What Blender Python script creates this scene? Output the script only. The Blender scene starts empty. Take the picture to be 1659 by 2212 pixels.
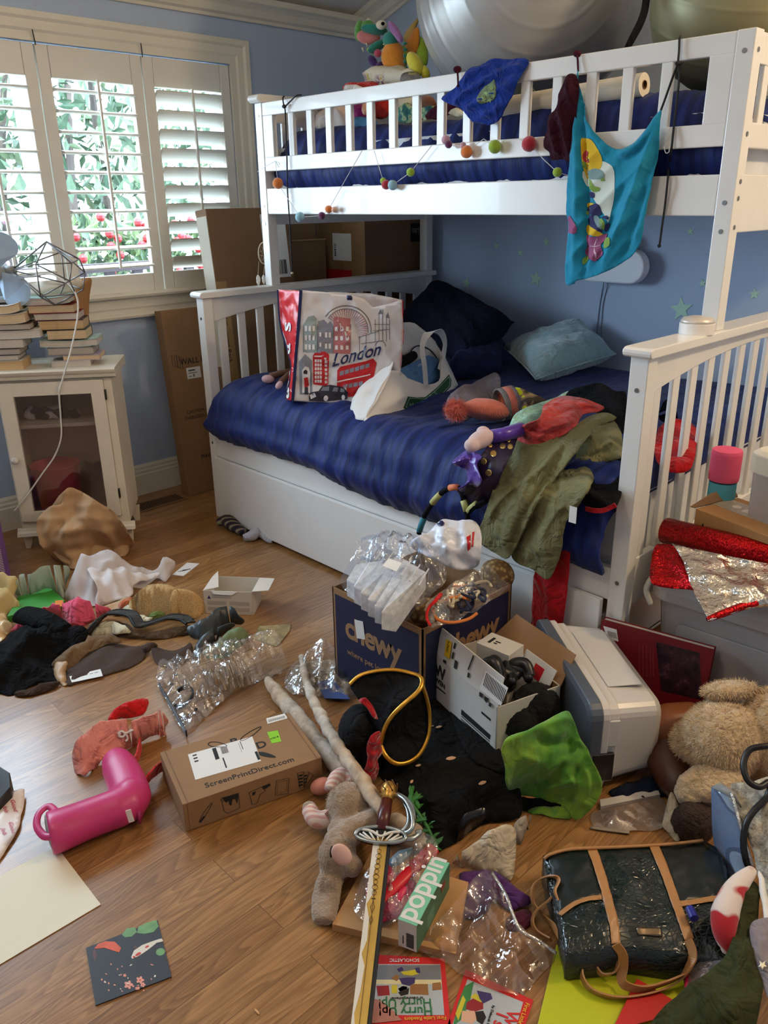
import bpy,bmesh,math,random
import numpy as np
from mathutils import Vector as V,Matrix,noise,Euler
from mathutils.geometry import delaunay_2d_cdt
from math import sin,cos,pi,radians as rad,sqrt,atan2
random.seed(7)
S=bpy.context.scene
COL=S.collection
CW,CH,CF=1659,2212,1740.35
CP=V((2.9839,-1.8169,1.3272))
YAW,PIT,ROL=.8042,.3693,-.0133
_f=V((-sin(YAW)*cos(PIT),cos(YAW)*cos(PIT),-sin(PIT)))
_r=V((cos(YAW),sin(YAW),0));_u=_r.cross(_f)
CR=_r*cos(ROL)+_u*sin(ROL);CU=-_r*sin(ROL)+_u*cos(ROL);CFW=_f
cam=bpy.data.objects.new('camera',bpy.data.cameras.new('camera'));COL.objects.link(cam)
m=Matrix((CR,CU,-CFW)).transposed().to_4x4();m.translation=CP
cam.matrix_world=m
cam.data.sensor_fit='VERTICAL';cam.data.sensor_height=36;cam.data.lens=CF/CH*36
cam.data.clip_start=.02;cam.data.clip_end=200
S.camera=cam
def ray(px,py):return CR*((px-CW/2)/CF)-CU*((py-CH/2)/CF)+CFW
def A(px,py,z=0.):
 d=ray(px,py);return CP+d*((z-CP.z)/d.z)
def AY(px,py,y):
 d=ray(px,py);return CP+d*((y-CP.y)/d.y)
def AX(px,py,x):
 d=ray(px,py);return CP+d*((x-CP.x)/d.x)
def AN(px,py,o,n):
 d=ray(px,py);return CP+d*((o-CP).dot(n)/d.dot(n))
def UP(b,px,py):
 """height above a floor point: where the sight line passes the upright plane through b facing us"""
 n=V((CFW.x,CFW.y,0)).normalized();return AN(px,py,b,n)
def lin(c):
 if isinstance(c,str):c=[int(c[i:i+2],16)for i in(0,2,4)]
 return tuple(((x/255)/12.92 if x/255<=.04045 else((x/255+.055)/1.055)**2.4)for x in c)+(1,)
MATS={}
class NT:
 def __init__(s,name):
  s.m=bpy.data.materials.new(name);s.m.use_nodes=True;s.t=s.m.node_tree
  s.n=s.t.nodes;s.b=s.n['Principled BSDF'];s.o=s.n['Material Output']
 def add(s,typ,**k):
  q=s.n.new('ShaderNode'+typ)
  for a,v in k.items():
   if a[0]=='_':q.inputs[int(a[1:])if a[1:].isdigit()else a[1:].replace('_',' ')].default_value=v
   else:setattr(q,a,v)
  return q
 def l(s,a,b):s.t.links.new(a,b)
 def coord(s,scale=(1,1,1),rot=(0,0,0),loc=(0,0,0),kind='Object'):
  c=s.add('TexCoord');mp=s.add('Mapping');s.l(c.outputs[kind],mp.inputs[0])
  mp.inputs['Scale'].default_value=scale;mp.inputs['Rotation'].default_value=rot;mp.inputs['Location'].default_value=loc
  return mp.outputs[0]
 def ramp(s,fac,stops):
  r=s.add('ValToRGB');s.l(fac,r.inputs[0]);e=r.color_ramp.elements
  while len(e)<len(stops):e.new(.5)
  for i,(p,c)in enumerate(stops):e[i].position=p;e[i].color=c if len(c)==4 else c+(1,)
  return r.outputs[0]
 def mix(s,f,a,b,mode='MIX'):
  q=s.add('Mix',data_type='RGBA',blend_type=mode)
  for i,x in((0,f),(6,a),(7,b)):
   if hasattr(x,'links'):s.l(x,q.inputs[i])
   else:q.inputs[i].default_value=x
  return q.outputs[2]
 def bump(s,h,strength=.3,dist=.002,prev=None):
  q=s.add('Bump');q.inputs['Strength'].default_value=strength;q.inputs['Distance'].default_value=dist
  s.l(h,q.inputs['Height'])
  if prev is not None:s.l(prev,q.inputs['Normal'])
  s.l(q.outputs[0],s.b.inputs['Normal']);return q.outputs[0]
 def noise(s,co,scale,detail=3,rough=.55,dist=0):
  q=s.add('TexNoise');s.l(co,q.inputs['Vector']);q.inputs['Scale'].default_value=scale
  q.inputs['Detail'].default_value=detail;q.inputs['Roughness'].default_value=rough;q.inputs['Distortion'].default_value=dist
  return q.outputs[0]
 def set(s,**k):
  for a,v in k.items():
   i=s.b.inputs[a.replace('_',' ')]
   if hasattr(v,'links'):s.l(v,i)
   else:i.default_value=v
def M(name,c,rough=.55,metal=0,var=.12,vs=6,bs=0,bd=.001,bst=.3,coat=0,sheen=0,trans=0,sss=0,spec=.5):
 """plain surface: base colour with slight blotching, optional fine bump of scale bs"""
 if name in MATS:return MATS[name]
 t=NT(name);c=lin(c);co=t.coord()
 if var:
  n=t.noise(co,vs,4)
  lo=tuple(x*(1-var)for x in c[:3])+(1,);hi=tuple(min(1,x*(1+var))for x in c[:3])+(1,)
  t.set(Base_Color=t.ramp(n,[(.3,lo),(.7,hi)]))
 else:t.set(Base_Color=c)
 t.set(Roughness=rough,Metallic=metal,Coat_Weight=coat,Sheen_Weight=sheen,Transmission_Weight=trans)
 t.b.inputs['Specular IOR Level'].default_value=spec
 if sss:t.set(Subsurface_Weight=sss,Subsurface_Radius=(.02,.02,.02))
 if bs:t.bump(t.noise(co,bs,3),bst,bd)
 MATS[name]=t.m;return t.m
def CLOTH(name,c,weave=900,rough=.9,var=.15,vs=9,bst=.4,sheen=.25,wr=.85):
 if name in MATS:return MATS[name]
 t=NT(name);c=lin(c);co=t.coord();n=t.noise(co,vs,4)
 lo=tuple(x*(1-var)for x in c[:3])+(1,);hi=tuple(min(1,x*(1+var))for x in c[:3])+(1,)
 t.set(Base_Color=t.ramp(n,[(.3,lo),(.7,hi)]),Roughness=rough,Sheen_Weight=sheen*min(1,max(c[:3])*1.6))
 t.b.inputs['Specular IOR Level'].default_value=.15
 b=t.bump(t.noise(co,weave,2),bst,.0006);w=t.noise(co,17,3,.5,.8);a=t.add('Math',operation='SUBTRACT',_1=.5);t.l(w,a.inputs[0]);a2=t.add('Math',operation='ABSOLUTE');t.l(a.outputs[0],a2.inputs[0])
 t.bump(a2.outputs[0],wr,.035,b)
 MATS[name]=t.m;return t.m
def FILM(name,tint='ffffff',alpha=.16,rough=.08,bs=25,milky=.06):
 """clear plastic film: mostly see-through, glossy where it creases"""
 if name in MATS:return MATS[name]
 t=NT(name);tr=t.add('BsdfTransparent');tr.inputs[0].default_value=lin(tint)
 gl=t.add('BsdfGlossy');gl.inputs['Roughness'].default_value=rough
 df=t.add('BsdfDiffuse');df.inputs[0].default_value=lin(tint)
 co=t.coord();n=t.noise(co,bs,4);bp=t.add('Bump',_Strength=.8,_Distance=.012);t.l(n,bp.inputs['Height'])
 for q in(gl,df):t.l(bp.outputs[0],q.inputs['Normal'])
 lw=t.add('LayerWeight',_Blend=.35);t.l(bp.outputs[0],lw.inputs['Normal'])
 ma=t.add('Math',operation='MULTIPLY_ADD',_1=.55,_2=alpha);t.l(lw.outputs['Fresnel'],ma.inputs[0])
 m1=t.add('MixShader',_0=milky);t.l(tr.outputs[0],m1.inputs[1]);t.l(df.outputs[0],m1.inputs[2])
 m2=t.add('MixShader');t.l(ma.outputs[0],m2.inputs[0]);t.l(m1.outputs[0],m2.inputs[1]);t.l(gl.outputs[0],m2.inputs[2])
 t.l(m2.outputs[0],t.o.inputs[0]);MATS[name]=t.m;return t.m
def CARD(name,c=(150,112,74)):
 if name in MATS:return MATS[name]
 t=NT(name);co=t.coord();n=t.noise(co,5,3);w=t.noise(t.coord((400,400,12)),1,2)
 c=lin(c);lo=tuple(x*.86 for x in c[:3])+(1,);hi=tuple(x*1.08 for x in c[:3])+(1,)
 a=t.ramp(n,[(.3,lo),(.7,hi)]);t.set(Base_Color=t.mix(.12,a,t.ramp(w,[(.3,lo),(.7,hi)])),Roughness=.8)
 t.bump(w,.08,.001);MATS[name]=t.m;return t.m
def frame(o,u,v):
 o,u,v=V(o),V(u).normalized(),V(v).normalized();n=u.cross(v).normalized();v=n.cross(u)
 m=Matrix((u,v,n)).transposed().to_4x4();m.translation=o;return m
def T(x,y,z):return Matrix.Translation((x,y,z))
def RZ(a,o=(0,0,0)):return Matrix.Translation(o)@Matrix.Rotation(a,4,'Z')
def catmull(p,n=6,closed=False):
 p=[V(q)for q in p];N=len(p);out=[]
 if N<3 and not closed:return p
 R=range(N)if closed else range(N-1)
 for i in R:
  if closed:a,b,c,d=p[i-1],p[i],p[(i+1)%N],p[(i+2)%N]
  else:a,b,c,d=p[max(i-1,0)],p[i],p[i+1],p[min(i+2,N-1)]
  for k in range(n):
   t=k/n;out.append(.5*((2*b)+(c-a)*t+(2*a-5*b+4*c-d)*t*t+(3*b-a-3*c+d)*t**3))
 if not closed:out.append(p[-1])
 return out
class MB:
 def __init__(s):s.v=[];s.f=[];s.mi=[]
 def add(s,vs,fs,mi=0,mat=None):
  o=len(s.v);s.v+=[(mat@V(q))if mat is not None else V(q)for q in vs]
  s.f+=[tuple(i+o for i in q)for q in fs];s.mi+=[mi]*len(fs);return s
 def box(s,c,d,mat=None,mi=0):
  x,y,z=d[0]/2,d[1]/2,d[2]/2
  vs=[(c[0]+i*x,c[1]+j*y,c[2]+k*z)for i in(-1,1)for j in(-1,1)for k in(-1,1)]
  return s.add(vs,[(0,1,3,2),(4,6,7,5),(0,4,5,1),(2,3,7,6),(0,2,6,4),(1,5,7,3)],mi,mat)
 def bb(s,a,b,mat=None,mi=0):
  return s.box([(a[i]+b[i])/2 for i in range(3)],[abs(b[i]-a[i])for i in range(3)],mat,mi)
 def prism(s,poly,h,mat=None,mi=0,h0=0):
  n=len(poly);vs=[(p[0],p[1],h0)for p in poly]+[(p[0],p[1],h0+h)for p in poly]
  fs=[tuple(range(n-1,-1,-1)),tuple(range(n,2*n))]+[(i,(i+1)%n,n+(i+1)%n,n+i)for i in range(n)]
  return s.add(vs,fs,mi,mat)
 def quad(s,a,b,c,d,mi=0):return s.add([a,b,c,d],[(0,1,2,3)],mi)
 def tube(s,pts,r,seg=8,closed=False,mi=0,caps=True,sq=1.0):
  pts=[V(p)for p in pts];N=len(pts);rs=r if isinstance(r,(list,tuple))else[r]*N
  if len(rs)!=N:rs=list(np.interp(np.linspace(0,1,N),np.linspace(0,1,len(rs)),rs))
  vs=[];prev=None
  for i in range(N):
   if closed:t=pts[(i+1)%N]-pts[i-1]
   else:t=pts[min(i+1,N-1)]-pts[max(i-1,0)]
   if t.length<1e-9:t=V((0,0,1))
   t.normalize()
   if prev is None:
    a=V((0,0,1))if abs(t.z)<.9 else V((1,0,0));u=t.cross(a).normalized()
   else:
    u=prev-t*prev.dot(t);u=u.normalized()if u.length>1e-6 else t.orthogonal().normalized()
   prev=u;w=t.cross(u)
   for k in range(seg):
    an=2*pi*k/seg;vs.append(pts[i]+(u*cos(an)+w*sin(an)*sq)*rs[i])
  fs=[]
  for i in range(N if closed else N-1):
   j=(i+1)%N
   for k in range(seg):fs.append((i*seg+k,i*seg+(k+1)%seg,j*seg+(k+1)%seg,j*seg+k))
  if caps and not closed:fs+=[tuple(range(seg-1,-1,-1)),tuple((N-1)*seg+k for k in range(seg))]
  return s.add(vs,fs,mi)
 def ribbon(s,pts,w,th=.002,side=None,mi=0,closed=False):
  """strap: side(i) or constant gives the width direction"""
  pts=[V(p)for p in pts];N=len(pts);vs=[]
  for i in range(N):
   t=(pts[(i+1)%N]-pts[i-1])if closed else pts[min(i+1,N-1)]-pts[max(i-1,0)];t.normalize()
   if side is None:a=V((0,0,1))
   elif isinstance(side,list):a=V(side[0]).lerp(V(side[-1]),i/(N-1))if len(side)==2 else V(side[min(i*len(side)//N,len(side)-1)])
   else:a=V(side)
   a=(a-t*a.dot(t)).normalized();n=t.cross(a);ww=w if not isinstance(w,(list,tuple))else np.interp(i/(N-1),np.linspace(0,1,len(w)),w)
   vs+=[pts[i]+a*ww/2+n*th/2,pts[i]-a*ww/2+n*th/2,pts[i]-a*ww/2-n*th/2,pts[i]+a*ww/2-n*th/2]
  fs=[]
  for i in range(N if closed else N-1):
   j=(i+1)%N
   for k in range(4):fs.append((i*4+k,i*4+(k+1)%4,j*4+(k+1)%4,j*4+k))
  if not closed:fs+=[(3,2,1,0),tuple((N-1)*4+k for k in range(4))]
  return s.add(vs,fs,mi)
 def ell(s,c,r,mat=None,seg=24,rings=14,mi=0,nz=0,nf=3,seed=0,pw=1):
  c=V(c);r=r if hasattr(r,'__len__')else(r,r,r);vs=[];fs=[]
  for i in range(rings+1):
   th=pi*i/rings
   for k in range(seg):
    ph=2*pi*k/seg;d=V((sin(th)*cos(ph),sin(th)*sin(ph),cos(th)))
    if pw!=1:d=V([math.copysign(abs(x)**pw,x)for x in d])
    q=1+(nz*noise.noise(d*nf+V((seed,seed,0)))if nz else 0)
    p=V((d.x*r[0],d.y*r[1],d.z*r[2]))*q
    vs.append(c+(mat.to_3x3()@p if mat is not None else p))
  for i in range(rings):
   for k in range(seg):fs.append((i*seg+k,(i+1)*seg+k,(i+1)*seg+(k+1)%seg,i*seg+(k+1)%seg))
  return s.add(vs,fs,mi)
 def lathe(s,prof,mat=None,seg=32,mi=0,closed=False):
  vs=[(r*cos(2*pi*k/seg),r*sin(2*pi*k/seg),z)for r,z in prof for k in range(seg)];n=len(prof)
  fs=[(i*seg+k,i*seg+(k+1)%seg,((i+1)%n)*seg+(k+1)%seg,((i+1)%n)*seg+k)for i in range(n if closed else n-1)for k in range(seg)]
  return s.add(vs,fs,mi,mat)
 def build(s,name,mats,parent=None,smooth=False,bevel=0,solid=0,sub=0,remesh=0,disp=None,weld=True,soff=-1):
  me=bpy.data.meshes.new(name);me.from_pydata([tuple(q)for q in s.v],[],s.f)
  mats=mats if isinstance(mats,(list,tuple))else[mats]
  for q in mats:me.materials.append(q)
  if len(mats)>1:me.polygons.foreach_set('material_index',s.mi)
  if smooth:me.polygons.foreach_set('use_smooth',[True]*len(me.polygons))
  me.update();b=bmesh.new();b.from_mesh(me)
  if weld:bmesh.ops.remove_doubles(b,verts=b.verts,dist=1e-5)
  if weld!='keep':bmesh.ops.recalc_face_normals(b,faces=b.faces)
  b.to_mesh(me);b.free()
  o=bpy.data.objects.new(name,me);COL.objects.link(o);adopt(o,parent)
  if remesh:
   q=o.modifiers.new('r','REMESH');q.mode='VOXEL';q.voxel_size=remesh;q.use_smooth_shade=True
   q=o.modifiers.new('s','SMOOTH');q.iterations=6
  if sub:q=o.modifiers.new('s','SUBSURF');q.levels=q.render_levels=sub
  if solid:q=o.modifiers.new('t','SOLIDIFY');q.thickness=solid;q.offset=soff
  if bevel:
   q=o.modifiers.new('b','BEVEL');q.width=bevel;q.segments=2;q.limit_method='ANGLE';q.angle_limit=rad(40)
  if disp:
   tx=bpy.data.textures.new(name,'CLOUDS');tx.noise_scale=disp[1];tx.noise_depth=2
   q=o.modifiers.new('d','DISPLACE');q.texture=tx;q.strength=disp[0];q.texture_coords='LOCAL';q.mid_level=.5
  return o
LOC={}
def adopt(o,parent):
 if parent is None:return
 o.parent=parent
 o.matrix_parent_inverse=Matrix.Translation(-LOC[parent.name])if parent.name in LOC else Matrix.Identity(4)
def tag(o,label=None,cat=None,group=None,kind=None):
 for k,v in(('label',label),('category',cat),('group',group),('kind',kind)):
  if v:o[k]=v
 return o
def thing(name,label,cat,loc=(0,0,0),group=None):
 o=bpy.data.objects.new(name,None);o.empty_display_size=.05;COL.objects.link(o);o.location=loc;LOC[o.name]=V(loc)
 return tag(o,label,cat,group)
def struct(o):o['kind']='structure';return o
FK=1.5
def inpoly(P,poly):
 x,y=P[:,0],P[:,1];ins=np.zeros(len(P),bool);n=len(poly)
 for i in range(n):
  x1,y1=poly[i-1];x2,y2=poly[i]
  c=((y1>y)!=(y2>y));
  with np.errstate(divide='ignore',invalid='ignore'):ins^=c&(x<(x2-x1)*(y-y1)/(y2-y1)+x1)
 return ins
def sheet(name,pts,mat,parent=None,n=(0,0,1),res=.012,dome=0,dr=.05,fold=(),skirt=None,th=.002,seed=0,ctrl=(),smooth=4,pw=2.5,sub=0,noise_amp=0,nf=14,build=True,mi=0,ej=.004,creases=()):
 """a piece of cloth, film or paper: closed outline of world points, filled with a fine mesh whose height over the
    outline's plane follows the rim and the extra control points, swells by `dome` and carries folds
    fold: list of (amplitude, wavelength, direction angle, wobble)"""
 n=V(n).normalized();a=V((1,0,0))if abs(n.x)<.8 else V((0,1,0));u=(a-n*a.dot(n)).normalized();v=n.cross(u)
 P3=catmull([V(p)for p in pts],smooth,True)if smooth>1 else[V(p)for p in pts]
 B=np.array([(p.dot(u),p.dot(v),p.dot(n))for p in P3])
 rim=[]
 for i in range(len(B)):
  p,q=B[i-1],B[i];L=np.linalg.norm((q-p)[:2]);k=max(1,int(L/res))
  for j in range(k):rim.append(p+(q-p)*j/k)
 B=np.array(rim)
 if fold or noise_amp:
  for i in range(len(B)):q=V((B[i,0]*26,B[i,1]*26,seed));w=ej*min(1,3*abs(noise.noise(q*.3)));B[i,:2]+=(noise.noise(q)*w,noise.noise(q+V((7,7,7)))*w)
 lo,hi=B[:,:2].min(0),B[:,:2].max(0)
 gx=np.arange(lo[0],hi[0],res);gy=np.arange(lo[1],hi[1],res*.866)
 G=np.array([(x+(res/2 if j%2 else 0),y)for j,y in enumerate(gy)for x in gx])if len(gx)*len(gy)else np.zeros((0,2))
 if len(G):
  G=G[inpoly(G,B[:,:2])]
 if len(G):
  D=np.sqrt(((G[:,None,:]-B[None,:,:2])**2).sum(2)).min(1);G=G[D>res*.55];D=D[D>res*.55]
 else:D=np.zeros(0)
 ref=B
 if len(ctrl):ref=np.vstack([B]+[np.array([[V(c).dot(u),V(c).dot(v),V(c).dot(n)]])for c in ctrl for _ in range(1)])
 w0=np.ones(len(ref));w0[len(B):]=max(6,len(B)/10)
 H=np.zeros(len(G))
 if len(G):
  d2=((G[:,None,:]-ref[None,:,:2])**2).sum(2)+1e-6
  W=w0/d2**(pw/2);H=(W*ref[:,2]).sum(1)/W.sum(1)
 allp=np.vstack([np.column_stack([G,H]),B])if len(G)else B
 dist=np.concatenate([D,np.zeros(len(B))])
 s=np.clip(dist/dr,0,1);s=s*s*(3-2*s)
 hh=allp[:,2]+dome*s
 for(amp,wl,ang,wob)in fold:
  ca,sa=cos(ang),sin(ang)
  for i in range(len(allp)):
   x,y=allp[i,0],allp[i,1];q=noise.noise(V((x*4+seed,y*4,seed*1.7)))
   k=(x*ca+y*sa)/wl+wob*q
   r=1-abs((k%1)*2-1);hh[i]+=FK*amp*(.35*r*r*(3-2*r)+.65*r**2.6-.4)*(.35+.65*s[i])*(.6+.8*abs(noise.noise(V((x*3,y*3,seed+5)))))
 if noise_amp:
  for i in range(len(allp)):
   x,y=allp[i,0],allp[i,1];q=noise.noise(V((x*nf*.35,y*nf*.35,seed+9)))*.8;hh[i]+=FK*noise_amp*((1-abs(noise.noise(V((x*nf+q,y*nf-q,seed)))*2)-.5)*1.3+.55*(1-abs(noise.noise(V((x*nf*2.3-q,y*nf*2.3+q,seed+4)))*2)-.5))*(.35+.65*s[i])
 for pl,amp,wd in creases:
  Q=[u*p[0]+v*p[1]+n*h for p,h in zip(allp,hh)];pl=np.array([tuple(c)[:2]for c in catmull([V((*c,0))for c in pl],5)])
  for i,q in enumerate(Q):
   d=q-CP;dz=d.dot(CFW);e=np.array((CW/2+CF*d.dot(CR)/dz,CH/2-CF*d.dot(CU)/dz));a_=pl[:-1];b_=pl[1:]-a_
   t=np.clip(((e-a_)*b_).sum(1)/(b_**2).sum(1),0,1);r=np.sqrt(((a_+b_*t[:,None]-e)**2).sum(1));k=r.argmin();w=wd*CF/dz;tt=(k+t[k])/len(b_)
   if r[k]<3*w:hh[i]+=amp*math.exp(-(r[k]/w)**1.4)*min(1,6*tt+.25,6*(1-tt)+.25)
 nb,N=len(B),len(allp);loop=list(range(N-nb,N))
 vs,es,fs,ov,oe,of=delaunay_2d_cdt([V((p[0],p[1]))for p in allp],[],[loop],1,1e-6)
 out=[]
 for i,q in enumerate(vs):
  src=ov[i];h=hh[src[0]]if len(src)else 0
  out.append(u*q.x+v*q.y+n*h)
 fs=[tuple(f)for f in fs]
 area=sum((vs[f[1]]-vs[f[0]]).cross(vs[f[2]]-vs[f[0]])for f in fs[:40])
 if area<0:fs=[f[::-1]for f in fs]
 mb=MB();mb.add(out,fs,mi)
 if skirt is not None:
  bm={};idx={}
  for i,sr in enumerate(ov):
   for q in sr:
    if q>=N-nb:idx[q]=i
  ring=[idx[q]for q in loop if q in idx];k=len(mb.v)
  for q in ring:
   p=out[q];mb.v.append(p+n*(skirt-p.dot(n))if p.dot(n)>skirt else V(p)-n*.0005)
  for i in range(len(ring)):
   j=(i+1)%len(ring);mb.f.append((ring[i],ring[j],k+j,k+i));mb.mi.append(mi)
 if not build:return mb
 return mb.build(name,mat,parent,smooth=True,solid=th if skirt is None else 0,sub=sub,weld='keep' if skirt is None else True)
def PX(pts,z=0.):
 """outline from picture points standing at given heights: (px, py) or (px, py, z)"""
 return[A(p[0],p[1],p[2]if len(p)>2 else z)for p in pts]
def text(body,size,mat,fr,parent=None,name='printed_text',depth=.0004,align='LEFT',shear=0,bold=0,sx=1,spacing=1):
 c=bpy.data.curves.new('t','FONT');c.body=body;c.size=size;c.extrude=depth;c.align_x=align;c.shear=shear;c.offset=bold*size*.6
 c.space_character=spacing;c.resolution_u=3
 o=bpy.data.objects.new('t',c);COL.objects.link(o);bpy.context.view_layer.update()
 me=bpy.data.meshes.new_from_object(o);bpy.data.objects.remove(o);bpy.data.curves.remove(c)
 me.transform(fr@Matrix.Diagonal((sx,1,1,1)));me.materials.clear();me.materials.append(mat);me.name=name
 r=bpy.data.objects.new(name,me);COL.objects.link(r);adopt(r,parent);return r
def flat(name,poly,fr,mat,parent,h=.0006):
 """thin printed patch or sticker: polygon in the frame's own plane"""
 return MB().prism(poly,h,fr).build(name,mat,parent)
def rect(x0,y0,x1,y1):return[(x0,y0),(x1,y0),(x1,y1),(x0,y1)]
def disc(cx,cy,r,n=16,ry=None,a0=0):return[(cx+r*cos(a0+2*pi*i/n),cy+(ry or r)*sin(a0+2*pi*i/n))for i in range(n)]
def multi(name,polys,fr,mats,parent,h=.0006,step=.0001):
 """one printed picture made of several colour patches: polys = [(mat index, polygon)]"""
 mb=MB()
 for i,(k,p)in enumerate(polys):mb.prism(p,h+step*(i%12),fr,k)
 return mb.build(name,mats,parent,weld=False)
def barcode(fr,x,y,w,h,n=14,seed=1):
 r=random.Random(seed);out=[];q=x
 while q<x+w:
  b=w/n*r.choice((.3,.5,.8));out.append(rect(q,y,min(q+b,x+w),y+h));q+=b+w/n*r.choice((.3,.5,.7))
 return out
def lines(x,y,w,n,dy,hh,seed=0):
 r=random.Random(seed);return[rect(x,y-i*dy,x+w*r.uniform(.6,1),y-i*dy+hh)for i in range(n)]
def wall5(fr,w,d,h,t=.004,top=False):
 """open carton: four walls and a bottom in the frame's space (x width, y depth, z height)"""
 mb=MB();mb.bb((0,0,0),(w,d,t),fr);mb.bb((0,0,0),(w,t,h),fr);mb.bb((0,d-t,0),(w,d,h),fr)
 mb.bb((0,0,0),(t,d,h),fr);mb.bb((w-t,0,0),(w,d,h),fr);return mb
def stand(pA,pB):
 """frame of a box on the floor whose front bottom edge runs from pA to pB; x along it, y to the back, z up; returns frame, width"""
 a,b=V(pA),V(pB);u=b-a;u.z=0;return frame(a,u,V((-u.y,u.x,0))),u.length
XW,YB,XR,YF=-.517,1.433,4.7,-3.3
def wall_mat():
 t=NT('blue_paint');co=t.coord();n=t.noise(co,2,3)
 t.set(Base_Color=t.ramp(n,[(.3,lin((172,190,216))),(.7,lin((180,197,222)))]),Roughness=.6)
 t.bump(t.noise(co,260,3),.25,.001);return t.m
WALL=wall_mat()
TRIM=M('trim_paint',(226,220,204),.4,var=.03)
CEIL=M('ceiling_paint',(232,230,224),.8,var=.02)
WHITE=M('white_lacquer',(233,231,226),.3,var=.03,coat=.2)
def floor_mat():
 t=NT('oak_floor');co=t.coord(rot=(0,0,rad(90)))
 br=t.add('TexBrick',offset=.37,offset_frequency=2,_Scale=1.,_Mortar_Size=.0007,_Mortar_Smooth=.3,_Bias=0.,_Brick_Width=1.15,_Row_Height=.083)
 t.l(co,br.inputs['Vector']);br.inputs[1].default_value=(0,0,0,1);br.inputs[2].default_value=(1,1,1,1);br.inputs[3].default_value=(.5,.5,.5,1)
 sep=t.add('SeparateXYZ');t.l(co,sep.inputs[0])
 add=t.add('VectorMath',operation='MULTIPLY_ADD');t.l(br.outputs[0],add.inputs[0]);add.inputs[1].default_value=(7.3,3.1,11.);t.l(co,add.inputs[2])
 mp=t.add('Mapping');mp.inputs['Scale'].default_value=(1.1,9,1);t.l(add.outputs[0],mp.inputs[0])
 big=t.noise(mp.outputs[0],1.3,2,.5,.6)
 sc=t.add('Math',operation='MULTIPLY',_1=16.);t.l(big,sc.inputs[0])
 fr=t.add('Math',operation='FRACT');t.l(sc.outputs[0],fr.inputs[0])
 rings=t.ramp(fr.outputs[0],[(0.,(0,0,0)),(.5,(.55,.55,.55)),(.86,(1,1,1)),(1.,(.1,.1,.1))])
 mp2=t.add('Mapping');mp2.inputs['Scale'].default_value=(6,260,1);t.l(add.outputs[0],mp2.inputs[0])
 pores=t.noise(mp2.outputs[0],1,3,.6)
 base=t.ramp(br.outputs[0],[(0,lin((164,120,76))),(.35,lin((176,131,85))),(.7,lin((186,140,93))),(1.,lin((198,154,108)))])
 a=t.mix(.62,base,t.mix(1.,base,t.ramp(rings,[(0,(1,1,1)),(1,(.42,.36,.30))]),'MULTIPLY'))
 a=t.mix(.6,a,t.ramp(pores,[(.35,(.5,.46,.4)),(.6,(1,1,1))]),'MULTIPLY')
 a=t.mix(1.,a,(.88,.83,.72,1),'MULTIPLY')
 seam=t.ramp(br.outputs[1],[(0,(1,1,1)),(1,(.35,.28,.22))]);a=t.mix(1.,a,seam,'MULTIPLY')
 t.set(Base_Color=a,Roughness=.33,Coat_Weight=.25,Coat_Roughness=.18)
 b=t.bump(pores,.12,.0006);t.bump(t.noise(t.coord(),3.5,2),.12,.01,b);return t.m
FLOOR=floor_mat()
MB().bb((XW-.15,YF-.1,-.05),(XR+.1,YB+.15,0)).build('floor',FLOOR)['kind']='structure'
WY0,WY1,WZ0,WZ1=-2.12,.60,.944,1.918
w=MB();x0=XW-.15
for a,b in(((x0,YF-.1,0),(XW,WY0,4)),((x0,WY1,0),(XW,YB+.15,4)),((x0,WY0,0),(XW,WY1,WZ0)),((x0,WY0,WZ1),(XW,WY1,4))):w.bb(a,b)
struct(w.build('wall_left',WALL))
struct(MB().bb((XW,YB,0),(XR+.1,YB+.15,4.2)).build('wall_back',WALL))
struct(MB().bb((XR,YF-.1,0),(XR+.1,YB,4.2)).build('wall_right',WALL))
struct(MB().bb((XW,YF-.1,0),(XR,YF,4.2)).build('wall_front',WALL))
zc=lambda x:2.19+.35*(x-XW)
prof=[(XW-.15,zc(XW-.15)),(1.9,zc(1.9)),(XR+.1,zc(1.9)),(XR+.1,zc(1.9)+.1),(1.9,zc(1.9)+.1),(XW-.15,zc(XW-.15)+.1)]
struct(MB().prism(prof,YB+.15-YF+.1,frame((0,YB+.15,0),(1,0,0),(0,0,1))).build('ceiling',CEIL))
cp=[(0,0),(.012,0),(.016,.012),(.03,.02),(.045,.045),(.06,.058),(.075,.066),(.082,.088),(0,.088)]
struct(MB().prism(cp,YB-YF,frame((XW,YB,2.1),(1,0,0),(0,0,1))).build('trim_1',TRIM))
sl=Matrix(((1,0,0,XW),(0,1,0,YB),(.35,0,1,2.1),(0,0,0,1)))
cb=MB();n=len(cp)
cb.add([(0,-p[0],p[1])for p in cp]+[(2.42,-p[0],p[1])for p in cp],[tuple(range(n)),tuple(range(2*n-1,n-1,-1))]+[(i,(i+1)%n,n+(i+1)%n,n+i)for i in range(n)],0,sl)
struct(cb.build('trim_2',TRIM))
bp=[(0,0),(.016,0),(.016,.1),(.012,.105),(.012,.117),(.007,.124),(.007,.135),(0,.148)]
struct(MB().prism(bp,YB-YF,frame((XW,YB,0),(1,0,0),(0,0,1))).build('baseboard_left',TRIM))
struct(MB().prism([(-a,b)for a,b in bp],XR-XW,frame((XW,YB,0),(0,1,0),(0,0,1))).build('baseboard_back',TRIM))
win=struct(thing('window_1',None,None,(XW,-.3,WZ0)))
cs=MB();cpf=[(0,0),(.014,0),(.014,.03),(.02,.04),(.02,.07),(.028,.08),(.03,.1),(.0,.1)]
loop=[(WY1,WZ0-.02),(WY1,WZ1),(WY0,WZ1),(WY0,WZ0-.02)];rings=[]
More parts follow.
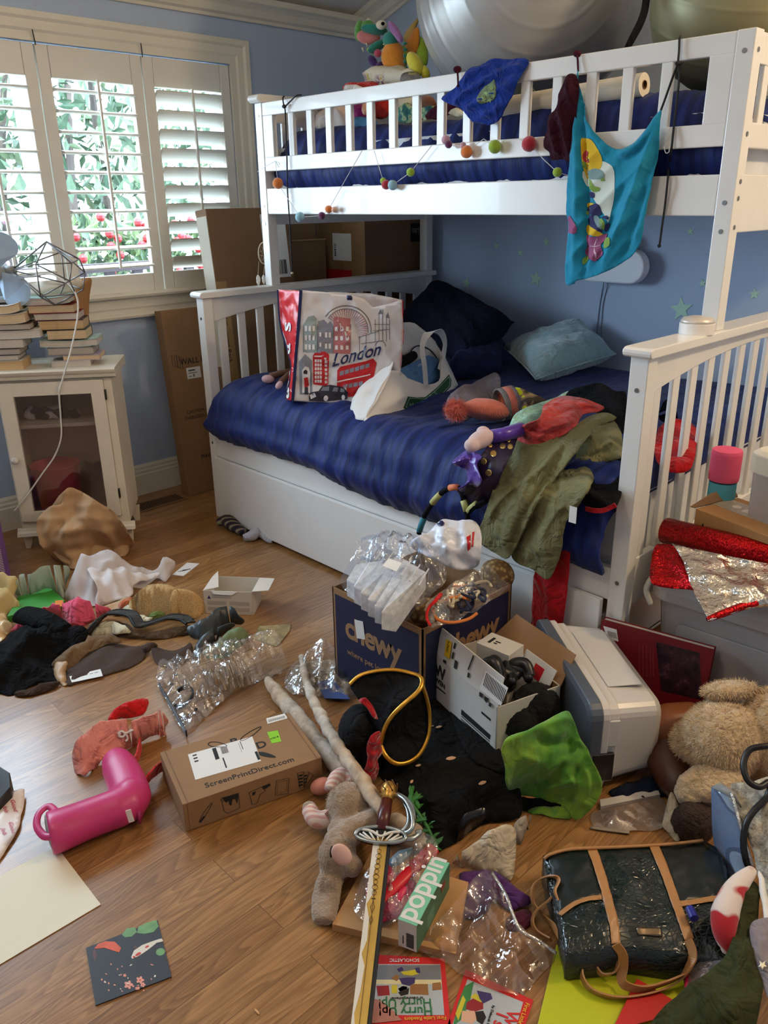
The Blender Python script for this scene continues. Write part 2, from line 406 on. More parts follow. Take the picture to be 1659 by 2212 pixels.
for i,(y,z)in enumerate(loop):
 dy=1 if i<2 else -1;dz=1 if i in(1,2)else 0
 rings.append([(XW+a,y+dy*b,z+dz*b)for a,b in cpf])
vs=[p for r in rings for p in r];k=len(cpf)
cs.add(vs,[(i*k+j,i*k+(j+1)%k,(i+1)*k+(j+1)%k,(i+1)*k+j)for i in range(3)for j in range(k)]+[tuple(range(k)),tuple(range(3*k,4*k))])
struct(cs.build('window_casing',TRIM,win,weld=False))
sp=[(0,0),(.03,.004),(.034,.014),(.028,.022),(.018,.026),(.018,.042),(.022,.05),(.022,.094),(.05,.096),(.055,.106),(.05,.116),(-.1,.116)]
struct(MB().prism(sp,WY1-WY0+.24,frame((XW,WY1+.12,.838),(1,0,0),(0,0,1))).build('window_sill',TRIM,win))
SASH=M('sash_vinyl',(235,238,240),.35,var=.02)
fr=MB()
for y in(WY1-.02,.02-.36,WY0+.02):fr.bb((XW-.13,y-.022,WZ0),(XW-.09,y+.022,WZ1))
fr.bb((XW-.13,WY0,WZ0),(XW-.09,WY1,WZ0+.04));fr.bb((XW-.13,WY0,WZ1-.04),(XW-.09,WY1,WZ1))
struct(fr.build('window_frame',SASH,win))
def glass_mat():
 t=NT('window_glass');tr=t.add('BsdfTransparent');gl=t.add('BsdfGlossy');gl.inputs['Roughness'].default_value=.02
 lw=t.add('LayerWeight',_Blend=.12);q=t.add('Math',operation='MULTIPLY',_1=.5);t.l(lw.outputs[0],q.inputs[0])
 mx=t.add('MixShader');t.l(q.outputs[0],mx.inputs[0]);t.l(tr.outputs[0],mx.inputs[1]);t.l(gl.outputs[0],mx.inputs[2]);t.l(mx.outputs[0],t.o.inputs[0]);return t.m
GLASS=glass_mat()
struct(MB().bb((XW-.112,WY0+.02,WZ0+.02),(XW-.108,WY1-.02,WZ1-.02)).build('window_pane',GLASS,win))
SHUT=M('shutter_paint',(228,225,215),.4,var=.02)
def louver(mb,y0,y1,z,tilt):
 pr=[(.043*cos(a),.0075*sin(a))for a in[2*pi*i/14 for i in range(14)]]
 mb.prism(pr,y1-y0,frame((XW-.012,y1,z),(cos(tilt),0,sin(tilt)),(-sin(tilt),0,cos(tilt))))
for i,(y0,y1,tilt,lab)in enumerate(((.156,.597,rad(42),'white plantation shutter panel beside the tall cardboard box, its louvers tipped nearly shut'),(-.298,.153,rad(-4),'white plantation shutter panel in the middle, louvers lying open on the garden'),(-.755,-.301,rad(-4),'white plantation shutter panel at the left edge above the fan and wire lamp'))):
 r=thing('plantation_shutter',lab,'window shutter',(XW-.01,y0,WZ0),'shutter panels in the window')
 f=MB()
 for a,b in(((y0,WZ0),(y0+.052,1.912)),((y1-.052,WZ0),(y1,1.912)),((y0+.05,1.795),(y1-.05,1.912)),((y0+.05,WZ0),(y1-.05,1.03))):
  f.bb((XW-.026,a[0]+.0015,a[1]+.002),(XW+.004,b[0]-.0015,b[1]))
 f.build('panel_frame',SHUT,r,bevel=.003)
 for k in range(10):
  l=MB();louver(l,y0+.052,y1-.052,1.757-k*.0766,tilt);l.build('louver',SHUT,r,smooth=False,bevel=0)
 ym=(y0+y1)/2;xx=XW+.034 if tilt<.3 else XW+.024;MB().bb((xx,ym-.005,1.06),(xx+.012,ym+.005,1.80)).build('tilt_rod',SHUT,r,bevel=.002)
HINGE=M('dark_metal',(70,66,60),.4,.8)
for y in(-.30,.155):
 tag(MB().tube([(XW+.012,y+.004,1.905),(XW+.034,y-.01,1.952)],.0022).build('picture_nail',HINGE),'thin dark nail above the %s shutter joint'%('left' if y<0 else 'right'),'nail','nails over the shutters')
vent=thing('floor_vent','brown slatted floor register set in the boards below the window','vent',(-.34,-.12,0))
VB=M('vent_wood',(132,92,56),.5);DARK=M('black_gap',(14,11,9),.9,var=0)
MB().bb((-.40,-.26,.0),(-.285,.03,.004)).build('vent_plate',VB,vent,bevel=.001)
q=MB()
for k in range(22):q.bb((-.385,-.245+k*.012,.003),(-.30,-.239+k*.012,.0047))
q.build('vent_slot',DARK,vent)
LEAF=[M('leaf_%d'%i,c,.5,var=.25,vs=30)for i,c in enumerate(((74,98,60),(98,118,72),(62,84,58),(108,122,90)))]
BARK=M('bark',(84,74,66),.9,bs=40,bst=.6,bd=.01)
def bush(name,c,r,n,mi,lab,cat,trunk=True,size=.09,flower=None,sd=0):
 R=random.Random(sd);root=thing(name,lab,cat,(c[0],c[1],0));mb=MB()
 for _ in range(n):
  while True:
   d=V([R.uniform(-1,1)for _ in range(3)])
   if .25<d.length<1:break
  p=V(c)+V((d.x*r[0],d.y*r[1],d.z*r[2]));s=size*R.uniform(.5,1.3);e=Euler([R.uniform(0,6.3)for _ in range(3)]).to_matrix().to_4x4();e.translation=p
  mb.add([(-s,0,0),(0,-s*.4,s*.1),(s,0,0),(0,s*.4,s*.1)],[(0,1,2,3)],0 if R.random()<.6 else 1,e)
 mb.build('foliage',[LEAF[mi],LEAF[(mi+1)%4]],root,weld=False)
 if trunk:
  t=MB()
  for _ in range(5):
   q=V((c[0]+R.uniform(-.3,.3)*r[0],c[1]+R.uniform(-.6,.6)*r[1],0));t.tube(catmull([q,q+V((R.uniform(-.2,.2),R.uniform(-.2,.2),c[2]*.6)),q+V((R.uniform(-.4,.4),R.uniform(-.4,.4),c[2]+r[2]*.6))]),[.05,.02],7)
  t.build('trunk',BARK,root)
 if flower:
  f=MB()
  for _ in range(40):
   p=V(c)+V((r[0]*.9,R.uniform(-1,1)*r[1],R.uniform(-.9,.9)*r[2]));f.ell(p,.03,None,8,5)
  f.build('blossom',flower,root)
RB=M('red_blossom',(150,30,30),.5);WB=M('pink_blossom',(150,110,116),.5)
bush('garden_tree',(-3.6,1.4,2.0),(.9,1.2,1.3),1500,2,'tall tree with thin stems seen through the middle shutter','tree',sd=1)
bush('garden_tree',(-3.9,-.7,2.1),(.9,.7,1.2),1000,0,'paler tree seen through the left shutter','tree',sd=2)
bush('garden_tree',(-4.2,4.1,2.1),(1.,1.2,1.4),1100,3,'light green tree seen through the slits of the right shutter','tree',sd=3)
bush('flowering_shrub',(-2.6,1.0,1.05),(.3,.7,.22),500,1,'low shrub with red flowers behind the railing','shrub',False,.06,RB,4)
bush('flowering_shrub',(-2.6,-.3,1.08),(.3,.5,.2),350,1,'low shrub with pink flowers left of the red one','shrub',False,.06,WB,5)
rl=thing('garden_railing','dark wooden deck railing outside the window','railing',(-2.0,.6,0));RW=M('railing_wood',(54,38,34),.7)
MB().bb((-2.05,-1.6,.93),(-1.97,3.4,.98)).build('top_rail',RW,rl);MB().bb((-2.03,-1.6,.1),(-1.99,3.4,.16)).build('bottom_rail',RW,rl)
for k in range(26):MB().bb((-2.03,-1.5+k*.19,.16),(-1.99,-1.44+k*.19,.93)).build('baluster',RW,rl)
struct(MB().bb((-14,-12,-.1),(XW-.16,14,-.02)).build('ground',M('paving',(120,118,112),.9)))
W=bpy.data.worlds.new('sky');S.world=W;W.use_nodes=True
bg=W.node_tree.nodes['Background'];bg.inputs[0].default_value=(.62,.81,1,1);bg.inputs[1].default_value=19.
def light(typ,name,loc,e,col,**k):
 l=bpy.data.lights.new(name,typ);l.energy=e;l.color=col
 for a,v in k.items():setattr(l,a,v)
 o=bpy.data.objects.new(name,l);COL.objects.link(o);o.location=loc;return o
pt=light('AREA','window_portal',(XW-.16,(WY0+WY1)/2,(WZ0+WZ1)/2),1,(1,1,1),shape='RECTANGLE',size=WZ1-WZ0,size_y=WY1-WY0)
pt.rotation_euler=(0,rad(-90),0);pt.data.cycles.is_portal=True
sun=light('SUN','sun',(-3,0,8),6,(1,.95,.88),angle=.02);sun.rotation_euler=V((-.45,.35,-1)).to_track_quat('-Z','Y').to_euler()
light('POINT','ceiling_lamp',(3.45,.55,2.35),75,(1.,.72,.42),shadow_soft_size=.09)
light('POINT','room_lamp',(1.7,-1.9,2.75),24,(1.,.86,.68),shadow_soft_size=.16)
S.view_settings.view_transform='Standard';S.view_settings.look='None';S.view_settings.gamma=1;S.view_settings.use_curve_mapping=False
S.view_settings.exposure=0
S.cycles.use_denoising=True;S.cycles.max_bounces=10;S.cycles.diffuse_bounces=5;S.cycles.glossy_bounces=4;S.cycles.transparent_max_bounces=24
S.cycles.sample_clamp_indirect=6;S.cycles.caustics_reflective=False;S.cycles.caustics_refractive=False
bed=thing('bunk_bed','white wooden bunk bed with slatted ends, narrow bunk over a wide one','bunk bed',(1,.7,0))
BW,BL=1.379,2.03
def part(name,*bbs,**k):
 mb=MB()
 for a,b in bbs:mb.bb(a,b)
 return mb.build(name,WHITE,bed,bevel=k.get('bevel',.003))
SCREW=M('screw',(150,150,148),.35,.9)
def screws(par,pts,n):
 for p in pts:
  mb=MB();f=frame(p,V(n).orthogonal(),V(n).cross(V(n).orthogonal()));mb.prism(disc(0,0,.006,14),.0015,f);mb.prism(disc(0,0,.0028,6),.0003,f@T(0,0,.0015))
  mb.build('bolt',SCREW,par)
for x in(0,BL-.05):
 for y in(0,BW-.046):
  p=part('post',((x,y,0),(x+.05,y+.046,.9615)))
  if y==0:screws(p,[(x+.025,y-.0001,z)for z in(.88,.35)],(0,-1,0))
for x in(0,BL-.05):
 pr=[(-.016+.0,.004),(-.012,0)];c=MB()
 sec=[(y,z)for y,z in[(-.018,.006),(-.02,.0127),(-.018,.0195),(-.011,.0245),(-.004,.0255),(BW+.004,.0255),(BW+.011,.0245),(BW+.018,.0195),(BW+.02,.0127),(BW+.018,.006),(BW+.011,.001),(-.011,.001)]]
 c.prism(sec,.078,frame((x-.014,0,.9615),(0,1,0),(0,0,1)));c.build('end_cap',WHITE,bed,bevel=.003)
 xa=x+.014;ar=[(.04,.9615),(BW-.04,.9615)]+[(y,.862+.062*(1-((y-BW/2)/(BW/2-.046))**2))for y in np.linspace(BW-.046,.046,21)]
 MB().prism(ar,.022,frame((xa,0,0),(0,1,0),(0,0,1))).build('arched_rail',WHITE,bed,bevel=.002)
 part('end_rail',((xa,.04,.26),(xa+.022,BW-.04,.404)))
 for k in range(13):
  y=.098+k*.0986;s=part('slat',((xa+.004,y-.019,.40),(xa+.018,y+.019,.93)),bevel=.004)
part('side_rail',((.05,.004,.289),(BL-.05,.026,.3855)));part('side_rail',((.05,BW-.03,.289),(BL-.05,BW-.008,.3855)))
part('slat_base',((.05,.03,.30),(BL-.05,BW-.03,.32)))
UY0,UY1=.353,BW;UX0,UX1=.0022,2.029
for x in(UX0,UX1-.047):
 for y in(UY0,UY1-.046):
  p=part('upper_post',((x,y,.987),(x+.047,y+.046,1.70)))
  if y==UY0:
   screws(p,[(x+.0235,y-.0001,z)for z in(1.653,1.31,1.24)],(0,-1,0))
   if x>1:screws(p,[(x+.0471,y+.023,z)for z in(1.655,1.47,1.36,1.32,1.25)],(1,0,0))
 xa=x+.014
 part('upper_end_rail',((xa,UY0+.04,1.63),(xa+.02,UY1-.04,1.70)));part('upper_end_rail',((xa,UY0+.04,1.44),(xa+.02,UY1-.04,1.50)))
 part('upper_end_rail',((xa,UY0+.04,1.235),(xa+.02,UY1-.04,1.378)))
 for k in range(8):
  y=UY0+.13+k*.108;part('upper_slat',((xa+.003,y-.017,1.49),(xa+.017,y+.017,1.64)))
sec=[(UY0-.022,.008),(UY0-.025,.016),(UY0-.02,.026),(UY0-.01,.03),(UY1+.01,.03),(UY1+.016,.026),(UY1+.02,.016),(UY1+.016,.004),(UY1+.01,0),(UY0-.012,0)]
MB().prism(sec,.07,frame((UX0-.014,0,1.70),(0,1,0),(0,0,1))).build('end_cap',WHITE,bed,bevel=.004)
gx0,gx1=UX0+.0475,UX1-.0475
for y in(UY0+.002,UY1-.024):
 part('guard_rail',((gx0,y,1.6498),(gx1,y+.022,1.699)));part('guard_rail',((gx0,y,1.4438),(gx1,y+.022,1.4974)))
 part('guard_stile',((gx0,y,1.495),(.114,y+.022,1.652)));part('guard_stile',((1.918,y,1.495),(gx1,y+.022,1.652)))
 for k in range(15):
  x=.114+(k+1)*1.804/16;part('guard_slat',((x-.0165,y+.003,1.495),(x+.0165,y+.019,1.652)))
 part('bed_rail',((gx0,y,1.278),(gx1,y+.022,1.378)))
part('upper_slat_base',((gx0,UY0+.03,1.29),(gx1,UY1-.03,1.31)))
dr=thing('trundle_drawer','white trundle drawer with a plain front under the lower bunk','drawer',(1,.3,0))
MB().bb((.059,-.02,.016),(1.9705,-.002,.2943)).build('drawer_front',WHITE,dr,bevel=.0025)
q=MB();q.bb((.09,-.002,.03),(1.94,1.0,.045));q.bb((.09,0,.04),(.105,1.,.2));q.bb((1.925,0,.04),(1.94,1.,.2));q.bb((.09,.985,.04),(1.94,1.,.2));q.build('drawer_box',WHITE,dr)
for x in(.2,1.8):MB().prism(disc(0,0,.0145,14),.02,frame((x-.01,.1,.0146),(0,1,0),(0,0,1))).build('caster',DARK,dr)
def navy():
 t=NT('navy_stripe');co=t.coord();wv=t.add('TexWave',wave_type='BANDS',bands_direction='X',_Scale=9.,_Distortion=.6,_Detail=1.);t.l(co,wv.inputs[0])
 n=t.noise(co,5,3);a=t.ramp(wv.outputs[1],[(.35,lin((12,26,78))),(.65,lin((20,42,112)))])
 t.b.inputs['Specular IOR Level'].default_value=.25;t.set(Base_Color=t.mix(.5,a,t.ramp(n,[(.3,lin((12,24,70))),(.7,lin((22,44,114)))])),Roughness=.6,Sheen_Weight=.06)
 b=t.bump(t.noise(t.coord((22,5,5)),1,3),.5,.012);t.bump(t.noise(co,60,3),.3,.003,b);return t.m
NAVY=navy()
def comforter(name,x0,x1,y0,y1,ztop,zb,lab,sag,rx,ry,hem,seed,amp):
 """quilt over a mattress: superelliptic cushion with cross-section rolled over the front edge, hem height hem(x)"""
 nx,nv=150,90;mb=MB();vs=[]
 for i in range(nx+1):
  u=i/nx;x=x0+(x1-x0)*u;e=min(u,1-u)*(x1-x0);ed=sqrt(max(0,1-(1-min(e/rx,1))**2))
  h=hem(x);zt=ztop+sag(x)
  L1=y1-y0-ry;L2=ry*pi/2;L3=max(.01,zt-ry-h);L=L1+L2+L3
  for j in range(nv+1):
   s=L*j/nv
   if s<L1:y,z,nn=y1-s,zt,V((0,0,1))
   elif s<L1+L2:a=(s-L1)/ry;y,z,nn=y0+ry-ry*sin(a),zt-ry+ry*cos(a),V((0,-sin(a),cos(a)))
   else:y,z,nn=y0,zt-ry-(s-L1-L2),V((0,-1,0))
   bulge=.0
   if s>L1+L2:q=(s-L1-L2)/L3;bulge=.03*sin(pi*min(1,q*1.05))-.02*q
   zz=zb+(z-zb)*(.55+.45*ed)if z>zb else z
   p=V((x,y,zz))+nn*bulge
   w1=noise.noise(V((x*9+.8*s,s*2.2,seed)));w2=noise.noise(V((x*22,s*5,seed+3)));w3=noise.noise(V((x*3,s*3,seed+7)))
   fr_=min(1,max(0,(s-L1*.55)/(L-L1*.55)))
   w4=noise.noise(V((x*30+2*w3,s*8,seed+11)));w5=noise.noise(V((x*14+s*9,s*12-x*5,seed+17)))
   p+=nn*(amp*(1-2*abs(w1))*(.3+.9*fr_)+amp*.3*w2*(.4+fr_)+amp*1.1*w3+amp*.9*(.35-abs(w4))*(.3+1.3*fr_)+amp*.5*(.4-abs(w5)))
   p.y-=.0
   vs.append(p)
 fs=[(i*(nv+1)+j,i*(nv+1)+j+1,(i+1)*(nv+1)+j+1,(i+1)*(nv+1)+j)for i in range(nx)for j in range(nv)]
 mb.add(vs,fs);o=mb.build(name,NAVY,None,smooth=True,solid=.012,weld='keep');return tag(o,lab,'comforter')
lowhem=lambda x:float(np.interp(x,[.06,.12,.5,.75,.9,1.1,1.3,1.6,1.97],[.40,.386,.392,.40,.372,.352,.352,.372,.37]))
comforter('comforter',.07,1.972,-.035,1.36,.625,.45,'dark navy striped comforter rumpled over the wide lower bunk',lambda x:.01*sin(x*4),.11,.13,lowhem,3,.011)
MB().bb((.06,.03,.325),(1.97,1.34,.56)).build('mattress',M('mattress_tick',(220,222,226),.8))
tag(bpy.data.objects['mattress'],'pale mattress under the navy comforter of the lower bunk','mattress')
comforter('comforter',.055,1.975,.408,1.34,1.585,1.42,'navy striped comforter behind the guard rail of the upper bunk',lambda x:.012*sin(x*5),.10,.09,lambda x:1.36,11,.007)
o=MB().bb((.06,.41,1.312),(1.97,1.33,1.53)).build('mattress',M('mattress_tick','dddddd'));tag(o,'pale mattress under the comforter of the upper bunk','mattress')
CB1=CARD('cardboard',(148,112,76));CB2=CARD('cardboard_dark',(124,92,62));CB3=CARD('cardboard_light',(172,136,94))
INK=M('black_ink',(28,25,24),.7,var=0);PAPERW=M('white_paper',(228,226,222),.7,var=.03);INKG=M('grey_ink',(92,90,92),.7,var=0)
BLACK=M('black_plastic',(22,22,24),.4,var=.05);STEEL=M('brushed_steel',(180,182,186),.3,1)
CORD=M('white_cord',(222,218,208),.5,var=.02)
cl,cr=A(57,1185),A(288,1168);CF_,cw=stand(cl,cr)
cab=thing('display_cabinet','small white cabinet with a glass door, books stacked on top','cabinet',cl)
CABW=M('cabinet_paint',(226,218,200),.45,var=.05)
def cp_(name,*bbs,mat=None,bevel=.003,par=None):
 mb=MB()
 for a,b in bbs:mb.bb(a,b,CF_)
 return mb.build(name,mat or CABW,par or cab,bevel=bevel)
cd=.27;ch=.735
pr=[(-.02,0),(-.012,0),(-.014,.012),(-.02,.02),(-.024,.03),(-.02,.036),(cd,.036),(cd,0)]
mb=MB();mb.prism([(y,z)for y,z in pr],cw+.04,CF_@frame((-.02,0,.70),(0,1,0),(0,0,1)));mb.build('cabinet_top',CABW,cab)
cp_('side_panel',((0,0,.09),(.016,cd,.70)));cp_('side_panel',((cw-.016,0,.09),(cw,cd,.70)));cp_('back_panel',((.016,cd-.01,.09),(cw-.016,cd,.70)))
cp_('bottom_panel',((.016,.01,.10),(cw-.016,cd-.01,.118)));cp_('shelf',((.017,.02,.50),(cw-.017,cd-.012,.515)))
cp_('face_frame',((0,-.004,.09),(.03,.012,.70)),((cw-.03,-.004,.09),(cw,.012,.70)),((.03,-.004,.685),(cw-.03,.012,.70)),((.03,-.004,.09),(cw-.03,.012,.12)))
mb=MB();mb.prism([(0,.062),(-.026,.062),(-.022,.075),(-.012,.08),(-.006,.092),(.0,.092)],cw+.036,CF_@frame((-.018,0,0),(0,1,0),(0,0,1)));mb.build('base_moulding',CABW,cab)
for x,s in((0,1),(cw,-1)):
 for y in(0,cd-.035):
  mb=MB();mb.add([(x,y,0),(x+s*.018,y,0),(x+s*.018,y+.02,0),(x,y+.02,0),(x-s*.004,y-.006,.066),(x+s*.04,y-.006,.066),(x+s*.04,y+.03,.066),(x-s*.004,y+.03,.066)],[(3,2,1,0),(4,5,6,7),(0,1,5,4),(1,2,6,5),(2,3,7,6),(3,0,4,7)],0,CF_);mb.build('leg',CABW,cab)
door=MB()
for a,b in(((.008,.124),(.06,.69)),((.348,.124),(.398,.69)),((.06,.638),(.348,.69)),((.06,.124),(.348,.165))):door.bb((a[0],-.018,a[1]),(b[0],-.003,b[1]),CF_)
door=door.build('door',CABW,cab,bevel=.002)
gt=NT('cabinet_glass');tr=gt.add('BsdfTransparent');tr.inputs[0].default_value=(.80,.78,.80,1);gl=gt.add('BsdfGlossy');gl.inputs['Roughness'].default_value=.04
mx=gt.add('MixShader',_0=.10);gt.l(tr.outputs[0],mx.inputs[1]);gt.l(gl.outputs[0],mx.inputs[2]);gt.l(mx.outputs[0],gt.o.inputs[0])
cp_('door_glass',((.058,-.010,.163),(.350,-.007,.64)),mat=gt.m,bevel=0,par=door)
kn=MB();kn.lathe([(0,.03),(.010,.029),(.015,.022),(.014,.014),(.007,.008),(.009,0),(0,0)],CF_@frame((.03,-.018,.39),(1,0,0),(0,0,1)),18);kn.build('knob',M('china_knob',(210,205,196),.2,var=.5,vs=60),door,smooth=True)
for z in(.61,.20):cp_('hinge',((.399,-.019,z),(.405,-.006,z+.04)),mat=HINGE,bevel=.001,par=door)
def CL(x,y,z):return CF_@V((x,y,z))
PINKB=M('pink_bucket',(250,90,128),.35,var=.05,spec=.4)
b=thing('waste_bin','pink plastic bin with an embossed smile inside the glass cabinet','bin',CL(.13,.14,.118))
mb=MB();mb.lathe([(.0,0),(.078,0),(.098,.20),(.102,.203),(.094,.203),(.074,.008),(0,.008)],Matrix.Translation(CL(.135,.13,.1185)),32);mb.build('bin_body',PINKB,b,smooth=True)
mb=MB();fo=CF_@frame((.135,.13-.095,.25),(1,0,0),(0,0,1))
mb.tube([fo@V((.028*cos(a),.028*sin(a)+.0,-.002+.010*(1-cos(.3*cos(a)))))for a in np.linspace(pi*1.12,pi*1.88,14)],.002,6);mb.ell(fo@V((-.015,.015,-.002)),.004);mb.ell(fo@V((.015,.015,-.002)),.004)
mb.build('smile',M('pink_dark',(186,40,76),.4),b,smooth=True)
st=thing('stuffed_toy','small black and white stuffed toy lying on the cabinet shelf','toy',CL(.16,.12,.515))
mb=MB()
for x,r in((.09,.03),(.14,.028),(.19,.03),(.25,.02)):mb.ell(CL(x,.1,.515+r),(r*1.3,r,r),CF_,14,8)
CW_=NT('cow_plush');n_=CW_.noise(CW_.coord(),18,1);CW_.set(Base_Color=CW_.ramp(n_,[(.48,(.02,.02,.02)),(.52,(.75,.75,.75))]),Roughness=.95)
mb.build('toy_body',CW_.m,st,smooth=True,remesh=.006)
def book(fr,w,d,h,cover,page,lab,group,curl=0,name='paperback_book'):
 """w along the visible fore edge, d deep, lying flat; covers overhang the pages slightly"""
 r=thing(name,lab,'book',fr@V((w/2,d/2,0)),group)
 def bend(mb,n=10):
  if not curl:return mb
  for i,p in enumerate(mb.v):
   q=fr.inverted()@p;q.z+=curl*((q.x/w-.5)**2*4-.3);mb.v[i]=fr@q
  return mb
 def slab(a,b,n=10):
  m=MB()
  for i in range(n):m.bb((a[0]+(b[0]-a[0])*i/n,a[1],a[2]),(a[0]+(b[0]-a[0])*(i+1)/n,b[1],b[2]),fr)
  bend(m);b_={}
  return m
 c=.0014 if cover else 0
 nn=8 if curl else 1
 slab((.002,.003,c),(w-.002,d-.002,h-c),nn).build('page_block',page,r)
 m=slab((0,0,0),(w,d,c),nn);m2=slab((0,0,h-c),(w,d,h),nn);m3=slab((0,d-.0015,0),(w,d+.0005,h),nn)
 for q in(m2,m3):m.add(q.v,q.f)
 m.build('cover',cover,r);return r
def pages(name,c):
 if name in MATS:return MATS[name]
 t=NT(name);w=t.noise(t.coord((3,3,900)),1,2);c=lin(c);t.set(Base_Color=t.ramp(w,[(.3,tuple(x*.78 for x in c[:3])+(1,)),(.65,c)]),Roughness=.85);MATS[name]=t.m;return t.m
PG=[pages('pages_cream',(226,200,160)),pages('pages_white',(214,205,192)),pages('pages_tan',(214,180,132)),pages('pages_grey',(188,178,166))]
CVR=[M('cover_white',(214,208,200),.4),M('cover_black',(30,28,30),.4),M('cover_red',(130,30,34),.4),M('cover_grey',(110,108,106),.4),M('cover_teal',(150,186,180),.35,var=.35,vs=25),M('cover_lilac',(180,168,190),.4),M('cover_brown',(96,70,52),.4)]
nb=(CF_.to_3x3()@V((0,1,0)))
def on_cab(pl,pr,z,back):
 o=CL(0,back,z);a=AN(pl[0],pl[1],o,nb);b=AN(pr[0],pr[1],o,nb);return a,b
rs=[((111,796),(197,789),.022,0,1,0,'white paperback at the very bottom of the right-hand book stack'),((137,785),(216,776),.020,5,0,0,'thin peach-edged paperback second from the bottom of the right-hand stack'),((106,779),(203,768),.030,3,3,0,'thick grey-edged paperback third from the bottom of the right-hand stack'),((88,765),(212,752),.026,4,1,.006,'warped pale paperback sticking out widest in the right-hand stack'),((104,744),(188,732),.037,1,0,0,'thick cream-edged paperback below the middle of the right-hand stack'),((87,724),(181,709),.036,1,2,0,'tan-edged paperback with a dark cover in the middle of the right-hand stack'),((76,701),(170,688),.026,2,5%4,0,'lilac-grey-edged paperback with a dark red cover in the right-hand stack'),((62,683),(160,668),.030,2,0,0,'cream-edged paperback second from the top of the right-hand stack'),((34,674),(150,650),.028,4,1,.010,'large pale teal paperback on top of the right-hand stack under the wire lamp')]
z=.7365
for i,(a,b,h,c,p,cu,lab)in enumerate(rs):
 o=CL(0,.035+.004*i,z);pa,pb=AN(a[0],a[1],o,nb),AN(b[0],b[1],o,nb);pa.z=pb.z=z
 f,w=stand(pa,pb);f.translation.z=z;book(f,w,.135 if i<8 else .16,h,CVR[c],PG[p],lab,'books in the right-hand stack',cu);z+=h+.0005+(cu*.3)
ls=[((-40,818),(53,808),.038,0,2,0,'thick tan book with a rounded spine at the bottom of the left-hand stack'),((-40,797),(42,790),.020,3,1,0,'thin white-edged book second from the bottom of the left-hand stack'),((-40,784),(46,776),.024,1,3,0,'grey-edged book with a dark cover third from the bottom of the left-hand stack'),((-40,768),(53,758),.034,3,1,0,'double-banded grey-edged book below the middle of the left-hand stack'),((-30,748),(88,729),.030,0,1,.004,'wide white paperback jutting out to the right of the left-hand stack'),((-30,727),(66,712),.022,6,3,0,'slim brown-covered book above the wide one in the left-hand stack'),((-30,715),(57,698),.036,0,0,.008,'curled cream paperback near the top of the left-hand stack'),((-30,690),(44,676),.030,0,0,.012,'curled cream paperback on top of the left-hand stack')]
z=.7365
for i,(a,b,h,c,p,cu,lab)in enumerate(ls):
 o=CL(0,-.0+.003*i,z);pa,pb=AN(a[0],a[1],o,nb),AN(b[0],b[1],o,nb);pa.z=pb.z=z
 f,w=stand(pa,pb);f.translation.z=z;book(f,w,.13,h,CVR[c],PG[p],lab,'books in the left-hand stack',cu);z+=h+.0005+cu*.4
LB=z
o=CL(0,.20,.74);pts=[AN(px,py,o,nb)for px,py in((196,600),(193,640),(184,720),(120,745),(110,690),(118,640),(150,612))]
tag(sheet('paper_bag',pts,M('kraft_tan',(168,122,74),.75),None,-nb,.015,.03,.06,[(.006,.09,.4,.5)],th=.001),'tan paper bag standing behind the right-hand book stack','paper bag')
o=CL(0,.13,1.0);mz=1.005
tag(sheet('plastic_mailer',[AN(px,py,CL(0,.17,1),nb)for px,py in((40,628),(80,610),(110,606),(140,604),(172,600),(178,618),(150,632),(110,645),(60,652))],M('milky_plastic',(222,210,190),.3),None,-nb,.012,.02,.06,[(.01,.05,1.,.6)],noise_amp=.008),'crumpled milky plastic mailer lying on the book stacks behind the lamp','plastic bag')
WIRE=M('lamp_wire',(120,116,116),.4,.4)
o=CL(0,.09,1.03);P0=AN(18,583,o,nb);P1=AN(172,598,CL(0,.02,1.03),nb);ax=(P1-P0).normalized();L=(P1-P0).length
lamp=thing('cage_lamp','lamp with a faceted wire cage shade lying on its side on the books','lamp',P0)
e1=ax.orthogonal().normalized();e1=(V((0,0,1))-ax*ax.z).normalized();e2=ax.cross(e1)
rA=[P0+ax*L*.60+(e1*cos(a)+e2*sin(a))*.118 for a in[2*pi*k/6+.15 for k in range(6)]]
rB=[P0+ax*L*.97+(e1*cos(a)+e2*sin(a))*.066 for a in[2*pi*k/6+.15+pi/6 for k in range(6)]]
mb=MB()
for k in range(6):
 for a,b in((P0+ax*.012+(rA[k]-P0).normalized()*.012,rA[k]),(rA[k],rA[(k+1)%6]),(rA[k],rB[k]),(rA[(k+1)%6],rB[k]),(rB[k],rB[(k+1)%6])):mb.tube([a,b],.0027,6)
mb.build('wire_shade',WIRE,lamp,smooth=True)
MB().tube([P0-ax*.02,P0+ax*.025],[.013,.017],14).build('socket',M('lamp_socket',(150,148,142),.4),lamp,smooth=True)
MB().tube([P0-ax*.02,P0-ax*.16],.008,10).build('stem',M('lamp_stem',(172,168,158),.4),lamp,smooth=True)
cpts=[AN(px,py,CL(0,d,0),nb)for px,py,d in((22,590,.08),(60,598,.06),(110,592,.03),(150,616,.0),(167,645,-.012),(168,680,-.02),(163,712,-.025),(156,745,-.03),(147,780,-.03),(135,820,-.032),(128,850,-.03),(131,900,-.024),(132,945,-.022),(118,985,-.022),(88,1028,-.024),(55,1075,-.03),(30,1105,-.02))]
MB().tube(catmull(cpts,8),.0032,8).build('power_cord',CORD,lamp,smooth=True)
fan=thing('desk_fan','desk fan with pale bluish blades at the left edge above the books','fan',CL(-.02,.06,1.0))
BLD=M('fan_blade',(176,204,232),.25,var=.03);o=CL(0,.055,1.03);fc=AN(-14,588,o,nb)
ff=frame(fc,CF_.to_3x3()@V((1,0,0)),V((0,0,1)))
